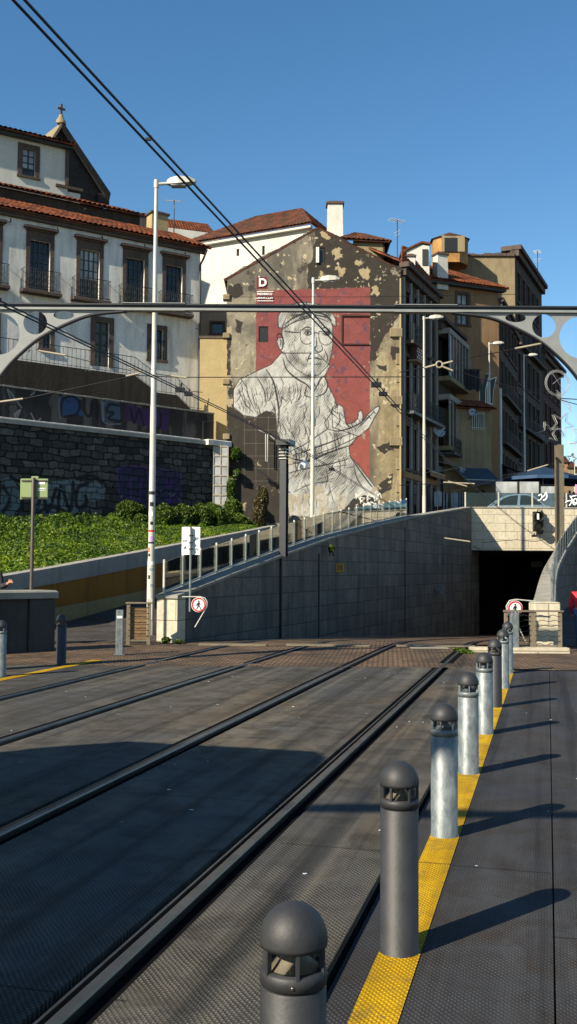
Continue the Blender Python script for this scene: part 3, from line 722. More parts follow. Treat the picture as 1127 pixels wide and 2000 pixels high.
def balcony(par, a, b, z, depth=.55, h=.95, mat='iron', slab='granite', y=0.0, bars=.11, scroll=True, solid=False):
    m = MB(); m.bbox((a-.06, y-depth-.05, z-.16), (b+.06, y+.02, z), .02); bl = part('balcony_slab', m, M[slab], par)
    m = MB(); Y = y-depth
    for zz in (z+.08, z+h): m.tube([V(a, y, zz), V(a, Y, zz), V(b, Y, zz), V(b, y, zz)], .016, 5)
    pts = [(a+(b-a)*i/int((b-a)/bars), Y) for i in range(int((b-a)/bars)+1)] + [(x, y-depth*k/4) for x in (a, b) for k in range(1, 4)]
    for x, yy in pts: m.tube([V(x, yy, z), V(x, yy, z+h)], .009, 4, caps=False)
    if scroll:
        for i in range(int((b-a)/.33)):
            cx = a+.17+i*.33
            for zz, r_ in ((z+.3, .11), (z+.62, .11)): m.tube([V(cx+r_*math.cos(t), Y-.004, zz+r_*1.2*math.sin(t)) for t in [k*.5 for k in range(14)]], .009, 4, caps=False)
    part('balcony_railing', m, M[mat], bl); return bl
def chimney(p, w, d, h, mat, label, F=None, cap='granite', taper=.92):
    t = thing('chimney', label, 'chimney', loc=p, rz=(F.rz if F else 0))
    m = MB(); m.add([V(-w/2, -d/2, -1), V(w/2, -d/2, -1), V(w/2, d/2, -1), V(-w/2, d/2, -1), V(-w/2*taper, -d/2*taper, h), V(w/2*taper, -d/2*taper, h), V(w/2*taper, d/2*taper, h), V(-w/2*taper, d/2*taper, h)], [(0, 3, 2, 1), (4, 5, 6, 7), (0, 1, 5, 4), (1, 2, 6, 5), (2, 3, 7, 6), (3, 0, 4, 7)])
    part('chimney_stack', m, M[mat], t)
    m = MB(); m.bbox((-w/2-.05, -d/2-.05, h+.002), (w/2+.05, d/2+.05, h+.12), .02); m.box((-w/3, -d/3, h+.12), (w/3, d/3, h+.2)); part('chimney_cap', m, M[cap], t); return t
def antenna(p, h, label, n=5, rz=.5):
    t = thing('antenna', label, 'antenna', loc=p, rz=rz, group='rooftop aerials'); m = MB(); m.tube([V(0, 0, -1), V(0, 0, h)], .028, 6); part('mast', m, M['iron'], t)
    m = MB(); m.tube([V(-.5, 0, h*.95), V(.4, 0, h*.95)], .02, 5)
    for i in range(n): x = -.45+.8*i/(n-1); m.tube([V(x, -.28, h*.95), V(x, .28, h*.95)], .013, 4)
    m.tube([V(0, -.3, h*.6), V(0, .3, h*.6)], .015, 4); m.tube([V(0, -.22, h*.5), V(0, .22, h*.5)], .015, 4)
    part('aerial', m, M['pole'], t); return t
# ================================================================ MURAL BUILDING
FM = Frame((0, 50), 90); gx = lambda x: FM.sz(x, 800)[0]; gz = lambda y, x=613: FM.sz(x, y)[1]
mx0, mx1 = gx(443), gx(784)
mb_ = thing('mural_building', 'tall old house with a painted mural of an old man on its gable wall', 'building', F=Frame((mx0, 50), 90))
FB = Frame((mx0, 50), 90)
def lx(px, py): h = FB.hit(px, py); return h.x, h.z
outline_px = [(443, 1030), (443, 541), (470, 524), (500, 508), (520, 496), (545, 484), (575, 467), (600, 452), (622, 443), (640, 451), (665, 463), (690, 478), (720, 493), (745, 507), (762, 515), (784, 520), (784, 1030)]
rng = np.random.default_rng(11)
nx, ny = 400, 660
px0, px1, py0, py1 = 441.0, 786.0, 436.0, 1034.0
X, Y_ = np.meshgrid(np.linspace(px0, px1, nx), np.linspace(py1, py0, ny))
ras = Raster(X, Y_)
# plaster
n1 = fbm(X*.02, Y_*.02, 6, 1); n2 = fbm(X*.06, Y_*.012, 5, 5); n3 = fbm(X*.12, Y_*.12, 5, 9); n4 = fbm(X*.035, Y_*.035, 6, 13)
base = np.array((.25, .222, .16)); gr = np.array((.125, .112, .09)); dk = np.array((.034, .029, .024))
k = np.clip((n1-.42)*5, 0, 1)[..., None]; ras.c[..., :3] = base*(1-k)+gr*k
st = np.clip((n2-.5)*5, 0, .75)[..., None]; ras.c[..., :3] = ras.c[..., :3]*(1-st)+np.array((.07, .06, .05))*st
ras.c[..., :3] *= (.72+.5*n3)[..., None]
up = np.clip((640-Y_)/150, 0, 1)*np.clip((640-X)/80, 0, 1); ras.blend(up*.55, (.11, .10, .085))
warm = np.clip((X-720)/25, 0, 1)*np.clip((Y_-640)/60, 0, 1); ras.blend(warm*.5*(n3+.3), (.33, .25, .12))
def dark_patch(poly, wob=14, a=1, seed=0):
    Xw = X+(fbm(X*.045, Y_*.045, 6, seed)-.5)*wob*2.2; Yw = Y_+(fbm(X*.045, Y_*.045, 6, seed+31)-.5)*wob*2.2
    m = inpoly(Xw, Yw, poly) & (fbm(X*.06, Y_*.06, 6, seed+70, .7) < .70); ras.blend(m*a, dk*(1)); 
    mm = m[..., None]; ras.c[..., :3] = np.where(mm, ras.c[..., :3]*(.8+.45*n3[..., None]), ras.c[..., :3]); return m
dark_patch([(610, 430), (634, 436), (770, 504), (792, 515), (794, 575), (780, 600), (766, 640), (748, 655), (738, 690), (722, 706), (722, 565), (596, 568), (602, 520), (618, 470)], 9, 1, 3)
dark_patch([(446, 555), (470, 552), (474, 575), (458, 583), (446, 575)], 6, 1, 4); dark_patch([(460, 625), (474, 630), (470, 655), (458, 645)], 6, 1, 5)
dark_patch([(443, 755), (456, 765), (458, 800), (480, 815), (520, 800), (542, 812), (546, 850), (560, 880), (552, 905), (546, 960), (548, 1020), (455, 1030), (443, 960), (452, 900)], 9, 1, 6)
dark_patch([(690, 965), (722, 962), (745, 985), (735, 1010), (650, 1020)], 8, 1, 7); dark_patch([(735, 870), (762, 862), (772, 880), (745, 888)], 8, 1, 8); dark_patch([(740, 945), (768, 925), (762, 955), (742, 970)], 8, 1, 9)
dark_patch([(763, 675), (784, 680), (784, 705), (765, 705)], 5, 1, 10); dark_patch([(735, 712), (755, 712), (752, 722), (738, 720)], 6, 1, 12); dark_patch([(444, 640), (450, 640), (452, 740), (446, 760), (443, 730)], 6, 1, 14)
dsp = (fbm(X*.03, Y_*.025, 7, 141, .68) > .69); ras.blend(dsp*.85, dk*1.25)
spots = (fbm(X*.09, Y_*.09, 5, 41) > .725); ras.blend(spots*.9, (.40, .34, .22)*1)
for i in range(16):
    cx, cy, r = [(658, 495, 12), (665, 530, 11), (712, 535, 12), (735, 570, 9), (628, 535, 6), (700, 515, 5), (508, 905, 9), (484, 918, 10), (530, 960, 8), (485, 992, 9), (512, 950, 7), (463, 835, 8), (523, 803, 4), (493, 878, 3), (600, 460, 4), (636, 460, 7)][i]
    t_ = [(cx+r*math.cos(a*.7)*random.uniform(.6, 1.2), cy+r*1.2*math.sin(a*.7)*random.uniform(.6, 1.2)) for a in range(9)]; ras.fill(t_, (.30, .245, .145), 9, .13, i)
# bands of exposed rubble at the corners
for (a, b_) in ((640, 660), (735, 752), (780, 795), (853, 862), (905, 915)): ras.fill([(443, a), (452, a-2), (454, b_), (443, b_)], (.30, .24, .16), 3, .2)
# red field
RED = (.185, .055, .052)
m_red = ras.fill([(500, 568), (723, 561), (722, 935), (700, 948), (570, 948), (570, 760), (500, 745)], RED, 1.0, .2)
redm = m_red.copy()
ras.c[..., :3] = np.where(m_red[..., None], ras.c[..., :3]*(.78+.42*fbm(X*.08, Y_*.08, 5, 19))[..., None], ras.c[..., :3])
lw = np.clip((Y_-700)/200, 0, 1)*m_red; ras.blend(lw*.4, (.31, .085, .052))
ras.blend(((fbm(X*.05, Y_*.05, 5, 77) > .66) & m_red)*.5, (.14, .05, .05))
for i in range(90):      # small slate blue chips
    x, y = rng.uniform(506, 718), rng.uniform(566, 930); a = rng.uniform(0, 3.1); l, w = rng.uniform(4, 11), rng.uniform(2, 4)
    pl = [(x+l*math.cos(a), y+l*math.sin(a)), (x-w*math.sin(a), y+w*math.cos(a)), (x-l*.7*math.cos(a), y-l*.7*math.sin(a)), (x+w*math.sin(a), y-w*math.cos(a))]
    Xs = inpoly(X, Y_, pl) & m_red; ras.blend(Xs*.75, (.075, .05, .085))
for i in range(120):
    x, y = rng.uniform(502, 720), rng.uniform(566, 930); a0 = rng.uniform(0, 6.3); r = rng.uniform(5, 16)
    ras.stroke([(x+r*math.cos(a0+t), y+r*.7*math.sin(a0+t*1.3)) for t in (0, .7, 1.4, 2.0)], .55, (.11, .03, .03), .55, mask=redm.astype(float))
dark_patch([(443, 790), (458, 800), (480, 815), (520, 800), (548, 808), (552, 850), (562, 890), (556, 905), (550, 960), (552, 1020), (455, 1030), (443, 960)], 7, 1, 26)
m_red &= ~(ras.c[..., :3].sum(-1) < .13); redm = m_red.copy()
# ---- the painted figure (an anonymous old man in cap and shirt, one hand held out)
WHT = np.array((.47, .465, .43)); INK = (.022, .022, .024)
body = [(549, 690), (530, 712), (495, 728), (467, 742), (456, 762), (456, 795), (476, 812), (500, 815), (520, 803), (538, 808), (541, 840), (547, 860), (556, 890), (552, 930), (560, 968), (565, 1008), (640, 1012), (672, 995), (690, 975), (712, 968), (734, 974), (744, 965), (728, 945), (705, 915), (692, 900), (684, 892), (682, 872), (700, 852), (650, 835), (648, 800), (660, 795), (650, 770), (640, 752), (634, 735), (645, 715), (620, 690)]
head = [(551, 640), (560, 618), (600, 612), (645, 622), (650, 640), (650, 668), (648, 690), (640, 715), (622, 733), (600, 734), (580, 722), (562, 704), (556, 690), (547, 684), (541, 668), (543, 660), (551, 660)]
cap = [(544, 640), (543, 618), (552, 604), (572, 594), (598, 590), (625, 595), (646, 606), (656, 624), (656, 638), (650, 634), (640, 620), (612, 614), (586, 622), (566, 634), (554, 641)]
armr = [(560, 885), (592, 870), (622, 850), (640, 838), (634, 826), (646, 808), (650, 796), (662, 790), (671, 796), (672, 806), (676, 828), (690, 826), (699, 817), (700, 805), (706, 801), (709, 810), (708, 822), (722, 806), (734, 796), (741, 793), (741, 800), (732, 815), (722, 835), (704, 850), (682, 862), (650, 876), (622, 886), (590, 905)]
figm = np.zeros(X.shape, bool)
for p_, w_ in ((body, 1.6), (head, .6), (armr, .5), (cap, .6)): figm |= ras.fill(p_, WHT, w_, .09, 3)
L = np.full(X.shape, .86)
L -= .42*np.clip((fbm(X*.06+Y_*.02, Y_*.035, 5, 21)-.43)*3, 0, 1)
def dab(cx, cy, rx, ry, k, rot=0):
    global L
    c, s_ = math.cos(rot), math.sin(rot); dx, dy = X-cx, Y_-cy
    d = ((dx*c+dy*s_)/rx)**2+((-dx*s_+dy*c)/ry)**2; L = L-1.35*k*np.exp(-d*1.4)
for a in [(600, 648, 11, 6, .35), (638, 650, 9, 6, .45), (622, 680, 5, 8, .15), (575, 700, 12, 16, .25), (560, 650, 8, 14, .3), (645, 690, 6, 22, .3), (606, 735, 18, 7, .5), (550, 668, 5, 8, .2), (600, 712, 10, 4, .2), (570, 612, 16, 8, .35), (640, 612, 12, 8, .35), (600, 618, 30, 5, .4), (520, 760, 8, 40, .12), (600, 760, 30, 12, .15), (575, 820, 8, 30, .2), (640, 780, 8, 24, .25), (620, 890, 50, 6, .3), (600, 930, 40, 10, .2), (690, 930, 14, 14, .15), (660, 850, 18, 6, .2)]: dab(*a)
h1 = np.sin((X*.8+Y_*.6)*1.7+6*fbm(X*.03, Y_*.03, 3, 2)); h2 = np.sin((X*.5-Y_*.85)*1.9+6*fbm(X*.03, Y_*.03, 3, 6))
sh = np.clip(L+.26*h1*(1.1-L)+.2*h2*(1.02-L), .10, 1.0)
ras.c[..., :3] = np.where(figm[..., None], WHT*sh[..., None]**1.1*(.85+.25*n3[..., None]), ras.c[..., :3])
fm = figm.astype(float)
S = lambda pts, w=.9, a=.95: ras.stroke(pts, w*1.35, INK, a, taper=True)
for p_, w in ((body+[body[0]], 1.0), (head+[head[0]], .9), (cap+[cap[0]], 1.1), (armr, 1.1)): ras.stroke(p_, w, INK, .85, sm=False)
# cap seams and peak
S([(556, 634), (575, 620), (600, 611), (630, 613), (648, 626)], 1.5); S([(566, 634), (590, 624), (616, 620), (644, 630)], 1.0); S([(560, 606), (580, 602), (610, 600), (640, 610)]); S([(598, 591), (602, 602)]); S([(575, 595), (578, 604)])
# face
for p_ in ([(590, 644), (600, 639), (612, 643)], [(628, 643), (636, 640), (645, 646)], [(594, 651), (601, 647), (609, 651), (601, 655), (594, 651)], [(630, 652), (637, 649), (643, 652), (637, 655), (630, 652)]): S(p_, 1.1)
dab(0, 0, 1, 1, 0); ras.fill(circle(601, 651, 2.4, 10), INK); ras.fill(circle(637, 652, 2.2, 10), INK)
GL = [(587, 645), (612, 645), (614, 658), (608, 670), (596, 672), (588, 664), (587, 645)]; GR = [(623, 648), (648, 649), (650, 664), (640, 674), (628, 671), (623, 660), (623, 648)]
for p_ in (GL, GR): ras.stroke(p_, .8, INK, .9)
S([(613, 652), (618, 650), (623, 653)]); S([(587, 650), (570, 649), (556, 647)], 1.0)
S([(617, 655), (619, 672), (615, 682), (622, 688), (630, 683), (628, 674)], 1.0); S([(612, 682), (604, 696), (600, 708)]); S([(634, 684), (640, 698), (638, 708)]); S([(600, 702), (615, 699), (630, 703)], 1.3); S([(605, 710), (616, 712), (628, 709)], .7)
for i in range(60):
    x, y = rng.uniform(550, 648), rng.uniform(622, 730); ras.stroke([(x, y), (x+rng.uniform(-3, 3), y+rng.uniform(4, 10))], .6, INK, .6, mask=fm)
for i in range(420):
    x, y = rng.uniform(460, 700), rng.uniform(740, 960); a_ = 1.45+2.6*(float(fbm(np.array(x*.03), np.array(y*.03), 3, 6))-.5)+rng.uniform(-.12, .12)+(1.2 if y > 880 else 0); l_ = rng.uniform(7, 24); ras.stroke([(x, y), (x+l_*.5*math.cos(a_)+1.5, y+l_*.5*math.sin(a_)), (x+l_*math.cos(a_), y+l_*math.sin(a_))], .55, INK, .8, mask=fm)
for i in range(4): S([(592+2*i, 630+3*i), (612, 627+3*i), (640, 632+3*i)], .5, .5)
for i in range(5): S([(566+5*i, 678+5*i), (571+5*i, 694+4*i), (580+5*i, 708+3*i)], .55, .5)
S([(543, 664), (541, 655), (548, 652), (553, 664), (551, 682), (545, 682)], 1.2); S([(546, 660), (549, 668), (547, 677)], .8)
# collar, placket, folds
S([(553, 700), (560, 722), (580, 740), (600, 752), (612, 768)], 1.3); S([(612, 768), (620, 752), (628, 738), (633, 735)], 1.2); S([(633, 735), (640, 750), (634, 768), (614, 776)], 1.1); S([(600, 752), (596, 772), (612, 776)], 1.0)
S([(613, 776), (614, 820), (612, 870), (610, 905)], .9, .8); S([(606, 776), (606, 830), (602, 880)], .6, .7)
for x_, y_ in ((610, 800), (610, 840), (628, 752)): ras.stroke(circle(x_, y_, 2.2, 9)+[(x_+2.2, y_)], .6, INK, .9)
S([(520, 722), (534, 745), (541, 775), (545, 805), (542, 840)], 1.5); S([(500, 735), (515, 760), (520, 790)], .9); S([(480, 745), (486, 775), (500, 805)], .7); S([(465, 760), (480, 790), (495, 805)], .7)
for i in range(80):
    x, y = rng.uniform(465, 690), rng.uniform(735, 990); dx, dy = rng.uniform(-12, 12), rng.uniform(10, 38)
    ras.stroke([(x, y), (x+dx*.2+3, y+dy*.5), (x+dx, y+dy)], 1.0, INK, .85, taper=True, mask=fm)
for i in range(0): ras.stroke([(548, 770+16*i), (580, 764+17*i), (612, 770+17*i)], .5, INK, .45, mask=fm); ras.stroke([(558+11*i, 745), (560+11*i, 800), (556+11*i, 870)], .5, INK, .45, mask=fm)
# arm and open hand
S([(560, 893), (590, 884), (622, 872), (650, 862), (684, 846)], 1.2); S([(560, 905), (600, 902), (640, 885), (690, 868)], 1.6); S([(640, 838), (660, 842), (684, 836), (704, 826), (722, 812)], 1.1); S([(700, 835), (716, 820), (732, 802)], .9); S([(662, 806), (664, 822), (655, 836)], .9); S([(676, 828), (684, 834)], 1.0)
S([(650, 800), (656, 806), (664, 806)], .7); S([(720, 812), (724, 818)], .7); S([(729, 803), (733, 808)], .7); S([(596, 874), (600, 890), (596, 902)], 1.1); S([(610, 868), (616, 880), (610, 896)], .8)
S([(684, 892), (700, 915), (722, 945), (740, 965)], 1.2); S([(690, 905), (698, 935), (716, 962)], .8); S([(560, 925), (600, 915), (650, 905), (684, 895)], 1.0); S([(575, 960), (610, 945), (650, 940)], .7)
for i in range(30):
    x = rng.uniform(556, 690); y = rng.uniform(925, 995); ras.stroke([(x, y), (x+rng.uniform(-3, 3), y+rng.uniform(8, 26))], .6, (.2, .19, .17), .5, mask=fm)
# drips / worn bottom
drip = (fbm(X*.35, Y_*.03, 4, 91) > .55) & figm & (Y_ > 965); ras.blend(drip*.8, (.36, .31, .22))
worn = (fbm(X*.08, Y_*.06, 6, 95) > .60) & figm & (Y_ > 950); ras.blend(worn*.85, (.30, .26, .19))
ras.c[..., :3] = np.where((figm | m_red)[..., None] & ((fbm(X*.1, Y_*.1, 5, 33) > .77))[..., None], base*.9, ras.c[..., :3])
# white scrawl lower right of the figure, cable grid painted left
for i in range(34): x, y = rng.uniform(696, 742), rng.uniform(962, 992); ras.stroke([(x, y), (x+rng.uniform(-6, 6), y+rng.uniform(-6, 6)), (x+rng.uniform(-8, 8), y+rng.uniform(-3, 9))], .8, (.6, .6, .56), .9)
for y in (815, 840, 866, 891, 915, 940): ras.stroke([(475, y), (548, y)], .45, (.42, .40, .35), .15, sm=False)
for x in (477, 500, 524, 542): ras.stroke([(x, 812), (x, 950)], .45, (.42, .40, .35), .15, sm=False)
# square emblem field top left
ras.fill([(501, 541), (523, 541), (523, 565), (501, 565)], (.14, .028, .03), .6, .3)
# cracks
for i in range(14):
    x, y = rng.uniform(450, 780), rng.uniform(480, 980); pts = [(x, y)]
    for _ in range(6): pts.append((pts[-1][0]+rng.uniform(-7, 7), pts[-1][1]+rng.uniform(-2, 10)))
    ras.stroke(pts, .5, (.05, .045, .04), .7, sm=False)
keep = inpoly(X+ (fbm(X*.1, Y_*.1, 3, 2)-.5)*3, Y_+(fbm(X*.1, Y_*.1, 3, 8)-.5)*4, [(x+.01, y) for x, y in [(400, 1100)]+[(442, 1040)]+outline_px[1:-1]+[(785, 1040), (800, 1100)]])
keep &= (X > 442.5) & (X < 784.5)
holes_px = [(620, 484, 634, 513), (505, 638, 524, 668), (505, 950, 516, 978)]
for a, b_, c_, d_ in holes_px: keep &= ~((X > a) & (X < c_) & (Y_ > b_) & (Y_ < d_))
def plane_grid(F, X, Y_, y=0.0, relief=0):
    a = F.I @ CAM; Rm = np.array(F.I.to_3x3()); r0, u0, w0 = map(np.array, (CR, CU, _w))
    D = ((X-CX)/FPX)[..., None]*r0+((CY-Y_)/FPX)[..., None]*u0+w0; D = D@Rm.T; t = (y-a.y)/D[..., 1:2]
    P = np.array(a)+D*t; P[..., 1] = y-relief; return P
relief = (.03*n3+.05*(ras.c[..., 0] > .25)*fbm(X*.2, Y_*.2, 3, 60))
P = plane_grid(FB, X, Y_, 0, relief*.3)
M['mural'] = m_attr('mural_paint', .92, .2, 11)
o = part('gable_wall', grid_mesh(P, ras.c, keep), M['mural'], mb_)
Lw = mx1-mx0
ptsL = [lx(*p) for p in outline_px[1:-1]]
m = MB(); poly = [V(0.02, .12, 0)]+[V(min(max(a, .02), Lw-.02), .12, b_-.1) for a, b_ in ptsL]+[V(Lw-.02, .12, 0)]
m.prism(poly, V(0, 9, 0)); part('core_wall', m, M['beige_plaster'], mb_)
for a, b_, c_, d_ in holes_px:
    m = MB(); q0, q1 = lx(a, d_), lx(c_, b_); m.box((q0[0], .05, q0[1]), (q1[0], .115, q1[1])); part('dark_opening', m, M['sign_black'], mb_)
m = MB(); q0, q1 = lx(617, 514), lx(623, 484); m.box((q0[0], -.12, q0[1]), (q1[0], -.05, q1[1])); part('attic_shutter', m, M['white_plaster'], mb_)
# roof edge tiles along the two verges and roof planes
apex = lx(622, 443); l0 = lx(438, 545); r0 = lx(770, 519)
ap = V(apex[0], -.02, apex[1]-.02); le = V(l0[0], -.02, l0[1]-.04); re = V(r0[0], -.02, r0[1]-.02)
m = tile_roof(V(le.x, 9, le.z), le, ap, V(ap.x, 9, ap.z)); part('roof', m, M['tile_old'], mb_)
m = tile_roof(re, V(re.x, 9, re.z), V(ap.x, 9, ap.z), ap); part('roof', m, M['tile_old'], mb_)
# corner stones sticking out of both edges
def cstone(x, z, a, b_, c_, d_, e_, f_):
    m = MB(); m.bbox((x+a, c_, z+e_), (x+b_, d_, z+f_), .03); part('corner_stone', m, M['beige_plaster'], mb_)
for y in (580, 655, 745, 852): x, z = lx(444, y); cstone(x, z, -.22, .14, -.12, .4, -.14, .12)
for y in (905, 930): x, z = lx(440, y); cstone(x, z, -.1, .22, -.1, .3, -.2, .1)
for y in (650, 782, 862): x, z = lx(772, y); cstone(x, z, -.28, .36, -.16, .1, -.22, .22)
for y in (700, 735, 820, 905, 950): x, z = lx(777, y); cstone(x, z, -.1, .2, -.06, .1, -.3, .25)
# relief of the bricked-up window in the red field
m = MB(); q0, q1 = lx(668, 672), lx(720, 616); m.box((q0[0], -.09, q1[1]-.06), (q1[0], -.02, q1[1]+.02)); m.box((q0[0], -.08, q0[1]-.04), (q1[0], -.02, q0[1]+.02)); m.box((q0[0]-.04, -.07, q0[1]), (q0[0]+.02, -.02, q1[1])); part('blocked_window_frame', m, M['red_facade'], mb_)
def label_px(txt, px, py, hpx, mat, par, y=-.055, bold=.0):
    x, z = lx(px, py); s = hpx*50/FPX; me = text_mesh(txt, s*1.35, .01, bold, Matrix.Translation((x, y, z))); return part('lettering', me, mat, par)
label_px('D', 513, 553, 16, M['sign_white'], mb_, bold=.02); label_px("'", 506, 546, 12, M['sign_white'], mb_)
label_px('FREDERICO', 517, 575, 4.3, M['sign_white'], mb_, bold=.004); label_px('DRAW.COM', 517, 582.5, 4.3, M['sign_white'], mb_, bold=.004)
m = MB()
for y in (570, 588): a = lx(502, y); b_ = lx(534, y); m.box((a[0], -.055, a[1]-.015), (b_[0], -.045, a[1]+.015))
part('lettering_rule', m, M['sign_white'], mb_)
# gutter pipe on the right corner
m = MB(); a = lx(782, 545); b_ = lx(782, 1000); m.tube([V(a[0], -.1, a[1]), V(b_[0], -.1, b_[1])], .05, 8); part('drain_pipe', m, M['yellow_plaster'], mb_)
p = FB.w(*V(lx(654, 447)[0], 2.5, lx(654, 447)[1])); chimney(at(654, 447, 52.5), .86, .75, 1.25, 'clean_white', 'big white chimney on the ridge of the mural house')
# dormer with red hip roof on the right slope
dm = thing('roof_dormer', 'plastered roof dormer with hipped red tiles right of the mural gable top', 'dormer', loc=at(735, 512, 51.5))
q = at(735, 512, 51.5); L0 = at(690, 505, 51.5)-q; L1 = at(762, 500, 51.5)-q; tz = (at(735, 470, 51.5)-q).z
m = MB(); m.box((L0.x, 0, -1.2), (L1.x-.35, 2.6, tz)); part('dormer_wall', m, M['beige_plaster'], dm)
m = MB(); m.box((L1.x-.38, -.02, -.2), (L1.x-.3, 2.4, tz-.1)); part('dormer_side', m, M['dark_facade'], dm)
a = V(L0.x-.9, -.25, tz+.02); b_ = V(L1.x, -.25, tz-.12); c_ = V(L1.x-1.3, 1.3, tz+.75); d_ = V(L0.x+.1, 1.3, tz+.82)
m = tile_roof(a, b_, c_, d_); ridge(m, d_, c_); ridge(m, c_, b_); part('dormer_roof', m, M['tile_old'], dm)
m = tile_roof(b_, V(L1.x, 2.9, tz-.12), V(L1.x-1.3, 1.4, tz+.75), c_); part('dormer_roof', m, M['tile_old'], dm)
antenna(at(776, 490, 53), 1.75, 'tall aerial mast right of the mural house dormer'); antenna(at(1050, 530, 76), 1.6, 'aerial above the tall dark building at the right', 6, 1.2); antenna(at(340, 425, 55), 1.0, 'thin aerial beside the mossy chimney on the left roofs', 3, .2)
# ================================================================ FACADES OF THE STREET (right of the mural)
def side_building(name, label, o, phi, L, ztop, zbase, depth, wall, wins, frame='granite', cornice=None, roofmat=None, roof_rise=1.2, frontal_mat=None, endcap=True):
    F = Frame(o, phi); t = thing(name, label, 'building', F=F)
    part('wall', wall_holes(0, L, zbase, ztop, wins), M[wall], t)
    m = MB(); m.box((.02, .36, zbase), (L-.02, depth, ztop-.02)); part('core_wall', m, M[frontal_mat or wall], t)
    if cornice:
        m = MB(); m.bbox((-.1, -cornice, ztop-.05), (L+.1, .1, ztop+.22), .05); m.box((0, -cornice*.55, ztop-.45), (L, -.002, ztop-.052)); part('cornice', m, M['granite'], t)
    if roofmat:
        m = tile_roof(V(-.1, -.1, ztop+.24), V(L+.1, -.1, ztop+.24), V(L-.6, depth/2, ztop+.24+roof_rise), V(.6, depth/2, ztop+.24+roof_rise)); part('roof', m, M[roofmat], t)
    return t, F
C0 = (FM.w(mx1, 0, 0).x, 50.0)
dirn = lambda ph: V(math.sin(R(ph)), math.cos(R(ph)), 0)
# building 1: next to the mural, tall pilasters, wooden bay
t1o = (C0[0]+.02, 50.15); L1_ = 6.5
wins = []
for i, s in enumerate((.55, 2.0, 3.45, 4.9)):
    for (za, zb_) in ((13.2, 15.8), (9.6, 12.4), (6.6, 8.8)): wins.append((s, s+.95, za, zb_))
    wins.append((s-.1, s+1.05, 4.3, 5.95))
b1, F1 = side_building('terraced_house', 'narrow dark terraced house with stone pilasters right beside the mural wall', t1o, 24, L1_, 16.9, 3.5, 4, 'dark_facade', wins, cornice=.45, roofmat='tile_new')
for i, w_ in enumerate(wins): window(b1, *w_, fr='granite', w=.2, cols=2, rows=4 if w_[3]-w_[2] > 2 else 3, pane='pane', proud=.09, cornice=False)
balcony(b1, .3, 6.2, 9.5, .55, .9, slab='dark_wood'); balcony(b1, .4, 1.9, 13.15, .5, .9)
m = MB()
for k in range(6):
    s = .1+k*1.25; m.box((s, -.12, 4), (s+.16, -.002, 16.4))
part('pilaster_strips', m, M['grey_band'], b1)
m = MB(); m.box((-.05, -.16, 6.1), (L1_, -.003, 6.4)); part('shop_fascia', m, M['brown_wall'], b1)
# building 2: glazed white verandas
o2 = V(*t1o, 0)+dirn(24)*L1_; L2_ = 5.3
wins2 = [(s, s+.85, za, zb_) for s in (.5, 1.75, 3.0, 4.2) for za, zb_ in ((12.4, 14.8), (8.6, 10.9), (5.6, 7.6))]
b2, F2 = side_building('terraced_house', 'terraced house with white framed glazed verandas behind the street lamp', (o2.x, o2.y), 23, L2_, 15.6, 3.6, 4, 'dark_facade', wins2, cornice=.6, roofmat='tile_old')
for w_ in wins2: window(b2, *w_, fr=None, cols=2, rows=4)
for zc, h in ((12.2, 2.7), (8.2, 2.9)):
    m = MB(); m.box((.3, -.75, zc), (L2_-.1, -.003, zc+.25)); ver = part('veranda', m, M['beige_plaster'], b2); m = MB(); m.box((.3, -.75, zc+h), (L2_-.1, -.003, zc+h+.3)); part('veranda_lintel', m, M['grey_band'], ver)
    m = MB()
    for i in range(7): s = .34+i*(L2_-.55)/6; m.box((s-.05, -.74, zc+.25), (s+.05, -.66, zc+h))
    part('veranda_posts', m, M['grey_band'], ver); m = MB(); m.box((.34, -.68, zc+.25), (L2_-.14, -.65, zc+h)); part('veranda_glass', m, M['pane'], ver)
balcony(b2, .3, L2_-.1, 8.1, .95, .8, slab='dark_wood')
# laundry on the second veranda
t = thing('laundry', 'dark laundry hanging from the veranda in front of the brown wall', 'laundry', loc=at(905, 722, 59.5))
q = at(905, 722, 59.5)
for i in range(7):
    m = MB(); x = -.75+i*.25; h = .8+.6*vn1(i*3.3); m.grid(lambda s, t_: V(x+.24*s, .05*math.sin(s*7+i)+.04*math.sin(t_*9), -h*t_), 4, 5); m.grid(lambda s, t_: V(x+.24*s, .02+.05*math.sin(s*7+i)+.04*math.sin(t_*9), -h*t_), 4, 5); part('garment', m, M['dark_cloth'], t)
m = MB(); m.tube([V(-.9, 0, .03), V(1.1, 0, .03)], .02, 5); part('clothes_line', m, M['iron'], t)
# building 3: brown wall
F3 = Frame((.149*60, 60), 67); x3 = F3.sz(975, 800)[0]; ze = F3.sz(900, 556)[1]
def r3(a, b_, c_, d_): p_ = F3.sz(a, d_); q_ = F3.sz(c_, b_); return (p_[0], q_[0], p_[1], q_[1])
w3 = [r3(893, 576, 914, 632), r3(896, 682, 914, 735)]
b3 = thing('brown_house', 'tall house with an ochre brown side wall and red tiled eave', 'building', F=F3)
part('wall', wall_holes(-1.5, x3, 4, ze, w3), M['brown_wall'], b3)
m = MB(); m.box((-1.48, .36, 4), (x3-.05, 8, ze-.02)); part('core_wall', m, M['brown_wall'], b3)
window(b3, *w3[0], fr='granite', w=.16, cols=2, rows=3, pane='pane_light'); window(b3, *w3[1], fr='beige_plaster', w=.2, cols=2, rows=3)
m = tile_roof(V(-1.8, -.5, ze-.02), V(x3+.4, -.5, ze-.02), V(x3-1.6, 3.2, ze+1.9), V(-1.8, 3.2, ze+2.3)); ridge(m, V(x3+.4, -.5, ze), V(x3-1.6, 3.2, ze+1.9)); part('roof', m, M['tile_new'], b3)
m = MB(); m.box((-1.7, -.42, ze-.2), (x3+.3, -.003, ze-.06)); part('eave_board', m, M['dark_wood'], b3)
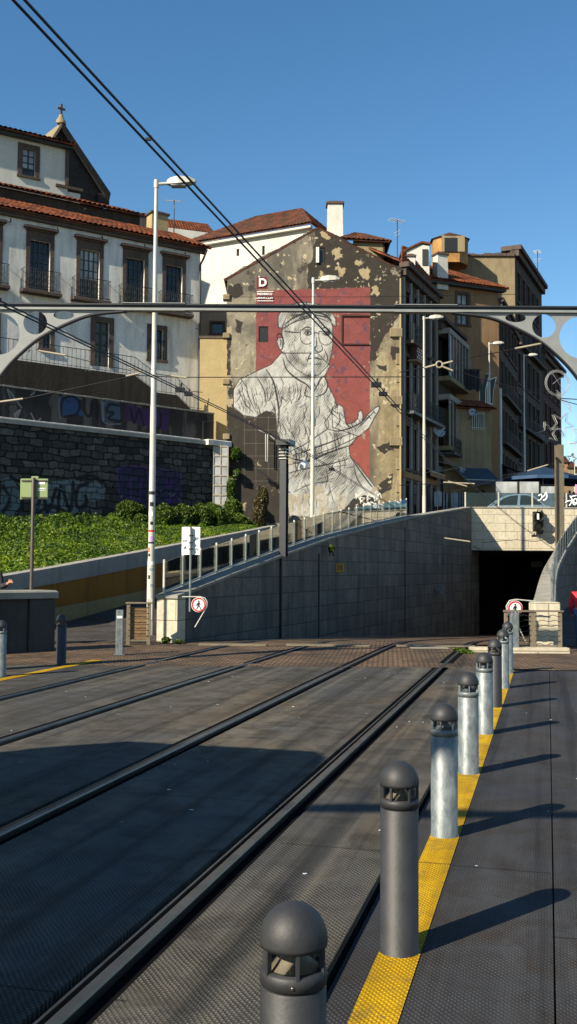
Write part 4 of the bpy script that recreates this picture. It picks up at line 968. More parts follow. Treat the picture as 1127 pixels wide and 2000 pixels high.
# painted mural letters of dark green on the brown wall
def wallpoly(F, pts, y0, th, mat, name, par):
    P_ = [V(F.sz(a, b_)[0], y0, F.sz(a, b_)[1]) for a, b_ in pts]; m = MB(); m.prism(P_, V(0, -th, 0)); return part(name, m, mat, par)
M['dkgreen'] = m_plain('dark_green_paint', (.02, .04, .032), .7)
for pl in ([(922, 728), (934, 732), (942, 755), (950, 730), (958, 728), (949, 762), (949, 790), (936, 790), (936, 762)], [(952, 742), (970, 736), (964, 762), (962, 790), (952, 788)]):
    wallpoly(F3, pl, -.004, .01, M['chalk'], 'graffiti_outline', b3); cx = sum(p[0] for p in pl)/len(pl); cy = sum(p[1] for p in pl)/len(pl)
    wallpoly(F3, [(cx+(a-cx)*.8, cy+(b_-cy)*.93) for a, b_ in pl], -.016, .006, M['dkgreen'], 'graffiti_fill', b3)
c3 = F3.w(x3, 0, 0); ph3 = 20; L3 = 9.3
wins3 = [(s, s+.95, za, za+2.1) for s in (.7, 2.4, 4.1, 5.8, 7.5) for za in (15.6, 12.6, 9.6, 6.7)]
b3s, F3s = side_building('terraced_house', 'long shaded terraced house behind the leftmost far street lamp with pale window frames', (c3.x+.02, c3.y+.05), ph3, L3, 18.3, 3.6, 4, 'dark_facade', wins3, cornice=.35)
for w_ in wins3: window(b3s, *w_, fr='granite', w=.14, cols=2, rows=3)
m = MB(); m.box((.05, -.1, 4.5), (.5, -.004, 12.8)); part('pale_pilaster', m, M['white_plaster'], b3s)
for za in (9.5, 12.5): balcony(b3s, .5, L3-.4, za, .35, .85, slab='granite', scroll=False, bars=.2)
# building 4: tall
F4 = Frame((.1*71, 71), 90); xa, xb = F4.sz(868, 600)[0], F4.sz(1006, 600)[0]; z4 = F4.sz(960, 498)[1]
b4 = thing('tall_house', 'tallest old house with a bare stained gable and dark windowed street side', 'building', F=F4)
m = MB(); m.box((xa, 0, 4), (xb, 6, z4-.1)); part('gable_wall', m, M['beige_plaster'], b4)
m = MB(); 
for i in range(9): a_ = xa+(xb-xa)*i/9; m.bbox((a_, -.15, z4-.1), (a_+(xb-xa)/9-.02, .4, z4+.02+.12*vn1(i*2.1)), .03)
part('parapet_stones', m, M['granite'], b4)
o4 = F4.w(xb, 0, 0); L4 = 11.2; z4s = z4+.45
wins4 = [(s, s+1.05, za, za+2.2) for s in (.8, 2.7, 4.6, 6.5, 8.4) for za in (21.0, 18.0, 15.0, 12.0, 9.2, 6.4)]
F4s = Frame((o4.x, o4.y), 24)
part('x', MB(), None) if False else None
t4 = thing('tall_house', 'dark street front of the tallest house, five storeys of narrow windows below a heavy cornice', 'building', F=F4s)
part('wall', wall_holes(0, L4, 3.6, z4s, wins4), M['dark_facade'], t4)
m = MB(); m.box((.3, .36, 3.6), (L4-.02, 5, z4s-.02)); part('core_wall', m, M['dark_facade'], t4)
for w_ in wins4: window(t4, *w_, fr='granite', w=.16, cols=2, rows=3)
m = MB(); m.bbox((-.05, -.5, z4s-.05), (L4+.1, 1, z4s+.3), .05); m.box((0, -.3, z4s-.5), (L4, -.002, z4s-.052)); part('cornice', m, M['granite'], t4)
for za in (11.9, 17.9): balcony(t4, .5, L4-.4, za, .35, .85, slab='granite', scroll=False, bars=.2)
# building 5 far end of the row
o5 = V(o4.x, o4.y, 0)+dirn(24)*(L4+.05); wins5 = [(s, s+1.1, za, za+2.1) for s in (.8, 3.0, 5.2, 7.4) for za in (16.2, 13.2, 10.2)]
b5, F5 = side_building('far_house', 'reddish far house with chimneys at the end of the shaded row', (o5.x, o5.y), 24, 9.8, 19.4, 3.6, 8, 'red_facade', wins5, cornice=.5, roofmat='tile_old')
for w_ in wins5: window(b5, *w_, fr='granite', w=.16, cols=2, rows=3)
for i, s in enumerate((.6, 4.5, 8.6)): p = F5.w(s, .8, 20.0); chimney(p, .7, .6, 1.3-.25*i, 'red_facade', ['tallest of the three chimneys on the reddish far house', 'middle chimney on the reddish far house', 'chimney at the far end of the reddish far house'][i], F5)
# roof lantern, white dormers, chimneys on the roofs of the row
t = thing('roof_lantern', 'wooden eight-sided lantern with a dark doorway on the roof beside the tall gable', 'roof lantern', loc=at(878, 500, 69.5))
q = at(878, 500, 69.5); hw = 37*69.5/FPX; hz = 38*69.5/FPX
oct_ = lambda r, z: [V(r*math.cos(R(22.5+45*i)), r*math.sin(R(22.5+45*i)), z) for i in range(8)]
m = MB(); m.add(oct_(hw, -.8)+oct_(hw, hz-.3), [(i, (i+1) % 8, 8+(i+1) % 8, 8+i) for i in range(8)]+[tuple(range(8, 16))]); part('lantern_wall', m, M['old_wood'], t)
m = MB(); m.add(oct_(hw+.15, hz-.3)+[V(0, 0, hz+.35)], [(i, (i+1) % 8, 8) for i in range(8)]+[tuple(range(7, -1, -1))]); part('lantern_roof', m, M['tile_old'], t)
m = MB(); m.box((-.55, -hw*.99, -.1), (.35, -hw*.9, hz-.5)); part('doorway', m, M['sign_black'], t); m = MB(); m.box((-.75, -hw*.995, -.1), (-.56, -hw*.88, hz-.36)); m.box((.36, -hw*.995, -.1), (.85, -hw*.88, hz-.36)); m.box((-.75, -hw*.997, hz-.49), (.85, -hw*.88, hz-.3)); part('door_frame', m, M['beige_plaster'], t)
chimney(at(860, 536, 60.2), .78, .6, 1.15, 'clean_white', 'white chimney on the red roof right of the lamp, small dark cap', F3)
chimney(at(802, 507, 57), .5, .5, .1, 'clean_white', 'tiny white chimney stub behind the mural house')
t = thing('roof_dormer', 'white gabled dormer with grey side on the roofs behind the mural house', 'dormer', loc=at(815, 520, 58)); q = at(815, 520, 58)
sc_ = 58/FPX; m = MB(); m.prism([V(-30*sc_, 0, -1.5), V(24*sc_, 0, -1.5), V(24*sc_, 0, 42*sc_), V(8*sc_, 0, 44*sc_), V(-30*sc_, 0, 26*sc_)], V(0, 2.5, 0)); part('dormer_wall', m, M['clean_white'], t)
m = MB(); m.prism([V(-33*sc_, -.1, 25*sc_), V(8*sc_, -.1, 46*sc_), V(26*sc_, -.1, 43*sc_), V(26*sc_, -.1, 47*sc_), V(8*sc_, -.1, 50*sc_), V(-33*sc_, -.1, 29*sc_)], V(0, 2.7, 0)); part('dormer_roof', m, M['tile_new'], t)
m = MB(); m.box((10*sc_, -.06, 2*sc_), (21*sc_, -.003, 34*sc_)); part('dormer_window', m, M['dark_wood'], t)
m = tile_roof(at(785, 520, 53), at(842, 560, 57), at(838, 500, 62), at(785, 480, 60)); solo('tiled_roof', m, M['tile_new'], 'bright red tiled roof slope between mural house and white dormer', 'roof')
# street level: low house, awnings, dish
F6 = Frame((.1657*57.6, 57.6), 76); x6 = F6.sz(960, 840)[0]; e6 = F6.sz(930, 797)[1]; w6 = [F6.sz(920, 840)[:1]+()]
a_ = F6.sz(922, 835); b_ = F6.sz(944, 808)
low = thing('low_house', 'small low house with orange tile edge and barred window below the brown wall', 'building', F=F6)
wn = (a_[0], b_[0], a_[1], b_[1]); part('wall', wall_holes(-.6, x6, 4.5, e6, [wn]), M['beige_plaster'], low); wq = window(low, *wn, cols=1, rows=1)
m = MB()
for i in range(7): s = wn[0]+(wn[1]-wn[0])*i/6; m.tube([V(s, -.06, wn[2]-.15), V(s, -.06, wn[3]+.1)], .022, 5)
m.tube([V(wn[0]-.1, -.06, wn[2]), V(wn[1]+.1, -.06, wn[2])], .02, 5); m.tube([V(wn[0]-.1, -.06, wn[3]), V(wn[1]+.1, -.06, wn[3])], .02, 5); part('window_bars', m, M['pole'], wq)
m = tile_roof(V(-.7, -.35, e6), V(x6+.2, -.35, e6-.05), V(x6+.2, 1.9, e6+.75), V(-.7, 1.9, e6+.8)); part('roof', m, M['tile_new'], low)
m = MB(); m.box((-.6, .36, 4.5), (x6-.1, 2.4, e6-.02)); part('core_wall', m, M['beige_plaster'], low)
def dish(px, py, Y, r, label, rz):
    t = thing('satellite_dish', label, 'satellite dish', loc=at(px, py, Y), rz=rz, group='satellite dishes')
    m = MB(); m.lathe([(r*k/8, -.12*r*(1-(k/8)**2)*2) for k in range(9)], 28, M=Matrix.Rotation(R(78), 4, 'X')); m.lathe([(r*k/8, -.12*r*(1-(k/8)**2)*2-.02) for k in range(9)], 28, M=Matrix.Rotation(R(78), 4, 'X')); part('reflector', m, M['dish'], t)
    m = MB(); m.tube([V(0, .05, -.1), V(0, .5, -.3), V(0, .7, -.3)], .03, 6); part('mount', m, M['iron'], t); m = MB(); m.tube([V(0, 0, -r), V(0, -.5, -.1)], .015, 5); m.box((-.05, -.56, -.13), (.05, -.46, -.05)); part('feed_arm', m, M['iron'], t)
    me = text_mesh('zon', r*.55, .004, .004, Matrix.Translation((0, -.05*r-.03, .05)) @ Matrix.Rotation(R(-12), 4, 'X')); part('lettering', me, M['sign_black'], t)
dish(858, 839, 55.2, .42, 'larger grey satellite dish on the shaded wall beside the lamp pole', .5); dish(923, 805, 57.2, .19*1.2, 'smaller grey satellite dish over the barred window', .2)
def awning(F, s0, s1, z, d, drop, mat, label, valance=True):
    t = thing('awning', label, 'awning', F=F, group='shop awnings')
    m = MB(); m.prism([V(s0, 0, z), V(s0, -d, z-drop), V(s0, -d, z-drop-.03), V(s0, 0, z-.05)], V(s1-s0, 0, 0)); part('canopy', m, M[mat], t)
    m = MB(); m.box((s0, -d-.01, z-drop-.28), (s1, -d+.005, z-drop-.02)); part('valance', m, M[mat], t)
    m = MB(); m.tube([V(s0, -d, z-drop-.02), V(s1, -d, z-drop-.02)], .025, 6); m.tube([V(s0+.03, 0, z-drop-.2), V(s0+.03, -d, z-drop-.05)], .02, 5); m.tube([V(s1-.03, 0, z-drop-.2), V(s1-.03, -d, z-drop-.05)], .02, 5); part('awning_frame', m, M['pole'], t)
M['awn_grey'] = m_plain('awning_grey', (.16, .19, .22), .8)
awning(F2, .6, 2.9, 7.6, 1.2, .35, 'awn_grey', 'grey awning over the first shop past the lamp'); awning(F2, 3.1, 5.2, 7.3, 1.4, .5, 'awn_grey', 'pale sloping awning below the verandas'); awning(F6, .1, 2.2, 7.35, 1.5, .8, 'awning', 'navy awning in front of the low house'); awning(F3s, .2, 3.2, 8.1, 1.3, .6, 'awning', 'navy awning at the foot of the shaded terraced house')
awning(F1, 3.2, 6.2, 7.0, .6, .3, 'brown_wall', 'brown shop canopy beside the mural corner')
me = text_mesh('JOIAS', .34, .02, .004, Matrix.Translation((1.7, -1.33, 7.25))); 
# shop fronts: doors & goods at ground level on building 2
m = MB()
for s in (.4, 1.6, 2.9): m.box((s, -.1, 4.6), (s+.12, -.004, 7.0))
m.box((.3, -.11, 7.0), (4.8, -.004, 7.3)); part('shop_front', m, M['awn_grey'], b2)
# ================================================================ LEFT HOUSE (white, above the terraces)
e = at(389, 700, 52); FH = Frame((e.x, e.y), 57.5)
def hr(a, b_, c_, d_, F=FH, y=0): p_ = F.sz(a, d_, y); q_ = F.sz(c_, b_, y); r_ = F.sz(a, b_, y); s_ = F.sz(c_, d_, y); return (min(p_[0], r_[0]), max(q_[0], s_[0]), (p_[1]+s_[1])/2, (q_[1]+r_[1])/2)
hs = thing('white_house', 'big stained white house with iron balconies on the left above the terraces', 'building', F=FH)
zE = (FH.sz(389, 492)[1]+FH.sz(60, 412)[1])/2
up = [hr(59, 475, 96, 590), hr(157, 488, 193, 596), hr(247, 502, 281, 600), hr(324, 518, 355, 612)]
zt_u = sum(h[3] for h in up)/4; zb_u = FH.sz(83, 572)[1]
up = [(h[0], h[1], zb_u, zt_u) for h in up]; wpitch = up[0][0]-up[1][0]
up = [(up[0][0]+wpitch, up[0][1]+wpitch, zb_u, zt_u)] + up
lo = [hr(186, 628, 212, 716), hr(295, 643, 318, 702), hr(84, 615, 98, 680), (up[0][0], up[0][1], 11.6, 13.9)]
part('wall', wall_holes(-16, 0, 8, zE, up+lo, back=.4, rev=.25), M['white_plaster'], hs)
m = MB(); m.box((-16, .42, 8), (-.02, 3.0, zE-.02)); part('core_wall', m, M['white_plaster'], hs)
for i, w_ in enumerate(up):
    window(hs, *w_, fr='granite', w=.2, cols=4, rows=5, cornice=True, sill=False, rev=.2, thick=.03)
    balcony(hs, w_[0]-.42, w_[1]+.42, zb_u-.02, .45, 1.0)
window(hs, *lo[0], fr='granite', w=.24, cols=2, rows=4, sill=False, rev=.2, thick=.05); window(hs, *lo[1], fr='granite', w=.22, cols=2, rows=3, rev=.2)
w_ = lo[1]; m = MB()
for k in range(9): s = w_[0]-.06+(w_[1]-w_[0]+.12)*k/8; m.tube([V(s, -.07, w_[2]), V(s, -.13, w_[2]+.5), V(s, -.07, w_[2]+1.0)], .014, 4)
for zz in (w_[2]+.05, w_[2]+1.0): m.tube([V(w_[0]-.1, -.08, zz), V(w_[1]+.1, -.08, zz)], .016, 4)
part('window_bars', m, M['iron'], hs)
window(hs, *lo[2], fr='granite', w=.2, cols=2, rows=3, rev=.2); window(hs, *lo[3], fr='granite', w=.2, cols=2, rows=3, rev=.2)
m = MB(); m.box((-16, -.26, zE-.13), (.25, .1, zE-.003)); m.box((-16, -.16, zE-.3), (.2, -.003, zE-.132)); part('eave', m, M['granite'], hs)
m = tile_roof(V(-16, -.38, zE+.0), V(.4, -.38, zE+.0), V(-.6, 2.0, zE+1.25), V(-16, 2.0, zE+1.25), pitch=.27, amp=.06); ridge(m, V(.4, -.38, zE), V(-.6, 2.0, zE+1.25)); part('roof', m, M['tile_new'], hs)
m = MB(); m.box((-16, 2.02, zE+.2), (-2.6, 2.3, zE+1.85)); part('attic_wall', m, M['brown_stain'], hs)
m = tile_roof(V(-16, 1.8, zE+1.85), V(-2.4, 1.8, zE+1.85), V(-3, 3.3, zE+2.5), V(-16, 3.3, zE+2.5), pitch=.27, amp=.06); part('roof', m, M['tile_new'], hs)
m = MB(); a = V(.22, -.34, zE-.1); m.tube([a, V(.08, -.2, zE-.6), V(-.03, -.08, zE-.9), V(-.03, -.08, 8)], .06, 8); part('drain_pipe', m, M['dark_wood'], hs)
m = MB()
for i in range(6): s = -1-2.3*i; m.tube([V(s, -.02, zE-.55), V(s, -.25, zE-.6), V(s, -.2, zE-.42)], .03, 6)
part('wall_hooks', m, M['iron'], hs)
p = FH.hit(307, 455, 3.2); q = FH.w(p.x, 3.2, p.z-.1); chimney(q, 1.05, .75, 1.05, 'yellow_plaster', 'mossy yellow chimney behind the left tiled roof', FH, cap='granite')
# upper white storey with its own tiled eave
FU = Frame((at(157, 400, 56).x, 56), 58.5)
uh = thing('upper_house', 'white upper building with a dark framed window and tiled eave at the top left', 'building', F=FU)
zU = FU.sz(70, 272)[1]; wu = hr(44, 291, 68, 344, FU); xs_ = FU.sz(133, 300)[0]
part('wall', wall_holes(-14, xs_, 17, zU, [wu], back=.4), M['clean_white'], uh); m = MB(); m.box((-14, .42, 17), (xs_-.02, 6, zU-.02)); part('core_wall', m, M['clean_white'], uh)
window(uh, *wu, fr='granite', w=.26, cols=2, rows=4, thick=.04)
m = MB(); m.box((xs_, .05, 17), (0, 3, FU.sz(150, 377)[1])); part('lower_wall', m, M['clean_white'], uh); m = MB(); m.box((xs_-.7, -.12, FU.sz(133, 366)[1]-.1), (.1, .8, FU.sz(133, 366)[1]+.05)); m.box((xs_-.16, -.06, FU.sz(133, 362)[1]), (xs_+.05, .3, zU)); part('stone_trim', m, M['granite'], uh)
m = MB(); m.box((-14, -.35, zU-.2), (xs_+.1, -.003, zU-.02)); part('eave_board', m, M['dark_wood'], uh)
m = tile_roof(V(-14, -.55, zU), V(xs_+.25, -.55, zU), V(xs_-.6, 3, zU+1.1), V(-14, 3, zU+1.1), pitch=.27, amp=.06); ridge(m, V(xs_+.25, -.55, zU), V(xs_-.6, 3, zU+1.1)); part('roof', m, M['tile_new'], uh)
# church gable with cross
FC = Frame((at(205, 400, 60).x, 60), 52)
ch = thing('church_gable', 'dark stone church gable with a sloping roof behind the upper white house', 'church', F=FC)
cz = lambda a, b_: FC.sz(a, b_)
pts = [cz(200, 430), cz(200, 378), cz(118, 250), cz(62, 330), cz(62, 430)]
m = MB(); m.prism([V(a, 0, b_) for a, b_ in pts], V(0, 7, 0)); part('gable_wall', m, M['church_stone'], ch)
a, b_ = cz(212, 380), cz(118, 240); c_ = cz(50, 345)
m = MB(); dv = V(0, 7.4, 0)
m.prism([V(a[0], -.3, a[1]), V(b_[0], -.3, b_[1]), V(b_[0], -.3, b_[1]-.55), V(a[0]-.1, -.3, a[1]-.5)], dv); part('roof_slope', m, M['church_stone'], ch)
m = MB(); m.prism([V(c_[0], -.3, c_[1]), V(b_[0]-.002, -.3, b_[1]), V(b_[0]-.002, -.3, b_[1]-.3), V(c_[0], -.3, c_[1]-.3)], dv); part('roof_slope', m, M['beige_plaster'], ch)  # sunlit slope of the same roof: its light is put into this paler material
m = MB(); q = cz(196, 392); m.bbox((q[0]-.3, -.25, q[1]-.2), (q[0]+.5, .2, q[1]+.35), .04); m.box((q[0]-.1, -.15, q[1]-2), (q[0]+.15, .1, q[1]-.2)); part('corner_moulding', m, M['church_stone'], ch)
p = FC.w(b_[0], -.1, b_[1]); t = thing('stone_cross', 'small stone cross on a pedestal at the church gable peak', 'cross', loc=p, rz=FC.rz)
m = MB(); m.lathe([(.34, -.1), (.3, .1), (.16, .3), (.13, .45)], 4); part('pedestal', m, M['beige_plaster'], t)
m = MB(); m.bbox((-.06, -.05, .44), (.06, .05, 1.12), .01); m.bbox((-.24, -.052, .78), (.24, .052, .89), .01); part('cross', m, M['granite'], t)
# flat dark roof and far strip of white wall + red roof between house and white block
m = tile_roof(at(300, 446, 70), at(420, 456, 73), at(405, 438, 77), at(300, 425, 75)); solo('tiled_roof', m, M['tile_new'], 'low red tiled roof strip behind the mossy chimney', 'roof')
q = at(370, 475, 71); m = MB(); m.box((-3.2, 0, -2.9), (2.2, 3, .95)); solo('back_house', m, M['clean_white'], 'white wall of a back house under the low red roof strip', 'building', loc=q, rz=.35)
q = at(262, 425, 60); m = MB(); m.box((-1.6, 0, -2), (1.2, 3, .2)); m.box((-1.7, -.1, .2), (1.3, 3.1, .32)); solo('flat_roof', m, M['dark_concrete'], 'dark flat roof box seen above the left tiles', 'roof', loc=q, rz=.3)
# ================================================================ BIG WHITE BUILDING with hipped roof
c = at(603, 470, 58.5); FWb = Frame((c.x, c.y), 117); wb = thing('white_block', 'bright white windowless house with hipped red roof behind the mural house', 'building', F=FWb)
zWt = FWb.sz(600, 441)[1]; xl = FWb.sz(383, 560)[0]-1
wsm = [hr(462, 486, 467, 500, FWb), hr(512, 480, 517, 498, FWb)]
part('wall', wall_holes(xl, 0, 4, zWt, wsm, back=.4), M['clean_white'], wb); m = MB(); m.box((xl, .42, 4), (-.02, 9, zWt-.02)); part('core_wall', m, M['clean_white'], wb)
for w_ in wsm: window(wb, *w_, cols=1, rows=1)
r0_ = FWb.hit(497, 424, 4.0); r1_ = FWb.hit(589, 409, 4.0)
zr = (r0_.z+r1_.z)/2
m = tile_roof(V(xl-.3, -.4, zWt), V(.35, -.4, zWt), V(r1_.x, 4, zr), V(r0_.x, 4, zr)); ridge(m, V(r0_.x, 4, zr), V(r1_.x, 4, zr)); ridge(m, V(.35, -.4, zWt), V(r1_.x, 4, zr)); part('roof', m, M['tile_old'], wb)
m = tile_roof(V(.35, -.4, zWt), V(.35, 9.5, zWt), V(r1_.x, 4.1, zr), V(r1_.x, 4, zr)); part('roof', m, M['tile_new'], wb)  # same roof as the front; brighter tile colour stands in for sun on this hip
m = MB(); m.box((xl, -.3, zWt-.22), (.25, -.003, zWt-.06)); part('cornice', m, M['clean_white'], wb)
m = MB(); m.tube([V(.02, -.08, zWt-.3), V(.02, -.08, 6)], .05, 6); part('drain_pipe', m, M['beige_plaster'], wb)
# shaded blue-grey gap house and yellow wall left of mural
q0 = at(388, 640, 54); q1 = at(446, 640, 54)
gh = thing('gap_house', 'low grey house in shade with a dark window between the white house and the mural', 'building', loc=(q0.x, 54, 0)); w = q1.x-q0.x
zg = at(415, 604, 54).z; zw0 = at(415, 655, 54).z
part('wall', wall_holes(-.6, w+1, 6, zg, [(.7, 1.35, zw0+.1, zw0+.7)]), M['grey_band'], gh); window(gh, .7, 1.35, zw0+.1, zw0+.7, fr='granite', w=.1, cols=1, rows=1)
m = MB(); m.box((-.7, -.25, zg), (w+1.1, 3, zg+.2)); part('roof_slab', m, M['dark_concrete'], gh)
q0 = at(389, 800, 51.2); q1 = at(446, 800, 51.2); zy = at(415, 661, 51.2).z
m = MB(); m.box((0, 0, 4), (q1.x-q0.x, 1.5, zy)); yw = thing('yellow_wall', 'sunlit yellow plaster wall wedged between the white house and the mural house', 'wall', loc=(q0.x, 51.2, 0)); part('wall_body', m, M['yellow_plaster'], yw); m = MB(); m.box((-.05, -.05, zy+.002), (q1.x-q0.x+.05, 1.6, zy+.13)); part('coping', m, M['granite'], yw)
# ================================================================ TERRACES below the left house
# A: stained terrace wall with stair rail
FA = Frame((at(400, 800, 50.9).x, 50.9), 53)
ta = thing('terrace_wall', 'brown stained terrace wall with an outside stair below the white house', 'wall', F=FA)
tz = FA.sz(100, 712)[1]; sA = FA.sz(265, 722)[0]; sB = FA.sz(308, 768)[0]; sC = FA.sz(345, 770)[0]; sD = FA.sz(373, 797)[0]; zB = FA.sz(325, 769)[1]
m = MB(); poly = [V(-16, 0, 6), V(-16, 0, tz), V(sA, 0, tz), V(sB, 0, zB), V(sC, 0, zB), V(sD, 0, FA.sz(373, 799)[1]), V(0, 0, FA.sz(400, 802)[1]), V(0, 0, 6)]
m.prism(poly, V(0, .9, 0)); part('wall_body', m, M['brown_stain'], ta)
m = MB(); path = [V(-16, .1, tz), V(sA, .1, tz), V(sB, .1, zB), V(sC, .1, zB), V(sD, .1, FA.sz(373, 799)[1]), V(-.1, .1, FA.sz(400, 802)[1])]
for k in range(len(path)-1):
    a, b_ = path[k], path[k+1]; n = max(2, int((b_-a).length/.22))
    for i in range(n): p = a.lerp(b_, i/n); m.tube([p, p+V(0, 0, .95)], .011, 4, caps=False)
m.tube([p+V(0, 0, .95) for p in path], .018, 5); m.tube([p+V(0, 0, .1) for p in path], .012, 4); part('stair_railing', m, M['iron'], ta)
# B: dark graffitied parapet
def painted_wall(name, F, s0, s1, za, zb_, nx, ny, fn, mat, par, y=0.0, th=.3, rel=.0):
    S_, Z_ = np.meshgrid(np.linspace(s0, s1, nx), np.linspace(za, zb_, ny)); px = np.zeros_like(S_); 
    r = Raster(S_, Z_); fn(r); P = np.stack([S_, np.full_like(S_, y)-rel*fbm(S_*2.2, Z_*2.6, 4, 4), Z_], -1)
    part(name, grid_mesh(P, r.c), mat, par); m = MB(); m.box((s0+.003, y+.02, za), (s1-.003, y+th, zb_-.003)); part('wall_core', m, M['dark_concrete'], par)
FBp = Frame((at(436, 850, 50.0).x, 50.0), 48.6)
tb = thing('parapet_wall', 'dark parapet wall covered in blue and purple graffiti above the stone wall', 'wall', F=FBp)
zbt = (FBp.sz(395, 803, .8)[1]+FBp.sz(60, 766, .8)[1])/2; zl_ = (FBp.sz(400, 857)[1]+FBp.sz(60, 828)[1])/2
bub = {}
def paintB(r):
    n = fbm(r.X*1.2, r.Y*1.2, 5, 3); r.c[..., :3] = (np.array((.022, .020, .020))*(.55+.9*n)[..., None])
    st = np.clip((fbm(r.X*2.5, r.Y*.5, 5, 8)-.52)*5, 0, .6); r.blend(st, (.10, .09, .08))
    def P_(a, b_): return FBp.sz(a, b_, .8)
    def P2(a, b_): return FBp.sz(a, b_, .8)
    r.fill([P2(118, 776), P2(155, 772), P2(160, 812), P2(122, 815)], (.022, .05, .12), .2, 1.2, 3); r.fill([P2(205, 782), P2(236, 786), P2(236, 824), P2(208, 822)], (.04, .065, .10), .2, 1.2, 5); r.fill([P2(240, 790), P2(330, 800), P2(326, 836), P2(244, 828)], (.035, .018, .06), .3, 1.0, 7)
    K2 = (.008, .008, .011); LT = (.10, .13, .16)
    for pts, w, c_ in (([(120, 812), (122, 782), (140, 774), (155, 786), (150, 808), (126, 814)], .06, K2), ([(165, 780), (166, 805), (176, 812), (180, 784)], .07, K2), ([(188, 784), (190, 818)], .08, K2), ([(200, 784), (202, 820)], .08, LT), ([(232, 792), (214, 790), (210, 804), (222, 806), (212, 818), (234, 822)], .07, K2), ([(228, 786), (206, 784), (203, 824), (236, 828)], .03, LT), ([(118, 818), (116, 780), (140, 770), (160, 780)], .03, LT), ([(255, 798), (262, 826), (272, 800), (280, 830)], .06, K2), ([(300, 806), (296, 832), (312, 834), (314, 808)], .07, K2)): r.stroke([P2(*p) for p in pts], w, c_, .85)
    for i in range(16):
        x, z = P_(rng.uniform(0, 130) if i < 9 else rng.uniform(330, 360), rng.uniform(770, 820)); r.stroke([(x, z), (x+rng.uniform(-.5, .5), z+rng.uniform(-.4, .4)), (x+rng.uniform(-.6, .6), z+rng.uniform(-.5, .5))], .03, (.015, .015, .018) if i % 2 else (.22, .22, .22), .8)
M['paintwall'] = m_attr('painted_render', .7, .4, 6)
painted_wall('wall_face', FBp, -17, 0, zl_-.1, zbt, 640, 80, paintB, M['paintwall'], tb, y=.8)
m = MB()
for i in range(34): s = -17+i*.5; m.bbox((s, .72, zbt), (s+.485, 1.2, zbt+.06+.012*(i % 2)), .008)
part('coping', m, M['concrete'], tb)
m = MB(); s = FBp.sz(417, 840, .8)[0]
for i in range(6): m.tube([V(-.75+.13*i, .7, zl_), V(-.75+.13*i, .7, zl_+1.1)], .018, 5)
m.tube([V(-.8, .7, zl_+1.1), V(-.05, .7, zl_+1.1)], .02, 5); part('small_gate', m, M['iron'], tb)
# D: big rubble wall with ledge
td = thing('stone_wall', 'tall dark rubble stone retaining wall with large graffiti behind the green bank', 'wall', F=FBp)
def paintD(r):
    def Q(a, b_): return FBp.sz(a, b_)
    r.c[..., 3] = 0
    def blob(pts, col, w=.03, a=1, seed=0): r.fill([Q(*p) for p in pts], col, .12, 2, seed, a, alpha=.95)
    blob([(0, 935), (20, 930), (35, 945), (40, 990), (20, 1012), (0, 1015)], (.10, .13, .14), seed=1)
    blob([(60, 960), (80, 948), (105, 940), (135, 935), (165, 940), (205, 945), (205, 975), (160, 985), (140, 1010), (95, 1005), (70, 1008)], (.13, .155, .165), seed=2)
    blob([(228, 915), (262, 912), (300, 920), (352, 924), (350, 985), (310, 985), (290, 1000), (250, 985), (232, 960)], (.055, .02, .12), seed=3)
    K = (.008, .008, .010)
    def st(pts, w=.09, c=K, a=.95): r.stroke([Q(*p) for p in pts], w, c, a, alpha=.97)
    for p_ in ([(20, 930), (38, 950), (42, 985), (25, 1012)], [(5, 950), (18, 975), (5, 1000)], [(70, 1005), (82, 960), (92, 1000), (108, 955)], [(112, 1005), (118, 950), (136, 998), (142, 942)], [(170, 945), (150, 955), (150, 990), (168, 985), (166, 968)], [(60, 1010), (100, 990), (140, 1008)], [(150, 935), (180, 930), (205, 950)]): st(p_)
    NV = (.018, .022, .055)
    for p_ in ([(232, 925), (300, 928)], [(266, 925), (262, 985)], [(240, 935), (245, 970)], [(285, 945), (282, 985), (300, 985)], [(315, 925), (312, 985)], [(315, 930), (345, 935), (340, 960), (318, 960)], [(345, 930), (348, 985)]): st(p_, .22, NV)
    for p_ in ([(228, 915), (262, 910), (352, 922)], [(352, 922), (352, 980), (330, 992)], [(228, 915), (232, 965), (250, 990)]): st(p_, .035, (.09, .05, .17))
    for i in range(60):
        a, b_ = Q(rng.uniform(0, 380), rng.uniform(940, 1010)); r.stroke([(a, b_), (a+rng.uniform(-.3, .3), b_+rng.uniform(-.2, .2))], .015, (.3, .32, .33), .6, alpha=.6)
xl_ = -17.5; painted_wall('wall_face', FBp, xl_, -.45, 2.6, zl_-.22, 560, 150, paintD, M['rubble'], td, y=0, th=.75, rel=.09)
m = MB(); m.bbox((xl_, -.16, zl_-.2), (-1.2, .8, zl_+.02), .03); part('ledge', m, M['grey_band'], td)
m = MB()
for i in range(32): m.bbox((xl_+.5*i, -.14, zl_+.022), (xl_+.5*i+.485, .1, zl_+.05), .006)
part('ledge_tiles', m, M['white_paint'], td)
m = MB(); m.bbox((-1.2, -.35, zl_-.22), (.3, .8, zl_+.06), .03); part('concrete_canopy', m, M['white_plaster'], td)
dq = FBp.sz(414, 900); dr = FBp.sz(440, 978)
dr_t = thing('white_door', 'tall narrow white framed glazed door at the end of the stone wall', 'door', loc=FBp.w(-.2, -.45, 0), rz=.05); x0, x1, z0_, z1_ = -.62, .16, 3.6, zl_-.24
m = MB(); m.box((x0, -.06, z0_), (x1, -.02, z1_)); part('door_panel', m, M['pane_light'], dr_t)
m = MB()
for x in (x0, x1-.06): m.box((x, -.1, z0_), (x+.06, -.062, z1_))
for k in range(9): z = z0_+(z1_-z0_)*k/8; m.box((x0+.06, -.098, z-.03), (x1-.06, -.064, z+.03))
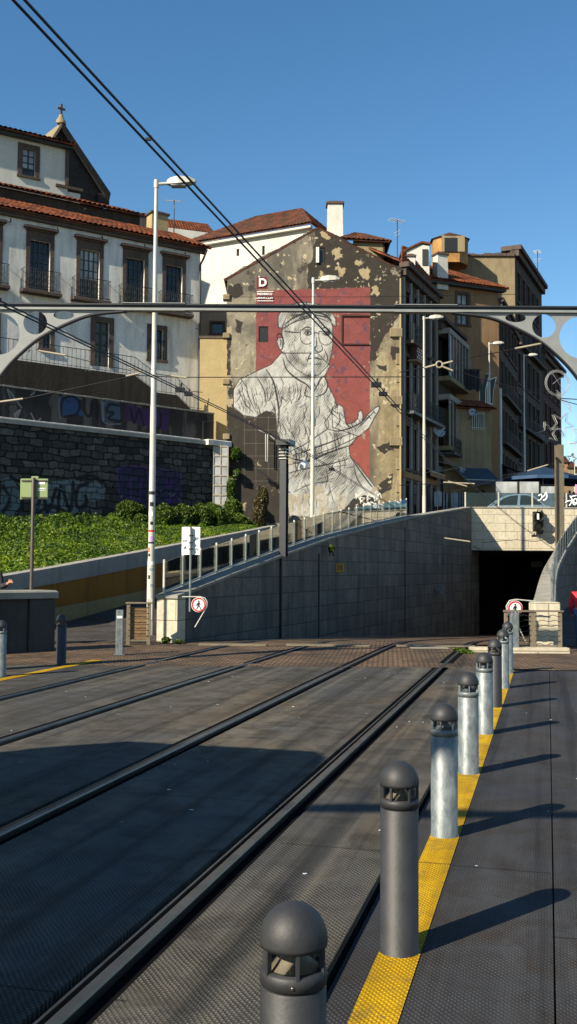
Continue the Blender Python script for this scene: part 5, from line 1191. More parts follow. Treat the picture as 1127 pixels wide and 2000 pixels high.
m.box(((x0+x1)/2-.02, -.095, z0_), ((x0+x1)/2+.02, -.066, z1_)); part('door_frame', m, M['insul'], dr_t)
# ================================================================ GREEN BANK
def bank_pts(n, jx=1.0):
    s = rng.random(n); t = rng.random(n); return s, t
FBk = FBp
def bank(s, t):
    so_ = -7+25*s; a = FO.w(so_, .3, 0); za = np.interp(so_, [p[0] for p in top], [p[1] for p in top])
    b_ = FBk.w(-18+17.9*s, -.1, 0) if s < 1 else FBk.w(0, 0, 0); zb_ = 3.35+.55*s
    p = a.lerp(b_, t); z = za+(zb_-za)*t**.85 + .12*float(vnoise(np.array(s*24.), np.array(t*9.), 3)-.5)*(1 if .05 < t < .95 else .2)
    return V(p.x, p.y, z-.04)
m = MB(); m.grid(bank, 60, 16); struct('green_bank', m, M['soil'], label='sloping bank behind the ochre wall', cat='bank')
rng = np.random.default_rng(5)
N1 = 110000; S1, T1 = rng.random(N1), rng.random(N1)
A_ = np.array([[bank(i/60, j/16)[:] for i in range(61)] for j in range(17)])
def bilerp(S_, T_):
    x = S_*60; y = T_*16; i = np.minimum(x.astype(int), 59); j = np.minimum(y.astype(int), 15); fx = (x-i)[:, None]; fy = (y-j)[:, None]
    return (A_[j, i]*(1-fx)+A_[j, i+1]*fx)*(1-fy)+(A_[j+1, i]*(1-fx)+A_[j+1, i+1]*fx)*fy
cl = fbm(S1*22, T1*10, 4, 44)
Pk = bilerp(S1, T1); Pk[:, 2] += rng.random(N1)*(.03+.38*np.clip((cl-.45)*4, 0, 1)*np.clip(T1*2.2-.3, .08, 1))
tone = np.clip(.15+.9*(fbm(S1*22, T1*9, 5, 71)-.2)+.2*rng.normal(size=N1)-.55*np.clip(T1-.35, 0, 1)+.12, 0, 1)
o = part('ground_cover', leaf_mesh(Pk, .055, np.array([[0, 0, 1.0]]), tone=tone, flat=.12), M['grass_leaf']); setp(o, 'bright green leafy ground cover on the bank above the ochre wall', 'ground cover', None, 'stuff')
def bush(name, label, lobes, n, size, mat, cat='bush', group=None):
    c = sum((V(*l[0]) for l in lobes), V(0,0,0))/len(lobes); t = thing(name, label, cat, loc=(c.x, c.y, min(l[0][2]-l[1][2] for l in lobes)), group=group)
    base = np.array(t.location); P = []; wts = np.array([l[1][0]*l[1][1]*l[1][2] for l in lobes]); wts /= wts.sum(); TN = []
    for (c_, r_), w_ in zip(lobes, wts):
        k = int(n*w_)+1; d = rng.normal(size=(k, 3)); d /= np.linalg.norm(d, axis=1)[:, None]; rad = rng.random(k)**.25
        wob = 1+.28*(fbm(d[:, 0]*3+9, d[:, 1]*3+d[:, 2]*3+9, 4, 8)-.5)*2
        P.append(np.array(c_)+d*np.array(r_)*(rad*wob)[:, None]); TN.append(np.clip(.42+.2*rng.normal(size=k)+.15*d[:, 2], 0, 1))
    P = np.concatenate(P)-base; part('foliage', leaf_mesh(P, size, tone=np.concatenate(TN)), M[mat], t)
    m = MB()
    for c_, r_ in lobes:
        for k in range(3): m.tube([V(random.uniform(-.1, .1), 0, -.1)+V(*c_)-V(*base)-V(0, 0, r_[2]), V(*c_)-V(*base)+V(random.uniform(-.5, .5)*r_[0], random.uniform(-.3, .3)*r_[1], r_[2]*.4)], .03, 5, r1=.01)
    part('stems', m, M['dark_wood'], t); return t
def lob(px, py, Y, rx, rz_, ry=.8): p = at(px, py, Y); return ((p.x, p.y, p.z), (rx*Y/FPX, ry, rz_*Y/FPX))
bush('round_bush', 'rounded green bush rising against the stone wall left of the tall lamp', [lob(255, 1005, 43.2, 30, 26), lob(225, 1022, 43, 22, 18), lob(275, 1025, 42.8, 22, 22)], 26000, .06, 'leaf')
bush('long_hedge', 'long dark leafy hedge behind the back of the white sign', [lob(325, 1020, 43, 28, 34), lob(360, 1022, 43.5, 28, 36), lob(395, 1028, 44, 28, 42), lob(425, 1030, 44.5, 20, 40), lob(415, 1005, 45, 24, 22)], 60000, .06, 'leaf')
bush('climbing_plant', 'green and brown creeper at the foot of the mural wall', [lob(455, 1005, 47, 18, 32, .5), lob(470, 1030, 46, 20, 25, .5), lob(452, 960, 48.5, 9, 28, .4), lob(490, 1035, 46.5, 16, 16, .4)], 16000, .07, 'leaf')
bush('dry_shrub', 'dry brownish shrub against the lower mural wall', [lob(508, 1005, 47.5, 13, 40, .4), lob(515, 975, 48.5, 9, 25, .3)], 6000, .08, 'leaf_brown')
bush('wall_plant', 'small plant rooted high on the left edge of the mural wall', [lob(462, 886, 49.6, 10, 12, .25)], 900, .08, 'leaf', group='plants on the mural wall')
bush('wall_plant', 'small plant rooted below the first one on the mural wall', [lob(463, 925, 49.6, 7, 8, .25)], 500, .08, 'leaf', group='plants on the mural wall')
bush('wall_plant', 'little tuft growing out of the trench wall above the number sign', [lob(648, 1072, 28.5, 6, 7, .12)], 260, .04, 'leaf')
bush('low_weeds', 'small weeds at the foot of the pale end pillar', [lob(325, 1250, 19.6, 9, 5, .12), lob(350, 1253, 19.6, 9, 4, .1)], 500, .03, 'leaf')
bush('roadside_weeds', 'bright weeds between rail and kerb near the right gate', [lob(905, 1272, 18.2, 16, 2.5, .5)], 1200, .025, 'grass_leaf')
bush('roadside_weeds', 'tuft of weeds in the cobbles between the rails of the right track', [lob(862, 1284, 17.2, 20, 2.0, .3)], 900, .02, 'grass_leaf')
rng = np.random.default_rng(21); random.seed(21)
# ================================================================ BOLLARDS
def make_bollard(label, body, cap='dark_paint', refl='white_paint'):
    t = thing('light_bollard', label, 'bollard', group='bollard lights along the walkways')
    r = .0775
    m = MB(); m.lathe([(r+.004, 0), (r+.004, .006), (r, .008), (r, .570), (r-.003, .573)], 40); part('post_body', m, M[body], t)
    m = MB(); m.lathe([(r-.006, .572), (r-.006, .578), (r+.0015, .580), (r+.0015, .606), (r-.004, .612), (r-.022, .614)], 40); part('collar', m, M[body if body == 'galv' else cap], t)
    m = MB(); m.lathe([(.060, .614), (.050, .622), (.022, .648), (.014, .665)], 28); part('reflector', m, M['beige_steel'] if body != 'galv' else M['galv'], t)
    m = MB(); m.lathe([(r-.012, .614), (r-.012, .668)], 32, sm=True); m.f = m.f[:32]; m.sm = m.sm[:32]; part('lantern_glass', m, M['lens'], t)
    for k in range(6):
        a = k*math.pi/3+.35; m = MB(); m.box((r-.011, -.004, .606), (r+.0005, .004, .672), M=Matrix.Rotation(a, 4, 'Z')); part('strut', m, M[body if body == 'galv' else cap], t)
    prof = [(r-.02, .664), (r+.002, .664), (r+.003, .672)]+[((r+.003)*math.cos(a), .674+.086*math.sin(a)) for a in [i*math.pi/2/12 for i in range(13)]]
    prof[-1] = (0, .760); m = MB(); m.lathe(prof, 40); part('dome_cap', m, M[cap], t)
    for a in (-1.9, -.2): m = MB(); m.lathe([(.005, 0), (.004, .003), (0, .0035)], 8, M=Matrix.Rotation(a, 4, 'Z') @ Matrix.Translation((r+.001, 0, .592)) @ Matrix.Rotation(R(90), 4, 'Y')); part('screw', m, M['rail'], t)
    return t
BD = make_bollard('nearest bollard, charcoal with a dome, cut by the bottom edge of the photo', 'dark_paint')
BG = make_bollard('galvanised bollard with dark streaks under its dome, third in the row', 'galv')
zW = -.045
spots = [('D', 562.5, 1762, 'top'), ('D', 780, 1858, 'second bollard, tall charcoal one standing on the yellow strip'), ('G', 868, 1632, ''), ('G', 915, 1510, 'mottled galvanised bollard fourth in the row, behind the streaky one'), ('G', 947, 1433, 'fifth bollard in the row, scratched galvanised post under a dark dome'), ('D', 967, 1381, 'all charcoal bollard between two galvanised ones far down the row'), ('G', 983, 1344, 'galvanised bollard second from the far end of the right row'), ('G', 992, 1315, 'farthest galvanised bollard of the right row, beside the mesh gate')]
b8 = gnd(992, 1315, zW); b2_ = gnd(780, 1858, zW); u2, v2 = uv_of(b2_); u3, v3 = uv_of(gnd(868, 1632, zW)); 
usedD = usedG = False
for i, (k, x, y, lab) in enumerate(spots):
    if i == 0: p = T(u2+.008, v2-(v3-v2)*.985, zW)
    else: p = gnd(x, y, zW)
    src = BD if k == 'D' else BG
    if k == 'D' and not usedD: src.location = p; usedD = True; src.rotation_euler = (0, 0, .3)
    elif k == 'G' and not usedG: src.location = p; usedG = True; src.rotation_euler = (0, 0, .8)
    else: dup(src, p, rz=.4+i*1.3, label=lab)
dup(BD, gnd(119, 1297, 0), rz=1.0, label='charcoal bollard on the left yellow strip with a weathered top'); dup(BG, gnd(0, 1321, 0), rz=2.0, label='galvanised bollard half cut by the left edge of the photo')
p = gnd(233, 1279); t = thing('square_post', 'square galvanised steel post without a cap beside the left mesh gate', 'post', loc=p, rz=.1)
m = MB(); m.bbox((-.062, -.05, 0), (.062, .05, .76), .008); part('post_body', m, M['galv'], t); m = MB(); m.box((-.09, -.07, 0), (.09, .07, .012)); part('base_plate', m, M['galv'], t)
m = MB(); m.box((-.045, -.056, .62), (.045, -.051, .66)); part('worn_sticker', m, M['sign_white'], t)
# ================================================================ STREET LAMPS
def make_lamp(label, H):
    t = thing('street_lamp', label, 'street lamp', group='tall street lamps')
    m = MB(); m.lathe([(.10, 0), (.10, .3), (.088, .34), (.085, 1.6), (.073, 1.7), (.066, H*.5), (.060, H*.5+.03), (.042, H-.05), (.043, H), (0, H+.02)], 20); part('pole', m, M['pole'], t)
    m = MB(); m.lathe([(.055, -.09), (.06, 0), (.055, .09)], 14, c=(0, 0, H-.02)); m.tube([V(0, 0, H-.02), V(.28, 0, H-.0)], .035, 8); part('arm', m, M['pole'], t)
    m = MB()
    vs = []
    for x, w, z0, z1 in ((.24, .05, -.04, .04), (.32, .11, -.06, .08), (.5, .14, -.06, .12), (.75, .13, -.03, .1), (.88, .06, 0, .06), (.9, .02, .02, .04)):
        vs += [V(x, -w, H+.02+z0), V(x, w, H+.02+z0), V(x, w*.75, H+.02+z1), V(x, -w*.75, H+.02+z1)]
    m.add(vs, [(4*i+k, 4*i+4+k, 4*i+4+(k+1) % 4, 4*i+(k+1) % 4) for i in range(5) for k in range(4)]+[(3, 2, 1, 0), (20, 21, 22, 23)]); part('lamp_head', m, M['pole'], t)
    m = MB(); m.box((.34, -.1, H-.075), (.66, .1, H-.042)); part('lamp_glass', m, M['pane_light'], t)
    m = MB(); m.box((-.05, -.098, .35), (.05, -.082, .8)); part('service_hatch', m, M['pole'], t); return t
def lamp_at(src, bx, bz, px_top, py_top, Y, label, first=False):
    p = at(px_top, py_top, Y); o = src if first else dup(src, (p.x, Y, bz), label=label); o.location = (p.x, Y, bz); k = (p.z-bz)/10.0; o.scale = (1, 1, k); return o
LP_ = make_lamp('tallest nearest street lamp, its pole covered in stickers, left of the trench wall', 10.0)
lamp_at(LP_, 0, -.02, 305.5, 358, 22, '', True)
# stickers on the near pole
stick = [(298, 963, .16, .07, 'sign_black'), (297, 985, .09, .09, 'sign_black'), (295, 1004, .11, .1, 'sign_white'), (297, 1022, .07, .07, 'sign_black'), (296, 1037, .15, .045, 'sign_red'), (297, 1052, .1, .1, 'sticker_lilac'), (296, 1060, .15, .04, 'sign_black'), (291, 1074, .06, .1, 'sticker_orange'), (292, 1084, .05, .06, 'sign_black'), (296, 1100, .13, .08, 'sign_white'), (297, 1112, .12, .05, 'dish'), (292, 1127, .05, .08, 'sign_black'), (297, 1143, .08, .05, 'dish')]
M['sticker_lilac'] = m_plain('sticker_lilac', (.42, .25, .5), .5); M['sticker_orange'] = m_plain('sticker_orange', (.6, .12, .05), .5)
tl = LP_
for x, y, w, h, mt in stick:
    q = at(x, y, 22); lz = (q.z+.02)/LP_.scale[2]; dx = q.x-LP_.location.x
    rr_ = (.089 if lz < 1.62 else .0765 if lz < 2 else .0745)
    a0 = -math.pi/2+math.asin(max(-.9, min(.9, dx/rr_))); dA = w/rr_/2; m = MB()
    m.grid(lambda s, t_: V(rr_*math.cos(a0-dA+2*dA*s), rr_*math.sin(a0-dA+2*dA*s), lz-h/2+h*t_), 6, 1); part('sticker', m, M[mt], LP_)
L2 = make_lamp('second street lamp, slim pole standing in front of the painted man', 10.0); L2.location = (0, 0, 0)
lamp_at(L2, 0, .65, 612, 547, 33, '', True)
for a in ((828, 621, 45, 3.2, 'third street lamp, right of the mural corner with a dark band of stickers low down'), (955.5, 671, 60, 5.3, 'far street lamp in front of the brown house wall, lower half in shade'), (1023, 694, 64, 5.8, 'far street lamp in front of the dark tall facade above the parasol')): lamp_at(L2, 0, a[3], a[0], a[1], a[2], a[4])
o = lamp_at(L2, 0, 8.7, 1122, 866, 140, 'tiny distant street lamp against the sky at the right edge')
o.rotation_euler = (0, 0, math.pi)
# ================================================================ OVERHEAD GANTRY
YG = 14.1; pm = FPX/YG
zB_ = at(563, 602, YG).z
def gantry(label, loc):
    t = thing('overhead_gantry', label, 'gantry', loc=loc, group='steel gantries over the tracks')
    m = MB(); m.box((-4.75, -.03, zB_-.02), (4.75, .03, zB_-.012)); m.box((-4.75, -.05, zB_-.05), (4.75, .05, zB_-.022)); part('beam_bottom_flange', m, M['gantry_grey'], t)
    m = MB(); m.box((-4.75, -.045, zB_+.024), (4.75, .045, zB_+.045)); m.box((-4.75, -.012, zB_-.012), (4.75, .012, zB_+.024)); part('beam', m, M['gantry_dark'], t)
    offs = [(0, 0), (70, 8), (122, 28), (170, 54), (206, 84), (236, 116), (262, 156), (282, 205), (296, 262), (302, 330)]
    arc = spline([(2.34+a/pm, zB_-.05-b_/pm) for a, b_ in offs], 5)
    for sgn in (-1, 1):
        pl = [(sgn*a, b_) for a, b_ in arc]; outer = [(sgn*(2.36), zB_-.05)]+pl+[(sgn*4.62, arc[-1][1]), (sgn*4.62, zB_-.05)]
        def hc(dx, dy, r, sx=1): return circle(sgn*(2.34+dx/pm), zB_-.05-dy/pm, r/pm, 26, sx)
        me = flat_curve([outer, hc(124, 10, 8.5, 2.4), hc(180, 25.5, 23.5), hc(252, 48, 42)], .014); part('bracket_plate', me, M['gantry_grey'], t)
        m = MB(); vs = []
        for a, b_ in pl: vs += [V(a, -.05, b_), V(a, .05, b_)]
        n = len(pl); vs2 = [v+V(-sgn*.004, 0, -.022) for v in vs]; vs3 = vs+vs2
        m.add(vs3, [(2*i, 2*i+1, 2*i+3, 2*i+2) for i in range(n-1)]+[(2*n+2*i, 2*n+2*i+2, 2*n+2*i+3, 2*n+2*i+1) for i in range(n-1)]+[(2*i, 2*i+2, 2*n+2*i+2, 2*n+2*i) for i in range(n-1)]+[(2*i+1, 2*n+2*i+1, 2*n+2*i+3, 2*i+3) for i in range(n-1)]); part('arch_flange', m, M['gantry_dark'], t)
        m = MB(); m.box((sgn*4.65-.09, -.10, -.3), (sgn*4.65+.09, .10, zB_-.052)); part('leg', m, M['gantry_grey'], t)
        sp = MB()
        for k in range(9): x = sgn*(1.6+.11*k); sp.lathe([(.014, -.062), (.014, -.05), (0, -.048)], 6, M=Matrix.Translation((x, -.03, zB_)) )
        part('bolt_row', sp, M['gantry_dark'], t)
        m = MB(); m.box((sgn*1.95-.45, -.065, zB_-.058), (sgn*1.95+.45, .065, zB_-.0505)); m.box((sgn*1.95-.45, -.06, zB_+.0455), (sgn*1.95+.45, .06, zB_+.056)); part('splice_plate', m, M['gantry_grey'], t)
    return t
G1 = gantry('steel gantry with arched brackets and round holes spanning the tracks ahead', (0, YG, 0))
G2 = dup(G1, (-3.4, 1.0, 0), label='steel gantry right overhead above the camera, outside the photo')
# ================================================================ WIRES
def uwire(pts3, r, label, name='overhead_wire', cat='overhead wire', off=0.0, extra=None):
    t = thing(name, label, cat, loc=(0, 0, 0), group='tram overhead wires')
    for k, dx in enumerate((-off, off) if off else (0,)):
        m = MB(); m.tube([V(p[0]+dx*CP, p[1]-dx*SP, p[2]) for p in pts3], r, 6); part('contact_wire', m, M['cable'], t)
    return t
uw, zw = uv_of(V(at(740, 757, 13.9).x, 13.9, 0))[0], at(740, 757, 13.9).z
a0 = at(37, 0, 4.43); uR_, zR_ = uv_of(a0)[0], a0.z
R_pts = [T(uR_, v, zR_+.004*(v-4)) for v in (-14, -6, 0)]+[a0]+[at(740, 757, 13.9), at(832, 858, 21), at(924, 950, 30), at(1011, 1022, 37), at(1084, 1074, 44)]
wr = uwire(R_pts, .0075, 'pair of thick black tram wires running diagonally from the top left corner', off=.026)
aL = at(2, 592, 8.0); b_ = at(440, 803, 15.6); uL_, zL_ = uv_of(aL)[0], aL.z
L_pts = [T(uL_, v, zL_) for v in (-14, -4, 2)]+[aL, b_, at(600, 885, 21), at(740, 972, 30), at(820, 1020, 38), at(939, 1073, 50), at(990, 1092, 58)]
wl = uwire(L_pts, .0075, 'lower pair of tram wires starting at the left edge under the gantry beam', off=.03)
def clamp(par, px, py, Y, s=.05):
    q = at(px, py, Y); m = MB(); m.box((q.x-s, Y-s*.6, q.z-s*.4), (q.x+s, Y+s*.6, q.z+s*.5)); m.tube([q+V(0, 0, s*.4), q+V(.02, 0, s*1.4)], s*.25, 5); part('wire_clamp', m, M['cable'], par)
clamp(wr, 290, 272, 5.9, .016); clamp(wr, 735, 752, 13.9, .07); clamp(wr, 748, 770, 14.3, .06); clamp(wl, 352, 762, 14.2, .07); clamp(wl, 368, 770, 14.4, .06); clamp(wl, 648, 917, 24, .07); clamp(wr, 1043, 1047, 40, .09)
def pxwire(pts, Y, r, label, rods=(), ring=None, name='span_wire'):
    t = thing(name, label, 'span wire', loc=(0, 0, 0), group='thin span wires')
    P_ = [at(x, y, (Y if not hasattr(Y, '__len__') else Y[i])) for i, (x, y) in enumerate(pts)]
    m = MB(); m.tube(P_, r, 5); part('steel_wire', m, M['cable'], t)
    for (x0, y0, x1, y1, Yr) in rods:
        a, b_ = at(x0, y0, Yr), at(x1, y1, Yr); m = MB(); m.tube([a, b_], .016*(Yr/14)**.6, 7); part('insulator_rod', m, M['insul'], t)
    if ring:
        x, y, rad, Yr = ring; c = at(x, y, Yr); m = MB(); m.tube([c+V(rad*math.cos(k*.42), 0, rad*math.sin(k*.42)) for k in range(16)], .012, 6); part('insulator_ring', m, M['insul'], t)
    return t
pxwire([(-18, 790), (45, 779), (265, 733), (350, 737), (830, 736)], YG, .007, 'thin cross wire sagging across the tracks below the gantry from the left foot', rods=[(0, 785, 45, 779, YG), (246, 735, 272, 729, YG), (334, 734, 364, 738, YG)])
pxwire([(255, 724, ), (200, 712), (110, 690), (70, 682)], YG, .006, 'short thin stay wire left of the tall lamp', rods=[(75, 685, 128, 694, YG), (252, 718, 275, 725, YG)])
pxwire([(780, 727), (850, 713)], YG, .007, 'thin wire from the mural corner to the ring insulator', rods=[(828, 719, 850, 713, YG)], ring=(858, 712, .045, YG))
pxwire([(866, 711), (930, 696), (1072, 669)], YG, .007, 'thin wire from the ring insulator up to the right arch', rods=[(864, 711, 884, 706, YG), (1006, 681, 1058, 671, YG)])
pxwire([(866, 715), (940, 740), (1010, 758), (1127, 790)], YG, .006, 'thin wire from the ring insulator down to the right edge', rods=[(864, 716, 884, 724, YG)])
pxwire([(440, 580), (700, 580), (1060, 574)], 14.6, .004, 'hair thin wire just above the gantry beam')
pxwire([(980, 757), (1085, 764)], 40, .01, 'faint wire across the dark tall facade')
pxwire([(1083, 905), (1025, 922), (985, 934), (880, 962)], 40, .016, 'wire from the right mast down toward the shops', rods=[(1030, 920, 1070, 908, 40)])
pxwire([(1127, 780), (1095, 778)], 40, .02, 'short insulated wire at the right edge above the mast')
pxwire([(1082, 1049), (1045, 1058), (1010, 1054), (940, 1060)], 43, .012, 'drooping wire across the tunnel beam')
pxwire([(910, 946), (860, 944), (780, 948)], 36, .014, 'bent registration arm before the shops', rods=[(866, 942, 927, 945, 36), (875, 940, 912, 950, 36)])
pxwire([(830, 1049), (870, 1052), (918, 1060)], 34, .012, 'registration arm in front of the trench wall', rods=[(868, 1051, 918, 1058, 34)])
# ================================================================ H-BEAM MASTS
def hmast(F_, w, d, h, mats, label, loc, rz):
    t = thing('catenary_mast', label, 'mast', loc=loc, rz=rz, group='catenary masts')
    m = MB(); m.box((-w/2, -d/2, 0), (-w/2+.02, d/2, h)); part('flange', m, M[mats[0]], t); m = MB(); m.box((w/2-.02, -d/2, 0), (w/2, d/2, h)); part('flange', m, M[mats[0]], t)
    m = MB(); m.box((-w/2+.02, -.008, 0), (w/2-.02, .008, h)); part('web', m, M[mats[1]], t); return t
bq = at(554, 1083, 25.4); tq = at(554, 866, 25.4)
hm = hmast(None, .2, .17, tq.z-bq.z+.05, ('gantry_dark', 'galv'), 'steel H-section mast on the trench wall in front of the mural', (bq.x, 25.4, bq.z-.05), R(70))
m = MB(); h = tq.z-bq.z
for k in range(4): m.box((-.13, -.1, h-.12-.08*k), (.13, .1, h-.1-.08*k))
part('band_clamps', m, M['pole'], hm)
m = MB(); m.tube([V(.05, 0, h-.1), V(-.35, -.2, h+.04), V(-.7, -.3, h-.02)], .018, 6); m.tube([V(0, 0, h-.3), V(-.5, -.2, h-.12)], .012, 5); m.tube([V(0, .1, h-.05), V(.3, .3, h+.02)], .015, 5); part('cantilever_arm', m, M['iron'], hm)
m = MB(); m.box((-.3, -.25, h-.02), (.15, .12, h+.12)); part('insulator_block', m, M['sign_black'], hm)
m = MB(); m.tube([V(.11, -.05, .1), V(.115, -.05, h-.5), V(.2, -.08, h-.25)], .022, 6); part('cable_conduit', m, M['sign_black'], hm)
t = thing('camera_box', 'white cylindrical camera housing beside the mast top, in front of the mural', 'camera', loc=at(593, 908, 25.6)); m = MB(); m.lathe([(.09, -.1), (.1, -.08), (.1, .06), (.08, .1), (0, .11)], 16); part('housing', m, M['white_paint'], t); m = MB(); m.tube([V(0, 0, .1), V(-.3, 0, .16), V(-.5, -.05, .1)], .015, 5); part('bracket', m, M['iron'], t)
t = thing('junction_box', 'small cream junction box on the mast', 'box', loc=at(568, 898, 25.3)); m = MB(); m.bbox((-.06, -.05, -.12), (.06, .05, .12), .01); part('box_body', m, M['insul'], t)
# old aerial and comb bracket on the mural wall behind the mast
t = thing('antenna', 'pale old ladder aerial fixed low on the mural wall', 'antenna', loc=(0, 0, 0), group='rooftop aerials')
m = MB(); m.tube([at(519, 848, 49.6), at(519, 900, 49.6), at(523, 902, 49.6), at(523, 848, 49.6)], .03, 6); m.tube([at(505, 840, 49.6), at(525, 848, 49.6), at(536, 858, 49.6)], .025, 5); part('aerial', m, M['pole'], t)
m = MB(); m.tube([at(500, 915, 49.5), at(522, 930, 49.5), at(532, 941, 49.5), at(545, 941, 49.5)], .03, 6)
for k in range(8): m.tube([at(501+3*k, 911+2*k, 49.5), at(503+3*k, 925+2*k, 49.5)], .018, 4)
part('comb_bracket', m, M['iron'], t)
bq = at(1092, 1165, 39.5); tq = at(1092, 869, 39.5); hm2 = hmast(None, .32, .26, tq.z-1.2, ('beige_steel', 'beige_steel'), 'tall beige H-section mast rising above the right trench wall', (bq.x+.05, 39.5, 1.2), R(98))
m = MB(); m.tube([V(-.2, .1, 4.6), V(-.2, .22, 4.7)], .06, 8); m.tube([V(-.2, .1, 1.1), V(-.2, .22, 1.2)], .05, 8); m.box((-.2, .13, 0.2), (-.1, .17, 4.6)); part('insulator_mount', m, M['iron'], hm2)
# ================================================================ SIGNS
def roundsign(px, py, Y, r, label, rz=0.0):
    t = thing('no_pedestrians_sign', label, 'sign', loc=at(px, py, Y), rz=rz, group='no pedestrians signs')
    RX = Matrix.Rotation(R(90), 4, 'X')
    def disc(r0, y, mat, name, par=t): m = MB(); m.lathe([(r0, 0), (r0, .004)], 36, M=Matrix.Translation((0, y, 0)) @ RX, sm=False); return part(name, m, M[mat], par)
    disc(r, 0, 'sign_white', 'sign_plate'); m = MB(); m.lathe([(r*.76, .002), (r*.94, .002), (r*.94, .007), (r*.76, .007)], 40, M=Matrix.Translation((0, -.004, 0)) @ RX, sm=False); m.f = m.f[:-2]; m.sm = m.sm[:-2]; part('red_ring', m, M['sign_red'], t)
    k = r/.145; S_ = lambda pts: [(a*k, b_*k) for a, b_ in pts]
    me = flat_curve([circle(0, .068*k, .016*k, 14)], .003); me2 = flat_curve([S_([(-.018, .045), (.016, .046), (.022, .03), (.042, .008), (.036, .0), (.014, .018), (.012, -.012), (.034, -.05), (.040, -.078), (.052, -.080), (.052, -.087), (.028, -.087), (.020, -.052), (-.002, -.024), (-.016, -.056), (-.040, -.084), (-.054, -.088), (-.054, -.078), (-.040, -.074), (-.028, -.05), (-.016, -.01), (-.018, .016), (-.034, -.004), (-.044, -.022), (-.052, -.018), (-.040, .006), (-.026, .034)])], .003)
    for q_ in (me, me2): q_.transform(Matrix.Translation((0, -.012, 0)))
    part('walking_figure', me, M['sign_black'], t); part('walking_figure', me2, M['sign_black'], t); return t
s1_ = roundsign(388, 1181, 19.55, .145, 'round no pedestrians sign on a bent bracket at the left trench wall', -.05)
m = MB(); m.tube([V(-.33, .02, .15), V(.02, .02, .155), V(.12, .02, .13), V(.165, .02, .06), V(.16, .02, -.04), V(-.07, .02, -.44)], .012, 8); part('bracket', m, M['pole'], s1_)
s2_ = roundsign(1006, 1188, 18.8, .145, 'round no pedestrians sign behind the right mesh gate', .05)
m = MB(); m.tube([V(.4, .02, .13), V(.02, .02, .165), V(-.1, .02, .14), V(-.16, .02, .04), V(-.15, .02, -.06), V(.02, .02, -.25), V(.2, .02, -.62), V(.26, .02, -.67), V(.38, .02, -.67)], .012, 8); part('bracket', m, M['pole'], s2_)
h_ = FL.hit(661, 1109, -.06); t = thing('number_sign', 'small yellow plate reading 35 on the trench wall', 'sign', loc=FL.w(h_.x, -.10, h_.z), rz=R(-8))
m = MB(); m.bbox((-.13, -.006, -.13), (.13, .006, .13), .004); part('sign_plate', m, M['sign_yellow'], t)
m = MB(); m.box((-.14, .007, -.14), (.14, .012, .14)); m.box((-.14, .0, .0), (-.2, .02, .03)); part('back_frame', m, M['iron'], t)
part('lettering', text_mesh('35', .19, .004, .004, Matrix.Translation((0, -.010, 0))), M['sign_black'], t)
# green sign (seen from behind)
q = at(68, 955, 18.2); t = thing('green_sign', 'pale green sign seen from behind on a brown post at the left', 'sign', loc=(q.x, 18.2, 0))
zc = q.z; m = MB(); m.bbox((-.265, -.01, zc-.19), (.245, .01, zc+.19), .01); part('sign_plate', m, M['sign_green'], t); m = MB(); m.bbox((-.07, -.0095, zc+.19), (.07, .0095, zc+.235), .01); part('sign_tab', m, M['sign_green'], t)
m = MB(); m.lathe([(.036, 0), (.034, zc+.19), (.03, zc+.2)], 12, c=(-.01, -.06, 0)); part('post', m, M['sign_brown'], t)
m = MB()
for z in (zc-.16, zc+.15): m = MB(); m.box((-.24, -.03, z-.012), (.22, -.011, z+.012)); part('mounting_rail', m, M['sign_brown'], t)
m = MB(); m.box((.065, -.016, zc+.085), (.19, -.0105, zc+.125)); part('sticker', m, M['sign_white'], t); m = MB(); m.box((.055, -.016, zc-.03), (.2, -.0105, zc+.015)); part('sticker', m, M['sign_white'], t)
part('lettering', text_mesh('PARQUE', .035, .003, 0, Matrix.Translation((.127, -.018, zc-.008))), M['sign_black'], t)
# white sign (from behind) on the coping
q = at(373, 1056, 19.9); t = thing('white_sign', 'white double plate sign seen from behind, stickered, on a grey post on the pale pillar', 'sign', loc=(q.x, 19.9, cop_z(20)-.02))
zc = q.z-cop_z(20)+.02; m = MB(); m.bbox((-.185, 0, zc-.085), (.185, .012, zc+.275), .008); part('sign_plate', m, M['sign_white'], t); m = MB(); m.bbox((-.185, 0, zc-.28), (.185, .012, zc-.09), .008); part('lower_plate', m, M['sign_white'], t)
m = MB(); m.lathe([(.024, -.3), (.024, zc+.27)], 12, c=(0, -.045, 0)); part('post', m, M['galv'], t)
m = MB()
for z in (zc+.1, zc-.04, zc-.17): m.box((-.03, -.07, z-.015), (.03, -.001, z+.015)); m.tube([V(.03, -.04, z), V(.05, -.04, z)], .012, 6)
part('pipe_clamps', m, M['iron'], t)
part('sticker_text', text_mesh('CO', .06, .002, .001, Matrix.Translation((-.12, -.004, zc-.01))), M['iron'], t)
for (x, z, a, w) in ((.1, zc+.03, -.6, .12), (.11, zc-.17, .2, .08)):
    m = MB(); m.box((-w/2, -.004, -.02), (w/2, -.001, .02), M=Matrix.Translation((x, 0, z)) @ Matrix.Rotation(a, 4, 'Y')); part('sticker', m, M['dish'], t)
part('sticker_text', text_mesh('A', .07, .002, .003, Matrix.Translation((-.115, -.004, zc-.14))), M['sign_black'], t)
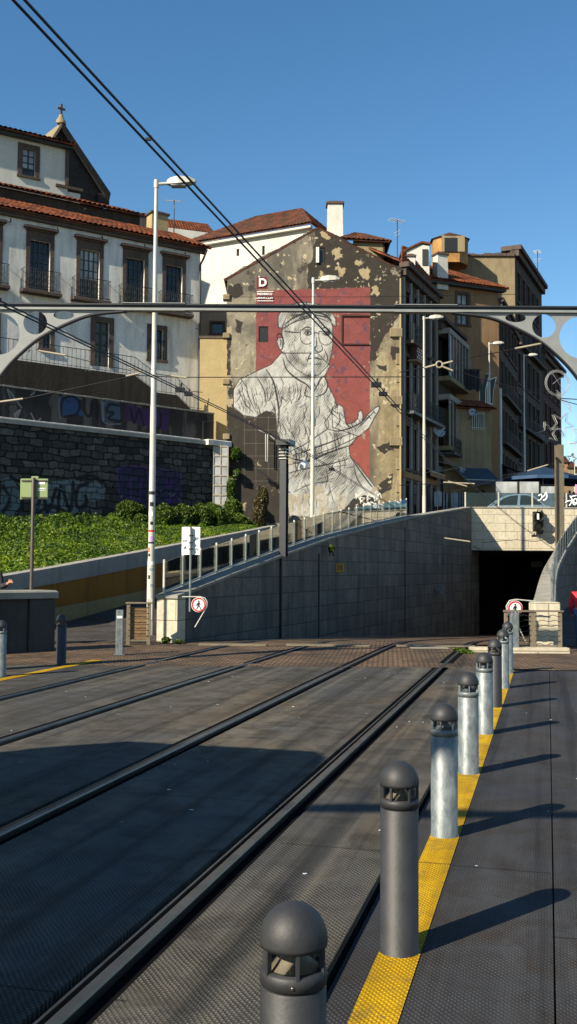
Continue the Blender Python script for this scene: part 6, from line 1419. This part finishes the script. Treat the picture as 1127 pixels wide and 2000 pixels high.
# ================================================================ MESH GATES
def wire_box(name, x0, x1, Y, z1, label, ply=True, post='wood', rz=0.0, sag=.01):
    t = thing(name, label, 'gate', loc=(x0, Y, -.04), rz=rz); w = x1-x0; h = z1
    m = MB(); m.bbox((-.02, -.03, 0), (.05, .03, h), .006); part('gate_post', m, M['beige_steel'], t); m = MB(); m.bbox((w-.05, -.03, 0), (w+.02, .03, h), .006); part('gate_post', m, M['beige_steel'], t)
    m = MB(); m.bbox((-.04, -.05, h), (w+.05, .05, h+.03), .006); part('top_rail', m, M['beige_steel'], t); m = MB(); m.box((.05, -.02, .1), (w-.05, .02, .13)); part('bottom_rail', m, M['beige_steel'], t)
    m = MB(); n = 6
    for k in range(n): z = .2+(h-.27)*k/(n-1); m.tube([V(.02+(w-.04)*i/10, -.035+.004*math.sin(i*2), z+sag*math.sin(i*1.3+k)) for i in range(11)], .006, 5)
    part('mesh_wires', m, M['iron'], t)
    if ply: m = MB(); m.box((.055, .03, .13), (w-.055, .045, h-.08)); part('plywood_sheet', m, M['wood'], t)
    return t
a = gnd(241, 1262, 0); b_ = gnd(298, 1256, 0)
wire_box('mesh_gate', a.x, b_.x-.02, 19.3, .82, 'brown boarded gate with black wires left of the pale pillar', True, rz=.12, sag=.003)
a = gnd(978, 1262); m = MB()
g2 = wire_box('mesh_gate', at(1042, 1200, 18.6).x, at(1095, 1200, 18.6).x, 18.6, .74, 'wire mesh gate in front of the pale stone pedestal on the right', False, rz=-.03, sag=.015)
g3 = wire_box('mesh_gate', at(988, 1200, 18.55).x, at(1040, 1200, 18.55).x, 18.6, .74, 'open wire gate beside the round sign on the right', False, rz=.0, sag=.02)
q = gnd(981, 1262); t = thing('square_post', 'square pale galvanised post at the left end of the right gates', 'post', loc=(q.x, 18.4, -.04)); m = MB(); m.bbox((-.065, -.06, 0), (.09, .06, .72), .01); part('post_body', m, M['galv'], t)
m = MB(); q = gnd(1035, 1271); m.box((-1.1, -.12, -.05), (.7, .12, .06)); solo('kerb_stone', m, M['lime_block'], 'long pale kerb stone under the right gates', 'kerb', loc=(q.x, 18.35, 0))
# ================================================================ TRAFFIC LIGHT
q = at(1050, 1017, 44.5); q2 = FP.hit(1051, 1018, -.35); t = thing('tram_signal', 'two lamp tram signal in front of the tunnel beam, upper lens showing a pale bar', 'traffic light', loc=FP.w(q2.x, q2.y, q2.z))
k = 50/FPX; m = MB(); m.bbox((-9.5*k, 0, -20*k), (11*k, .18, 19*k), .03); part('housing', m, M['sign_black'], t)
for nm, zc in (('upper', 9*k), ('lower', -10*k)):
    m = MB(); m.lathe([(9.5*k, 0), (9.5*k, .3), (9.1*k, .3), (9.1*k, 0)], 26, M=Matrix.Translation((-1*k, 0, zc)) @ Matrix.Rotation(R(90), 4, 'X')); m.f = m.f[:78]; m.sm = m.sm[:78]; hd = part('hood', m, M['sign_black'], t)
    m = MB(); m.lathe([(7.5*k, .012), (7*k, .03), (0, .05)], 26, M=Matrix.Translation((-1*k, 0, zc)) @ Matrix.Rotation(R(90), 4, 'X')); part('lens', m, M['beige_steel'] if nm == 'lower' else M['iron'], hd)
m = MB(); m.bbox((-2.6*k, -.08, 3.5*k), (1.2*k, -.055, 14.5*k), .01); part('light_bar', m, m_emit('signal_bar', (.85, .85, .55), .9), t)
m = MB(); m.tube([V(0, .1, 19*k), V(0, .1, 22*k), V(9*k, .12, 22*k), V(9*k, .12, -24*k), V(1*k, .1, -24*k), V(1*k, .1, -19*k)], .035, 8); m.tube([V(9*k, .12, 20*k), V(9*k, .36, 20*k)], .03, 6); m.tube([V(9*k, .12, -22*k), V(9*k, .36, -22*k)], .03, 6); part('bracket', m, M['iron'], t)
# small fixtures on the trench wall
h_ = FL.hit(852, 1151, -.05); t = thing('wall_lamp', 'small grey fixture sticking out of the trench wall near the tunnel', 'lamp', loc=FL.w(h_.x, -.05, h_.z), rz=FL.rz); m = MB(); m.box((-.35, -.2, -.02), (.1, -.02, .02)); m.bbox((-.1, -.3, -.22), (.12, -.16, .16), .01); part('fixture_body', m, M['galv'], t)
# ================================================================ CAR behind the portal railing
q = at(1003, 990, 53.4); t = thing('parked_car', 'white small car parked behind the blue glass railing above the tunnel', 'car', loc=(q.x, 53.4, street_z(53.4)+.0))
prof_c = [(-1.75, .35), (-1.78, .62), (-1.62, .84), (-1.0, .93), (-.48, 1.33), (.1, 1.42), (.75, 1.38), (1.35, 1.0), (1.72, .92), (1.78, .6), (1.76, .35)]
m = MB(); bodyp = [(-1.75, .3), (-1.8, .6), (-1.66, .76), (-1.1, .86), (1.3, .90), (1.74, .84), (1.8, .6), (1.76, .3)]
m.prism([V(a, -.8, b_) for a, b_ in bodyp], V(0, 1.6, 0)); part('car_body', m, M['car'], t)
m = MB(); pts_ = spline([(-1.3, .86), (-.6, 1.34), (.1, 1.48), (.85, 1.40), (1.5, .90)], 5)
for y0, y1 in ((-.70, -.62), (.62, .70)):
    vs = []
    for a, b_ in pts_: vs += [V(a, y0, b_), V(a, y1, b_), V(a, y1, b_-.07), V(a, y0, b_-.07)]
    n = len(pts_); m.add(vs, [(4*i+k_, 4*i+4+k_, 4*i+4+(k_+1) % 4, 4*i+(k_+1) % 4) for i in range(n-1) for k_ in range(4)])
m.prism([V(-.45, -.62, 1.42), V(.85, -.62, 1.40), V(.85, -.62, 1.36), V(-.45, -.62, 1.38)], V(0, 1.24, 0)); m.prism([V(.05, -.72, .86), V(.17, -.72, .86), V(.22, -.7, 1.44), V(.1, -.7, 1.44)], V(0, .06, 0)); part('roof_frame', m, M['car'], t)
m = MB(); m.prism([V(-1.18, -.66, .86), V(-.55, -.66, 1.3), V(.1, -.66, 1.41), V(.8, -.66, 1.34), V(1.38, -.66, .9)], V(0, 1.3, 0)); part('windows', m, M['pane'], t)
for x in (-1.15, 1.15):
    for y in (-.74, .66): m = MB(); m.lathe([(.1, -.02), (.3, -.02), (.32, .02), (.32, .1), (.3, .14), (0, .14)], 22, M=Matrix.Translation((x, y, .32)) @ Matrix.Rotation(R(90), 4, 'X')); part('wheel', m, M['rubber'], t)
# ================================================================ PARASOLS & TERRACE
def parasol(px, pyt, pye, Y, wpx, label, rz=.4):
    s = Y/FPX; tp = at(px, pyt, Y); bz_ = street_z(Y); hz = tp.z-bz_; r = wpx*s/2; dz = (pye-pyt)*s
    t = thing('parasol', label, 'parasol', loc=(tp.x, Y, bz_), rz=rz, group='blue cafe parasols')
    m = MB(); vs = [V(0, 0, hz)]+[V(r*1.05*math.cos(R(45*i)), r*1.05*math.sin(R(45*i)), hz-dz) for i in range(8)]+[V(r*1.05*math.cos(R(45*i)), r*1.05*math.sin(R(45*i)), hz-dz-.18) for i in range(8)]
    m.add(vs, [(0, 1+i, 1+(i+1) % 8) for i in range(8)]+[(1+i, 9+i, 9+(i+1) % 8, 1+(i+1) % 8) for i in range(8)]+[(0, 1+(i+1) % 8, 1+i) for i in range(8)]); part('canopy', m, M['parasol'], t)
    m = MB(); m.tube([V(0, 0, 0), V(0, 0, hz)], .035, 8); part('pole', m, M['pole'], t)
    m = MB()
    for i in range(8): m.tube([V(0, 0, hz-.1), V(r*math.cos(R(45*i)), r*math.sin(R(45*i)), hz-dz-.05)], .012, 4)
    part('ribs', m, M['pole'], t); m = MB(); m.lathe([(.3, 0), (.3, .06), (.05, .1)], 16); part('base', m, M['pole'], t)
parasol(1060, 911, 934, 57, 148, 'large blue cafe parasol above the white car'); parasol(1150, 918, 940, 61, 120, 'second blue parasol cut off by the right edge')
for k, (x0, x1, y0, y1) in enumerate(((968, 1010, 941, 985), (1014, 1052, 941, 985), (1056, 1086, 950, 985))):
    a = at(x0, y1, 55); b_ = at(x1, y0, 55); m = MB(); t = thing('wind_screen', ['left frosted wind screen of the cafe terrace', 'middle frosted wind screen of the cafe terrace', 'right frosted wind screen of the cafe terrace'][k], 'screen', loc=(a.x, 55, street_z(55)), group='cafe wind screens')
    w = b_.x-a.x; h0 = b_.z-street_z(55); m.box((0, 0, .3), (w, .02, h0)); part('screen_panel', m, M['pane_light'], t); m = MB(); m.box((-.04, -.03, 0), (.0, .05, h0+.02)); m.box((w, -.03, 0), (w+.04, .05, h0+.02)); part('screen_frame', m, M['iron'], t)
# ================================================================ LIGHT DECORATIONS (unlit)
def deco(px, py, Y, r, star, label, rz=.2, rot=.3):
    t = thing('star_decoration', label, 'street decoration', loc=at(px, py, Y), rz=rz, group='unlit street light decorations'); m = MB(); s = r*Y/FPX
    if star:
        for q_, y in ((1, 0), (.86, .12), (1, .24)):
            P_ = [V(s*q_*(1 if i % 2 == 0 else .42)*math.sin(rot+i*math.pi/5), y, s*q_*(1 if i % 2 == 0 else .42)*math.cos(rot+i*math.pi/5)) for i in range(11)]; m.tube(P_, .014*Y/50, 4)
    else:
        for q_ in (1, .93, .86): m.tube([V(s*q_*math.cos(k*.3), .05, s*q_*math.sin(k*.3)) for k in range(22)], .012*Y/50, 4)
        m.tube([V(-s*.4, 0, s*.7), V(s*.5, 0, -s*.6), V(s*.5, 0, s*.6), V(-s*.4, 0, -s*.1)], .012*Y/50, 4)
    part('light_tubes', m, M['lightdeco'], t); return t
deco(1089, 748, 62, 26, False, 'unlit round wire street decoration with a star in it')
deco(1099, 828, 62, 26, True, 'large unlit star of white tubes against the sky behind the mast', rot=.45); deco(1072, 846, 64, 24, True, 'second unlit star in front of the dark far house', rot=-.3)
t = thing('star_decoration', 'sweeping unlit comet tail decoration right of the mast', 'street decoration', loc=(0, 0, 0), group='unlit street light decorations'); m = MB()
for k in range(4): m.tube([at(1087, 762+4*k, 62), at(1100, 775+4*k, 62), at(1112, 788+4*k, 62), at(1116, 797+3*k, 62)], .018, 4)
part('light_tubes', m, M['lightdeco'], t)
deco(1140, 848, 66, 26, True, 'unlit star cut by the right edge', rot=.1); deco(1118, 896, 90, 12, True, 'small distant star decoration near the far lamp', rot=.2)
# ================================================================ FAR END OF THE STREET
for k, (x, w, y, c) in enumerate(((1103, 12, 903, 'brown_wall'), (1116, 14, 914, 'beige_plaster'), (1131, 16, 922, 'clean_white'), (1090, 14, 908, 'red_facade'))):
    a = at(x, y, 150); s = 150/FPX; t = thing('distant_house', ['tiny orange brown house at the far end of the street', 'tiny beige house beside the far lamp', 'tiny pale house at the right edge far away', 'tiny reddish house far away behind the mast'][k], 'building', loc=(a.x, 150, 0), group='distant houses')
    m = MB(); m.box((-w*s/2, 0, 6), (w*s/2, 6, a.z)); part('wall', m, M[c], t); m = MB(); m.prism([V(-w*s/2-.2, -.3, a.z), V(w*s/2+.2, -.3, a.z), V(0, -.3, a.z+1)], V(0, 6.5, 0)); part('roof', m, M['tile_old'], t)
# ================================================================ PEOPLE
def skin_fig(name, joints, edges, mat, par, sub=2):
    names = list(joints); me = bpy.data.meshes.new(name); me.from_pydata([joints[n][0] for n in names], [(names.index(a), names.index(b_)) for a, b_ in edges], [])
    ob = bpy.data.objects.new('tmp', me); COL.objects.link(ob); ob.modifiers.new('s', 'SKIN')
    for i, n in enumerate(names):
        r_ = joints[n][1]; r_ = (r_, r_) if not hasattr(r_, '__len__') else r_; me.skin_vertices[0].data[i].radius = r_; me.skin_vertices[0].data[i].use_root = (i == 0)
    sb = ob.modifiers.new('b', 'SUBSURF'); sb.levels = sub; dg = bpy.context.evaluated_depsgraph_get(); dg.update()
    m2 = bpy.data.meshes.new_from_object(ob.evaluated_get(dg)); bpy.data.objects.remove(ob)
    for p_ in m2.polygons: p_.use_smooth = True
    return part(name, m2, mat, par)
def person(label, loc, rz, H, top, legs, hair='hair', armR=None, armL=None, group=None, fingers=False, stride=.10):
    t = thing('person', label, 'person', loc=loc, rz=rz, group=group); k = H/1.7
    def J(x, y, z, r): return (V(x*k, y*k, z*k), r*k if not hasattr(r, '__len__') else (r[0]*k, r[1]*k))
    aR = armR or [(.20, 0, 1.38), (.25, .02, 1.10), (.24, -.10, .86)]; aL = armL or [(-.20, 0, 1.38), (-.25, .03, 1.10), (-.24, -.06, .86)]
    j = {'pel': J(0, 0, .95, (.14, .10)), 'wai': J(0, .01, 1.10, (.125, .095)), 'che': J(0, .01, 1.28, (.16, .11)), 'nb': J(0, .01, 1.43, (.07, .06)), 'nk': J(0, 0, 1.50, .05), 'hd': J(0, -.01, 1.60, (.075, .09)), 'ht': J(0, .0, 1.67, (.05, .06)),
         'hR': J(.09, 0, .90, .085), 'kR': J(.10, -.03-stride*.5, .50, .055), 'fR': J(.10, -.0-stride, .08, .04), 'tR': J(.11, -.14-stride, .035, .03), 'hL': J(-.09, 0, .90, .085), 'kL': J(-.10, 0, .50, .055), 'fL': J(-.10, stride, .08, .04), 'tL': J(-.11, -.13+stride, .035, .03)}
    for s_, a in (('R', aR), ('L', aL)):
        for n, p_, r_ in zip(('s', 'e', 'w'), a, (.055, .042, .028)): j[n+s_] = J(*p_, r_)
        w = V(*a[2]); d = (w-V(*a[1])).normalized(); c = w+d*.08; j['p'+s_] = J(*c, (.035, .018))
        side = d.cross(V(0, 1, 0)).normalized() if abs(d.y) < .9 else V(1, 0, 0)
        for q in range(4):
            o_ = side*(.027-.018*q); b1_ = c+d*.035+o_; b2 = b1_+d*(.038-.004*abs(q-1))+V(0, -.008, -.004); j['f%d1%s' % (q, s_)] = J(*b1_, .010); j['f%d2%s' % (q, s_)] = J(*b2, .0085)
        b1_ = c+side*.045-d*.01; j['th'+s_] = J(*b1_, .011); j['ti'+s_] = J(*(b1_+d*.04+side*.01), .009)
    E_ = [('pel', 'wai'), ('wai', 'che'), ('che', 'nb'), ('nb', 'nk'), ('nk', 'hd'), ('hd', 'ht'), ('pel', 'hR'), ('hR', 'kR'), ('kR', 'fR'), ('fR', 'tR'), ('pel', 'hL'), ('hL', 'kL'), ('kL', 'fL'), ('fL', 'tL')]
    for s_ in 'RL': E_ += [('che', 's'+s_), ('s'+s_, 'e'+s_), ('e'+s_, 'w'+s_), ('w'+s_, 'p'+s_), ('p'+s_, 'th'+s_), ('th'+s_, 'ti'+s_)]+[('p'+s_, 'f%d1%s' % (q, s_)) for q in range(4)]+[('f%d1%s' % (q, s_), 'f%d2%s' % (q, s_)) for q in range(4)]
    skin_fig('body', j, E_, M['skin'], t)
    def grow(ns, es, dr, nm, mat, cut=None): return skin_fig(nm, {n: (j[n][0] if not cut or n not in cut else cut[n]*k, (j[n][1]+dr*k) if not hasattr(j[n][1], '__len__') else (j[n][1][0]+dr*k, j[n][1][1]+dr*k)) for n in ns}, es, M[mat], t)
    grow(['pel', 'wai', 'che', 'nb', 'sR', 'eR', 'wR', 'sL', 'eL', 'wL'], [('pel', 'wai'), ('wai', 'che'), ('che', 'nb'), ('che', 'sR'), ('sR', 'eR'), ('eR', 'wR'), ('che', 'sL'), ('sL', 'eL'), ('eL', 'wL')], .022, 'jacket', top)
    grow(['pel', 'hR', 'kR', 'fR', 'hL', 'kL', 'fL'], [('pel', 'hR'), ('hR', 'kR'), ('kR', 'fR'), ('pel', 'hL'), ('hL', 'kL'), ('kL', 'fL')], .014, 'trousers', legs)
    for s_ in 'RL': skin_fig('shoe', {'a': (j['f'+s_][0]-V(0, -.04*k, .03*k), .045*k), 'b': (j['t'+s_][0], .042*k)}, [('a', 'b')], M['sign_black'], t, 1)
    m = MB(); m.lathe([(.086*k*math.cos(a), 1.60*k+.125*k*math.sin(a)) for a in [-.15+i*(math.pi/2+.15)/8 for i in range(9)]], 18, M=Matrix.Translation((0, .018*k, 0))); part('hair', m, M[hair], t)
    m = MB(); m.lathe([(.018*k, -.01*k), (.012*k, .02*k), (.0, .045*k)], 8, c=(0, -.105*k, 1.595*k)); part('nose', m, M['skin'], t)
    for x in (-.035, .035): m = MB(); m.lathe([(0, -.012*k), (.010*k, 0), (0, .012*k)], 10, c=(x*k, -.093*k, 1.625*k)); part('eye', m, M['sign_white'], t)
    m = MB(); m.box((-.022*k, -.10*k, 1.55*k), (.022*k, -.085*k, 1.557*k)); part('mouth', m, M['sign_red'], t)
    return t
q = gnd(1134, 1262, -.04)
pc = person('child in a bright red and grey jacket and blue jeans cut by the right edge', (q.x, q.y, -.04), 2.6, 1.28, 'red_cloth', 'jeans', stride=.12)
k = 1.28/1.7; m = MB(); m.grid(lambda s, t_: V((-.20+.02*t_)*k+.062*k*math.cos(2.2+2.4*s), -.0+.062*k*math.sin(2.2+2.4*s), (1.12+.27*t_)*k), 8, 4); part('grey_sleeve_patch', m, M['grey_cloth'], pc)
q = at(-12, 1140, 18.6)
person('person in dark clothes at the left edge holding out a phone above the pier wall', (q.x-.12, 18.7, 0), 0.2, 1.66, 'dark_cloth', 'dark_cloth', armR=[(.20, 0, 1.36), (.24, -.10, 1.12), (.36, -.22, 1.19)])
q = at(4, 1137, 18.5); m = MB(); m.bbox((-.035, -.005, -.0), (.035, .005, .012), .002); solo('phone', m, M['sign_black'], 'dark phone in the hand at the left edge', 'phone', loc=(q.x+.03, 18.42, q.z), rz=.3)
for i, (x, Y, top_, lab) in enumerate(((1105, 62, 'dark_cloth', 'dark figure standing just right of the beige mast'), (1113, 64, 'brown_cloth', 'figure in brownish clothes between two dark ones behind the parasols'), (1121, 61, 'dark_cloth', 'dark figure near the right edge behind the second parasol'), (936, 57, 'dark_cloth', 'dark clothed figure in the shade by the low house'), (945, 58, 'brown_cloth', 'figure in brown beside the far lamp foot'), (1079, 56, 'dark_cloth', 'figure in dark clothes behind the parasol pole'))):
    q = at(x, 940, Y); person(lab, (q.x, Y, street_z(Y)), .5*i, 1.7+.03*i, top_, 'dark_cloth', group='people up on the street')
# reddish clothes rail / goods outside the first shop
for i, (s, F_, d, lab) in enumerate(((4.2, F1, .9, 'clothes rack with hanging shirts outside the shop beside the mural corner'), (1.2, F2, .9, 'clothes rack outside the second shop, mixed dark garments'))):
    t = thing('clothes_rack', lab, 'clothes rack', loc=F_.w(s, -d, street_z(F_.w(s, 0, 0).y)), rz=F_.rz, group='clothes racks outside the shops')
    m = MB(); m.tube([V(-.7, 0, 0), V(-.7, 0, 1.6), V(.7, 0, 1.6), V(.7, 0, 0)], .02, 6); part('rack_frame', m, M['pole'], t)
    for q_ in range(9): m = MB(); x = -.6+.15*q_; hh = .8+.25*vn1(q_*3.1+i); m.grid(lambda a_, b__: V(x+.03*math.sin(a_*9+b__*4), -.2+.4*a_, 1.58-hh*b__), 4, 4); part('garment', m, M[('dish', 'dark_cloth', 'red_facade', 'grey_cloth')[q_ % 4]], t)
# ================================================================ TRAM standing just left of and behind the camera (it throws the big shadow)
UT = -5.6; v1 = 4.0; t = thing('tram', 'modern two tone tram waiting on the left track, just outside the photo', 'tram', loc=T(UT, v1, 0), rz=-PSI)
def sect(w, h, z0=.3): return [(-w, z0), (-w, 2.5*h/3.4), (-w*.93, 3.05*h/3.4), (-w*.72, h), (w*.72, h), (w*.93, 3.05*h/3.4), (w, 2.5*h/3.4), (w, z0)]
st = [(0.0, .75, 2.9, .3), (-.12, .95, 3.2, .3), (-.35, 1.15, 3.42, .2), (-.7, 1.25, 3.5, .16), (-1.4, 1.28, 3.52, .16), (-24, 1.28, 3.52, .16)]
m = MB(); vs = []
for y, w, h, z0 in st: vs += [V(a, y, b_) for a, b_ in sect(w, h, z0)]
m.add(vs, [(8*i+k_, 8*i+(k_+1) % 8, 8*i+8+(k_+1) % 8, 8*i+8+k_) for i in range(5) for k_ in range(8)]+[tuple(range(8)), tuple(range(47, 39, -1))]); part('tram_body', m, M['tram'], t)
for sx in (-1, 1):
    for k_ in range(8): m = MB(); y = -2.6-2.6*k_; m.box((sx*1.283-.012, y-2.1, 1.1), (sx*1.283+.012, y, 2.4)); part('side_window', m, M['pane'], t)
    for k_ in range(3): m = MB(); y = -4-8*k_; m.box((sx*1.2-.1, y-1.6, .02), (sx*1.2+.1, y, .3)); part('bogie_skirt', m, M['iron'], t)
m = MB(); m.prism([V(-.8, .004-.06, 1.3), V(.8, .004-.06, 1.3), V(.95, -.16, 2.5), V(-.95, -.16, 2.5)], V(0, .08, 0)); part('windscreen', m, M['pane'], t)

# flower box on the first house, cobble debris, paper scraps on the deck
q = at(808, 690, 51.6); t = thing('balcony_planter', 'checkered balcony planter hanging on the dark house beside the mural corner', 'planter', loc=(q.x, 51.6, q.z), rz=R(66))
m = MB(); m.bbox((-.5, -.3, -.42), (.5, .1, .42), .03); part('planter_box', m, M['red_facade'], t)
m = MB(); m.box((-.56, -.36, -.52), (.56, .16, -.43)); part('shelf', m, M['beige_plaster'], t)
for r_ in range(5):
    for c_ in range(3): m = MB(); m.box((-.36+.3*c_+(.12 if r_ % 2 else 0), -.312, -.34+.16*r_), (-.26+.3*c_+(.12 if r_ % 2 else 0), -.302, -.25+.16*r_)); part('white_knob', m, M['white_paint'], t)
lits = []
for i in range(46):
    u = rng.uniform(-6.5, .3); v = rng.uniform(2.6, 14.5)
    if any(abs(u-k) < .16 for k in URA) or -.9 < u < -.75: continue
    lits.append(T(u, v, .002 if u < -.8 else -.043))
m = MB()
for i, p in enumerate(lits):
    s_ = rng.uniform(.004, .012); a = rng.uniform(0, 3.1); pts = [p+V(s_*rng.uniform(.5, 1.6)*math.cos(a+k*1.05), s_*rng.uniform(.4, 1)*math.sin(a+k*1.05), 0) for k in range(6)]; m.prism(pts, V(0, 0, .002))
o = part('paper_scraps', m, M['chalk']); setp(o, 'tiny pale scraps and chips scattered over the steel deck', 'litter', None, 'stuff')

m = MB()
for k in range(5):
    Y = 23.5+4.6*k; h_ = FL.hit(0, 0); s_ = sY(Y); 
    m = MB(); m.box((s_, -.03, -2.5), (s_+.05, -.004, cop_z(Y)-.35)); part('drain_pipe', m, M['dark_concrete'], fw) if k in (1, 3) else None
# ---------------------------------------------------------------- light, sky, camera
AZ = 228.5; EL = 33.0
world = bpy.data.worlds.new("World"); scene.world = world; world.use_nodes = True
nt = world.node_tree; sk = nt.nodes.new('ShaderNodeTexSky'); sk.sky_type = 'NISHITA'; sk.sun_disc = False
sk.sun_elevation = R(EL); sk.sun_rotation = R(AZ); sk.air_density = 1.0; sk.dust_density = .1; sk.ozone_density = 1.0; sk.altitude = 50
hs_ = nt.nodes.new('ShaderNodeHueSaturation'); hs_.inputs['Hue'].default_value = .497; hs_.inputs['Saturation'].default_value = 1.3; nt.links.new(sk.outputs[0], hs_.inputs['Color'])
nt.links.new(hs_.outputs[0], nt.nodes['Background'].inputs[0]); nt.nodes['Background'].inputs[1].default_value = .080
sl = bpy.data.lights.new('sun', 'SUN'); sl.energy = 5.0; sl.angle = R(.53); sl.color = (1.0, .89, .70)
so = bpy.data.objects.new('sun', sl); COL.objects.link(so)
ld = Vector((-math.sin(R(AZ))*math.cos(R(EL)), -math.cos(R(AZ))*math.cos(R(EL)), -math.sin(R(EL))))
so.rotation_euler = ld.to_track_quat('-Z', 'Y').to_euler()
cd = bpy.data.cameras.new('camera'); cd.sensor_fit = 'VERTICAL'; cd.sensor_height = 36; cd.lens = FPX*36/2000; cd.clip_end = 5000; cd.clip_start = .05
co = bpy.data.objects.new('camera', cd); COL.objects.link(co)
mm = Matrix((CR, CU, -_w)).transposed().to_4x4(); mm.translation = CAM; co.matrix_world = mm
scene.camera = co
scene.view_settings.view_transform = 'Standard'; scene.view_settings.look = 'None'; scene.view_settings.exposure = .95; scene.view_settings.gamma = 1
scene.render.film_transparent = False
scene.cycles.max_bounces = 6; scene.cycles.transparent_max_bounces = 16
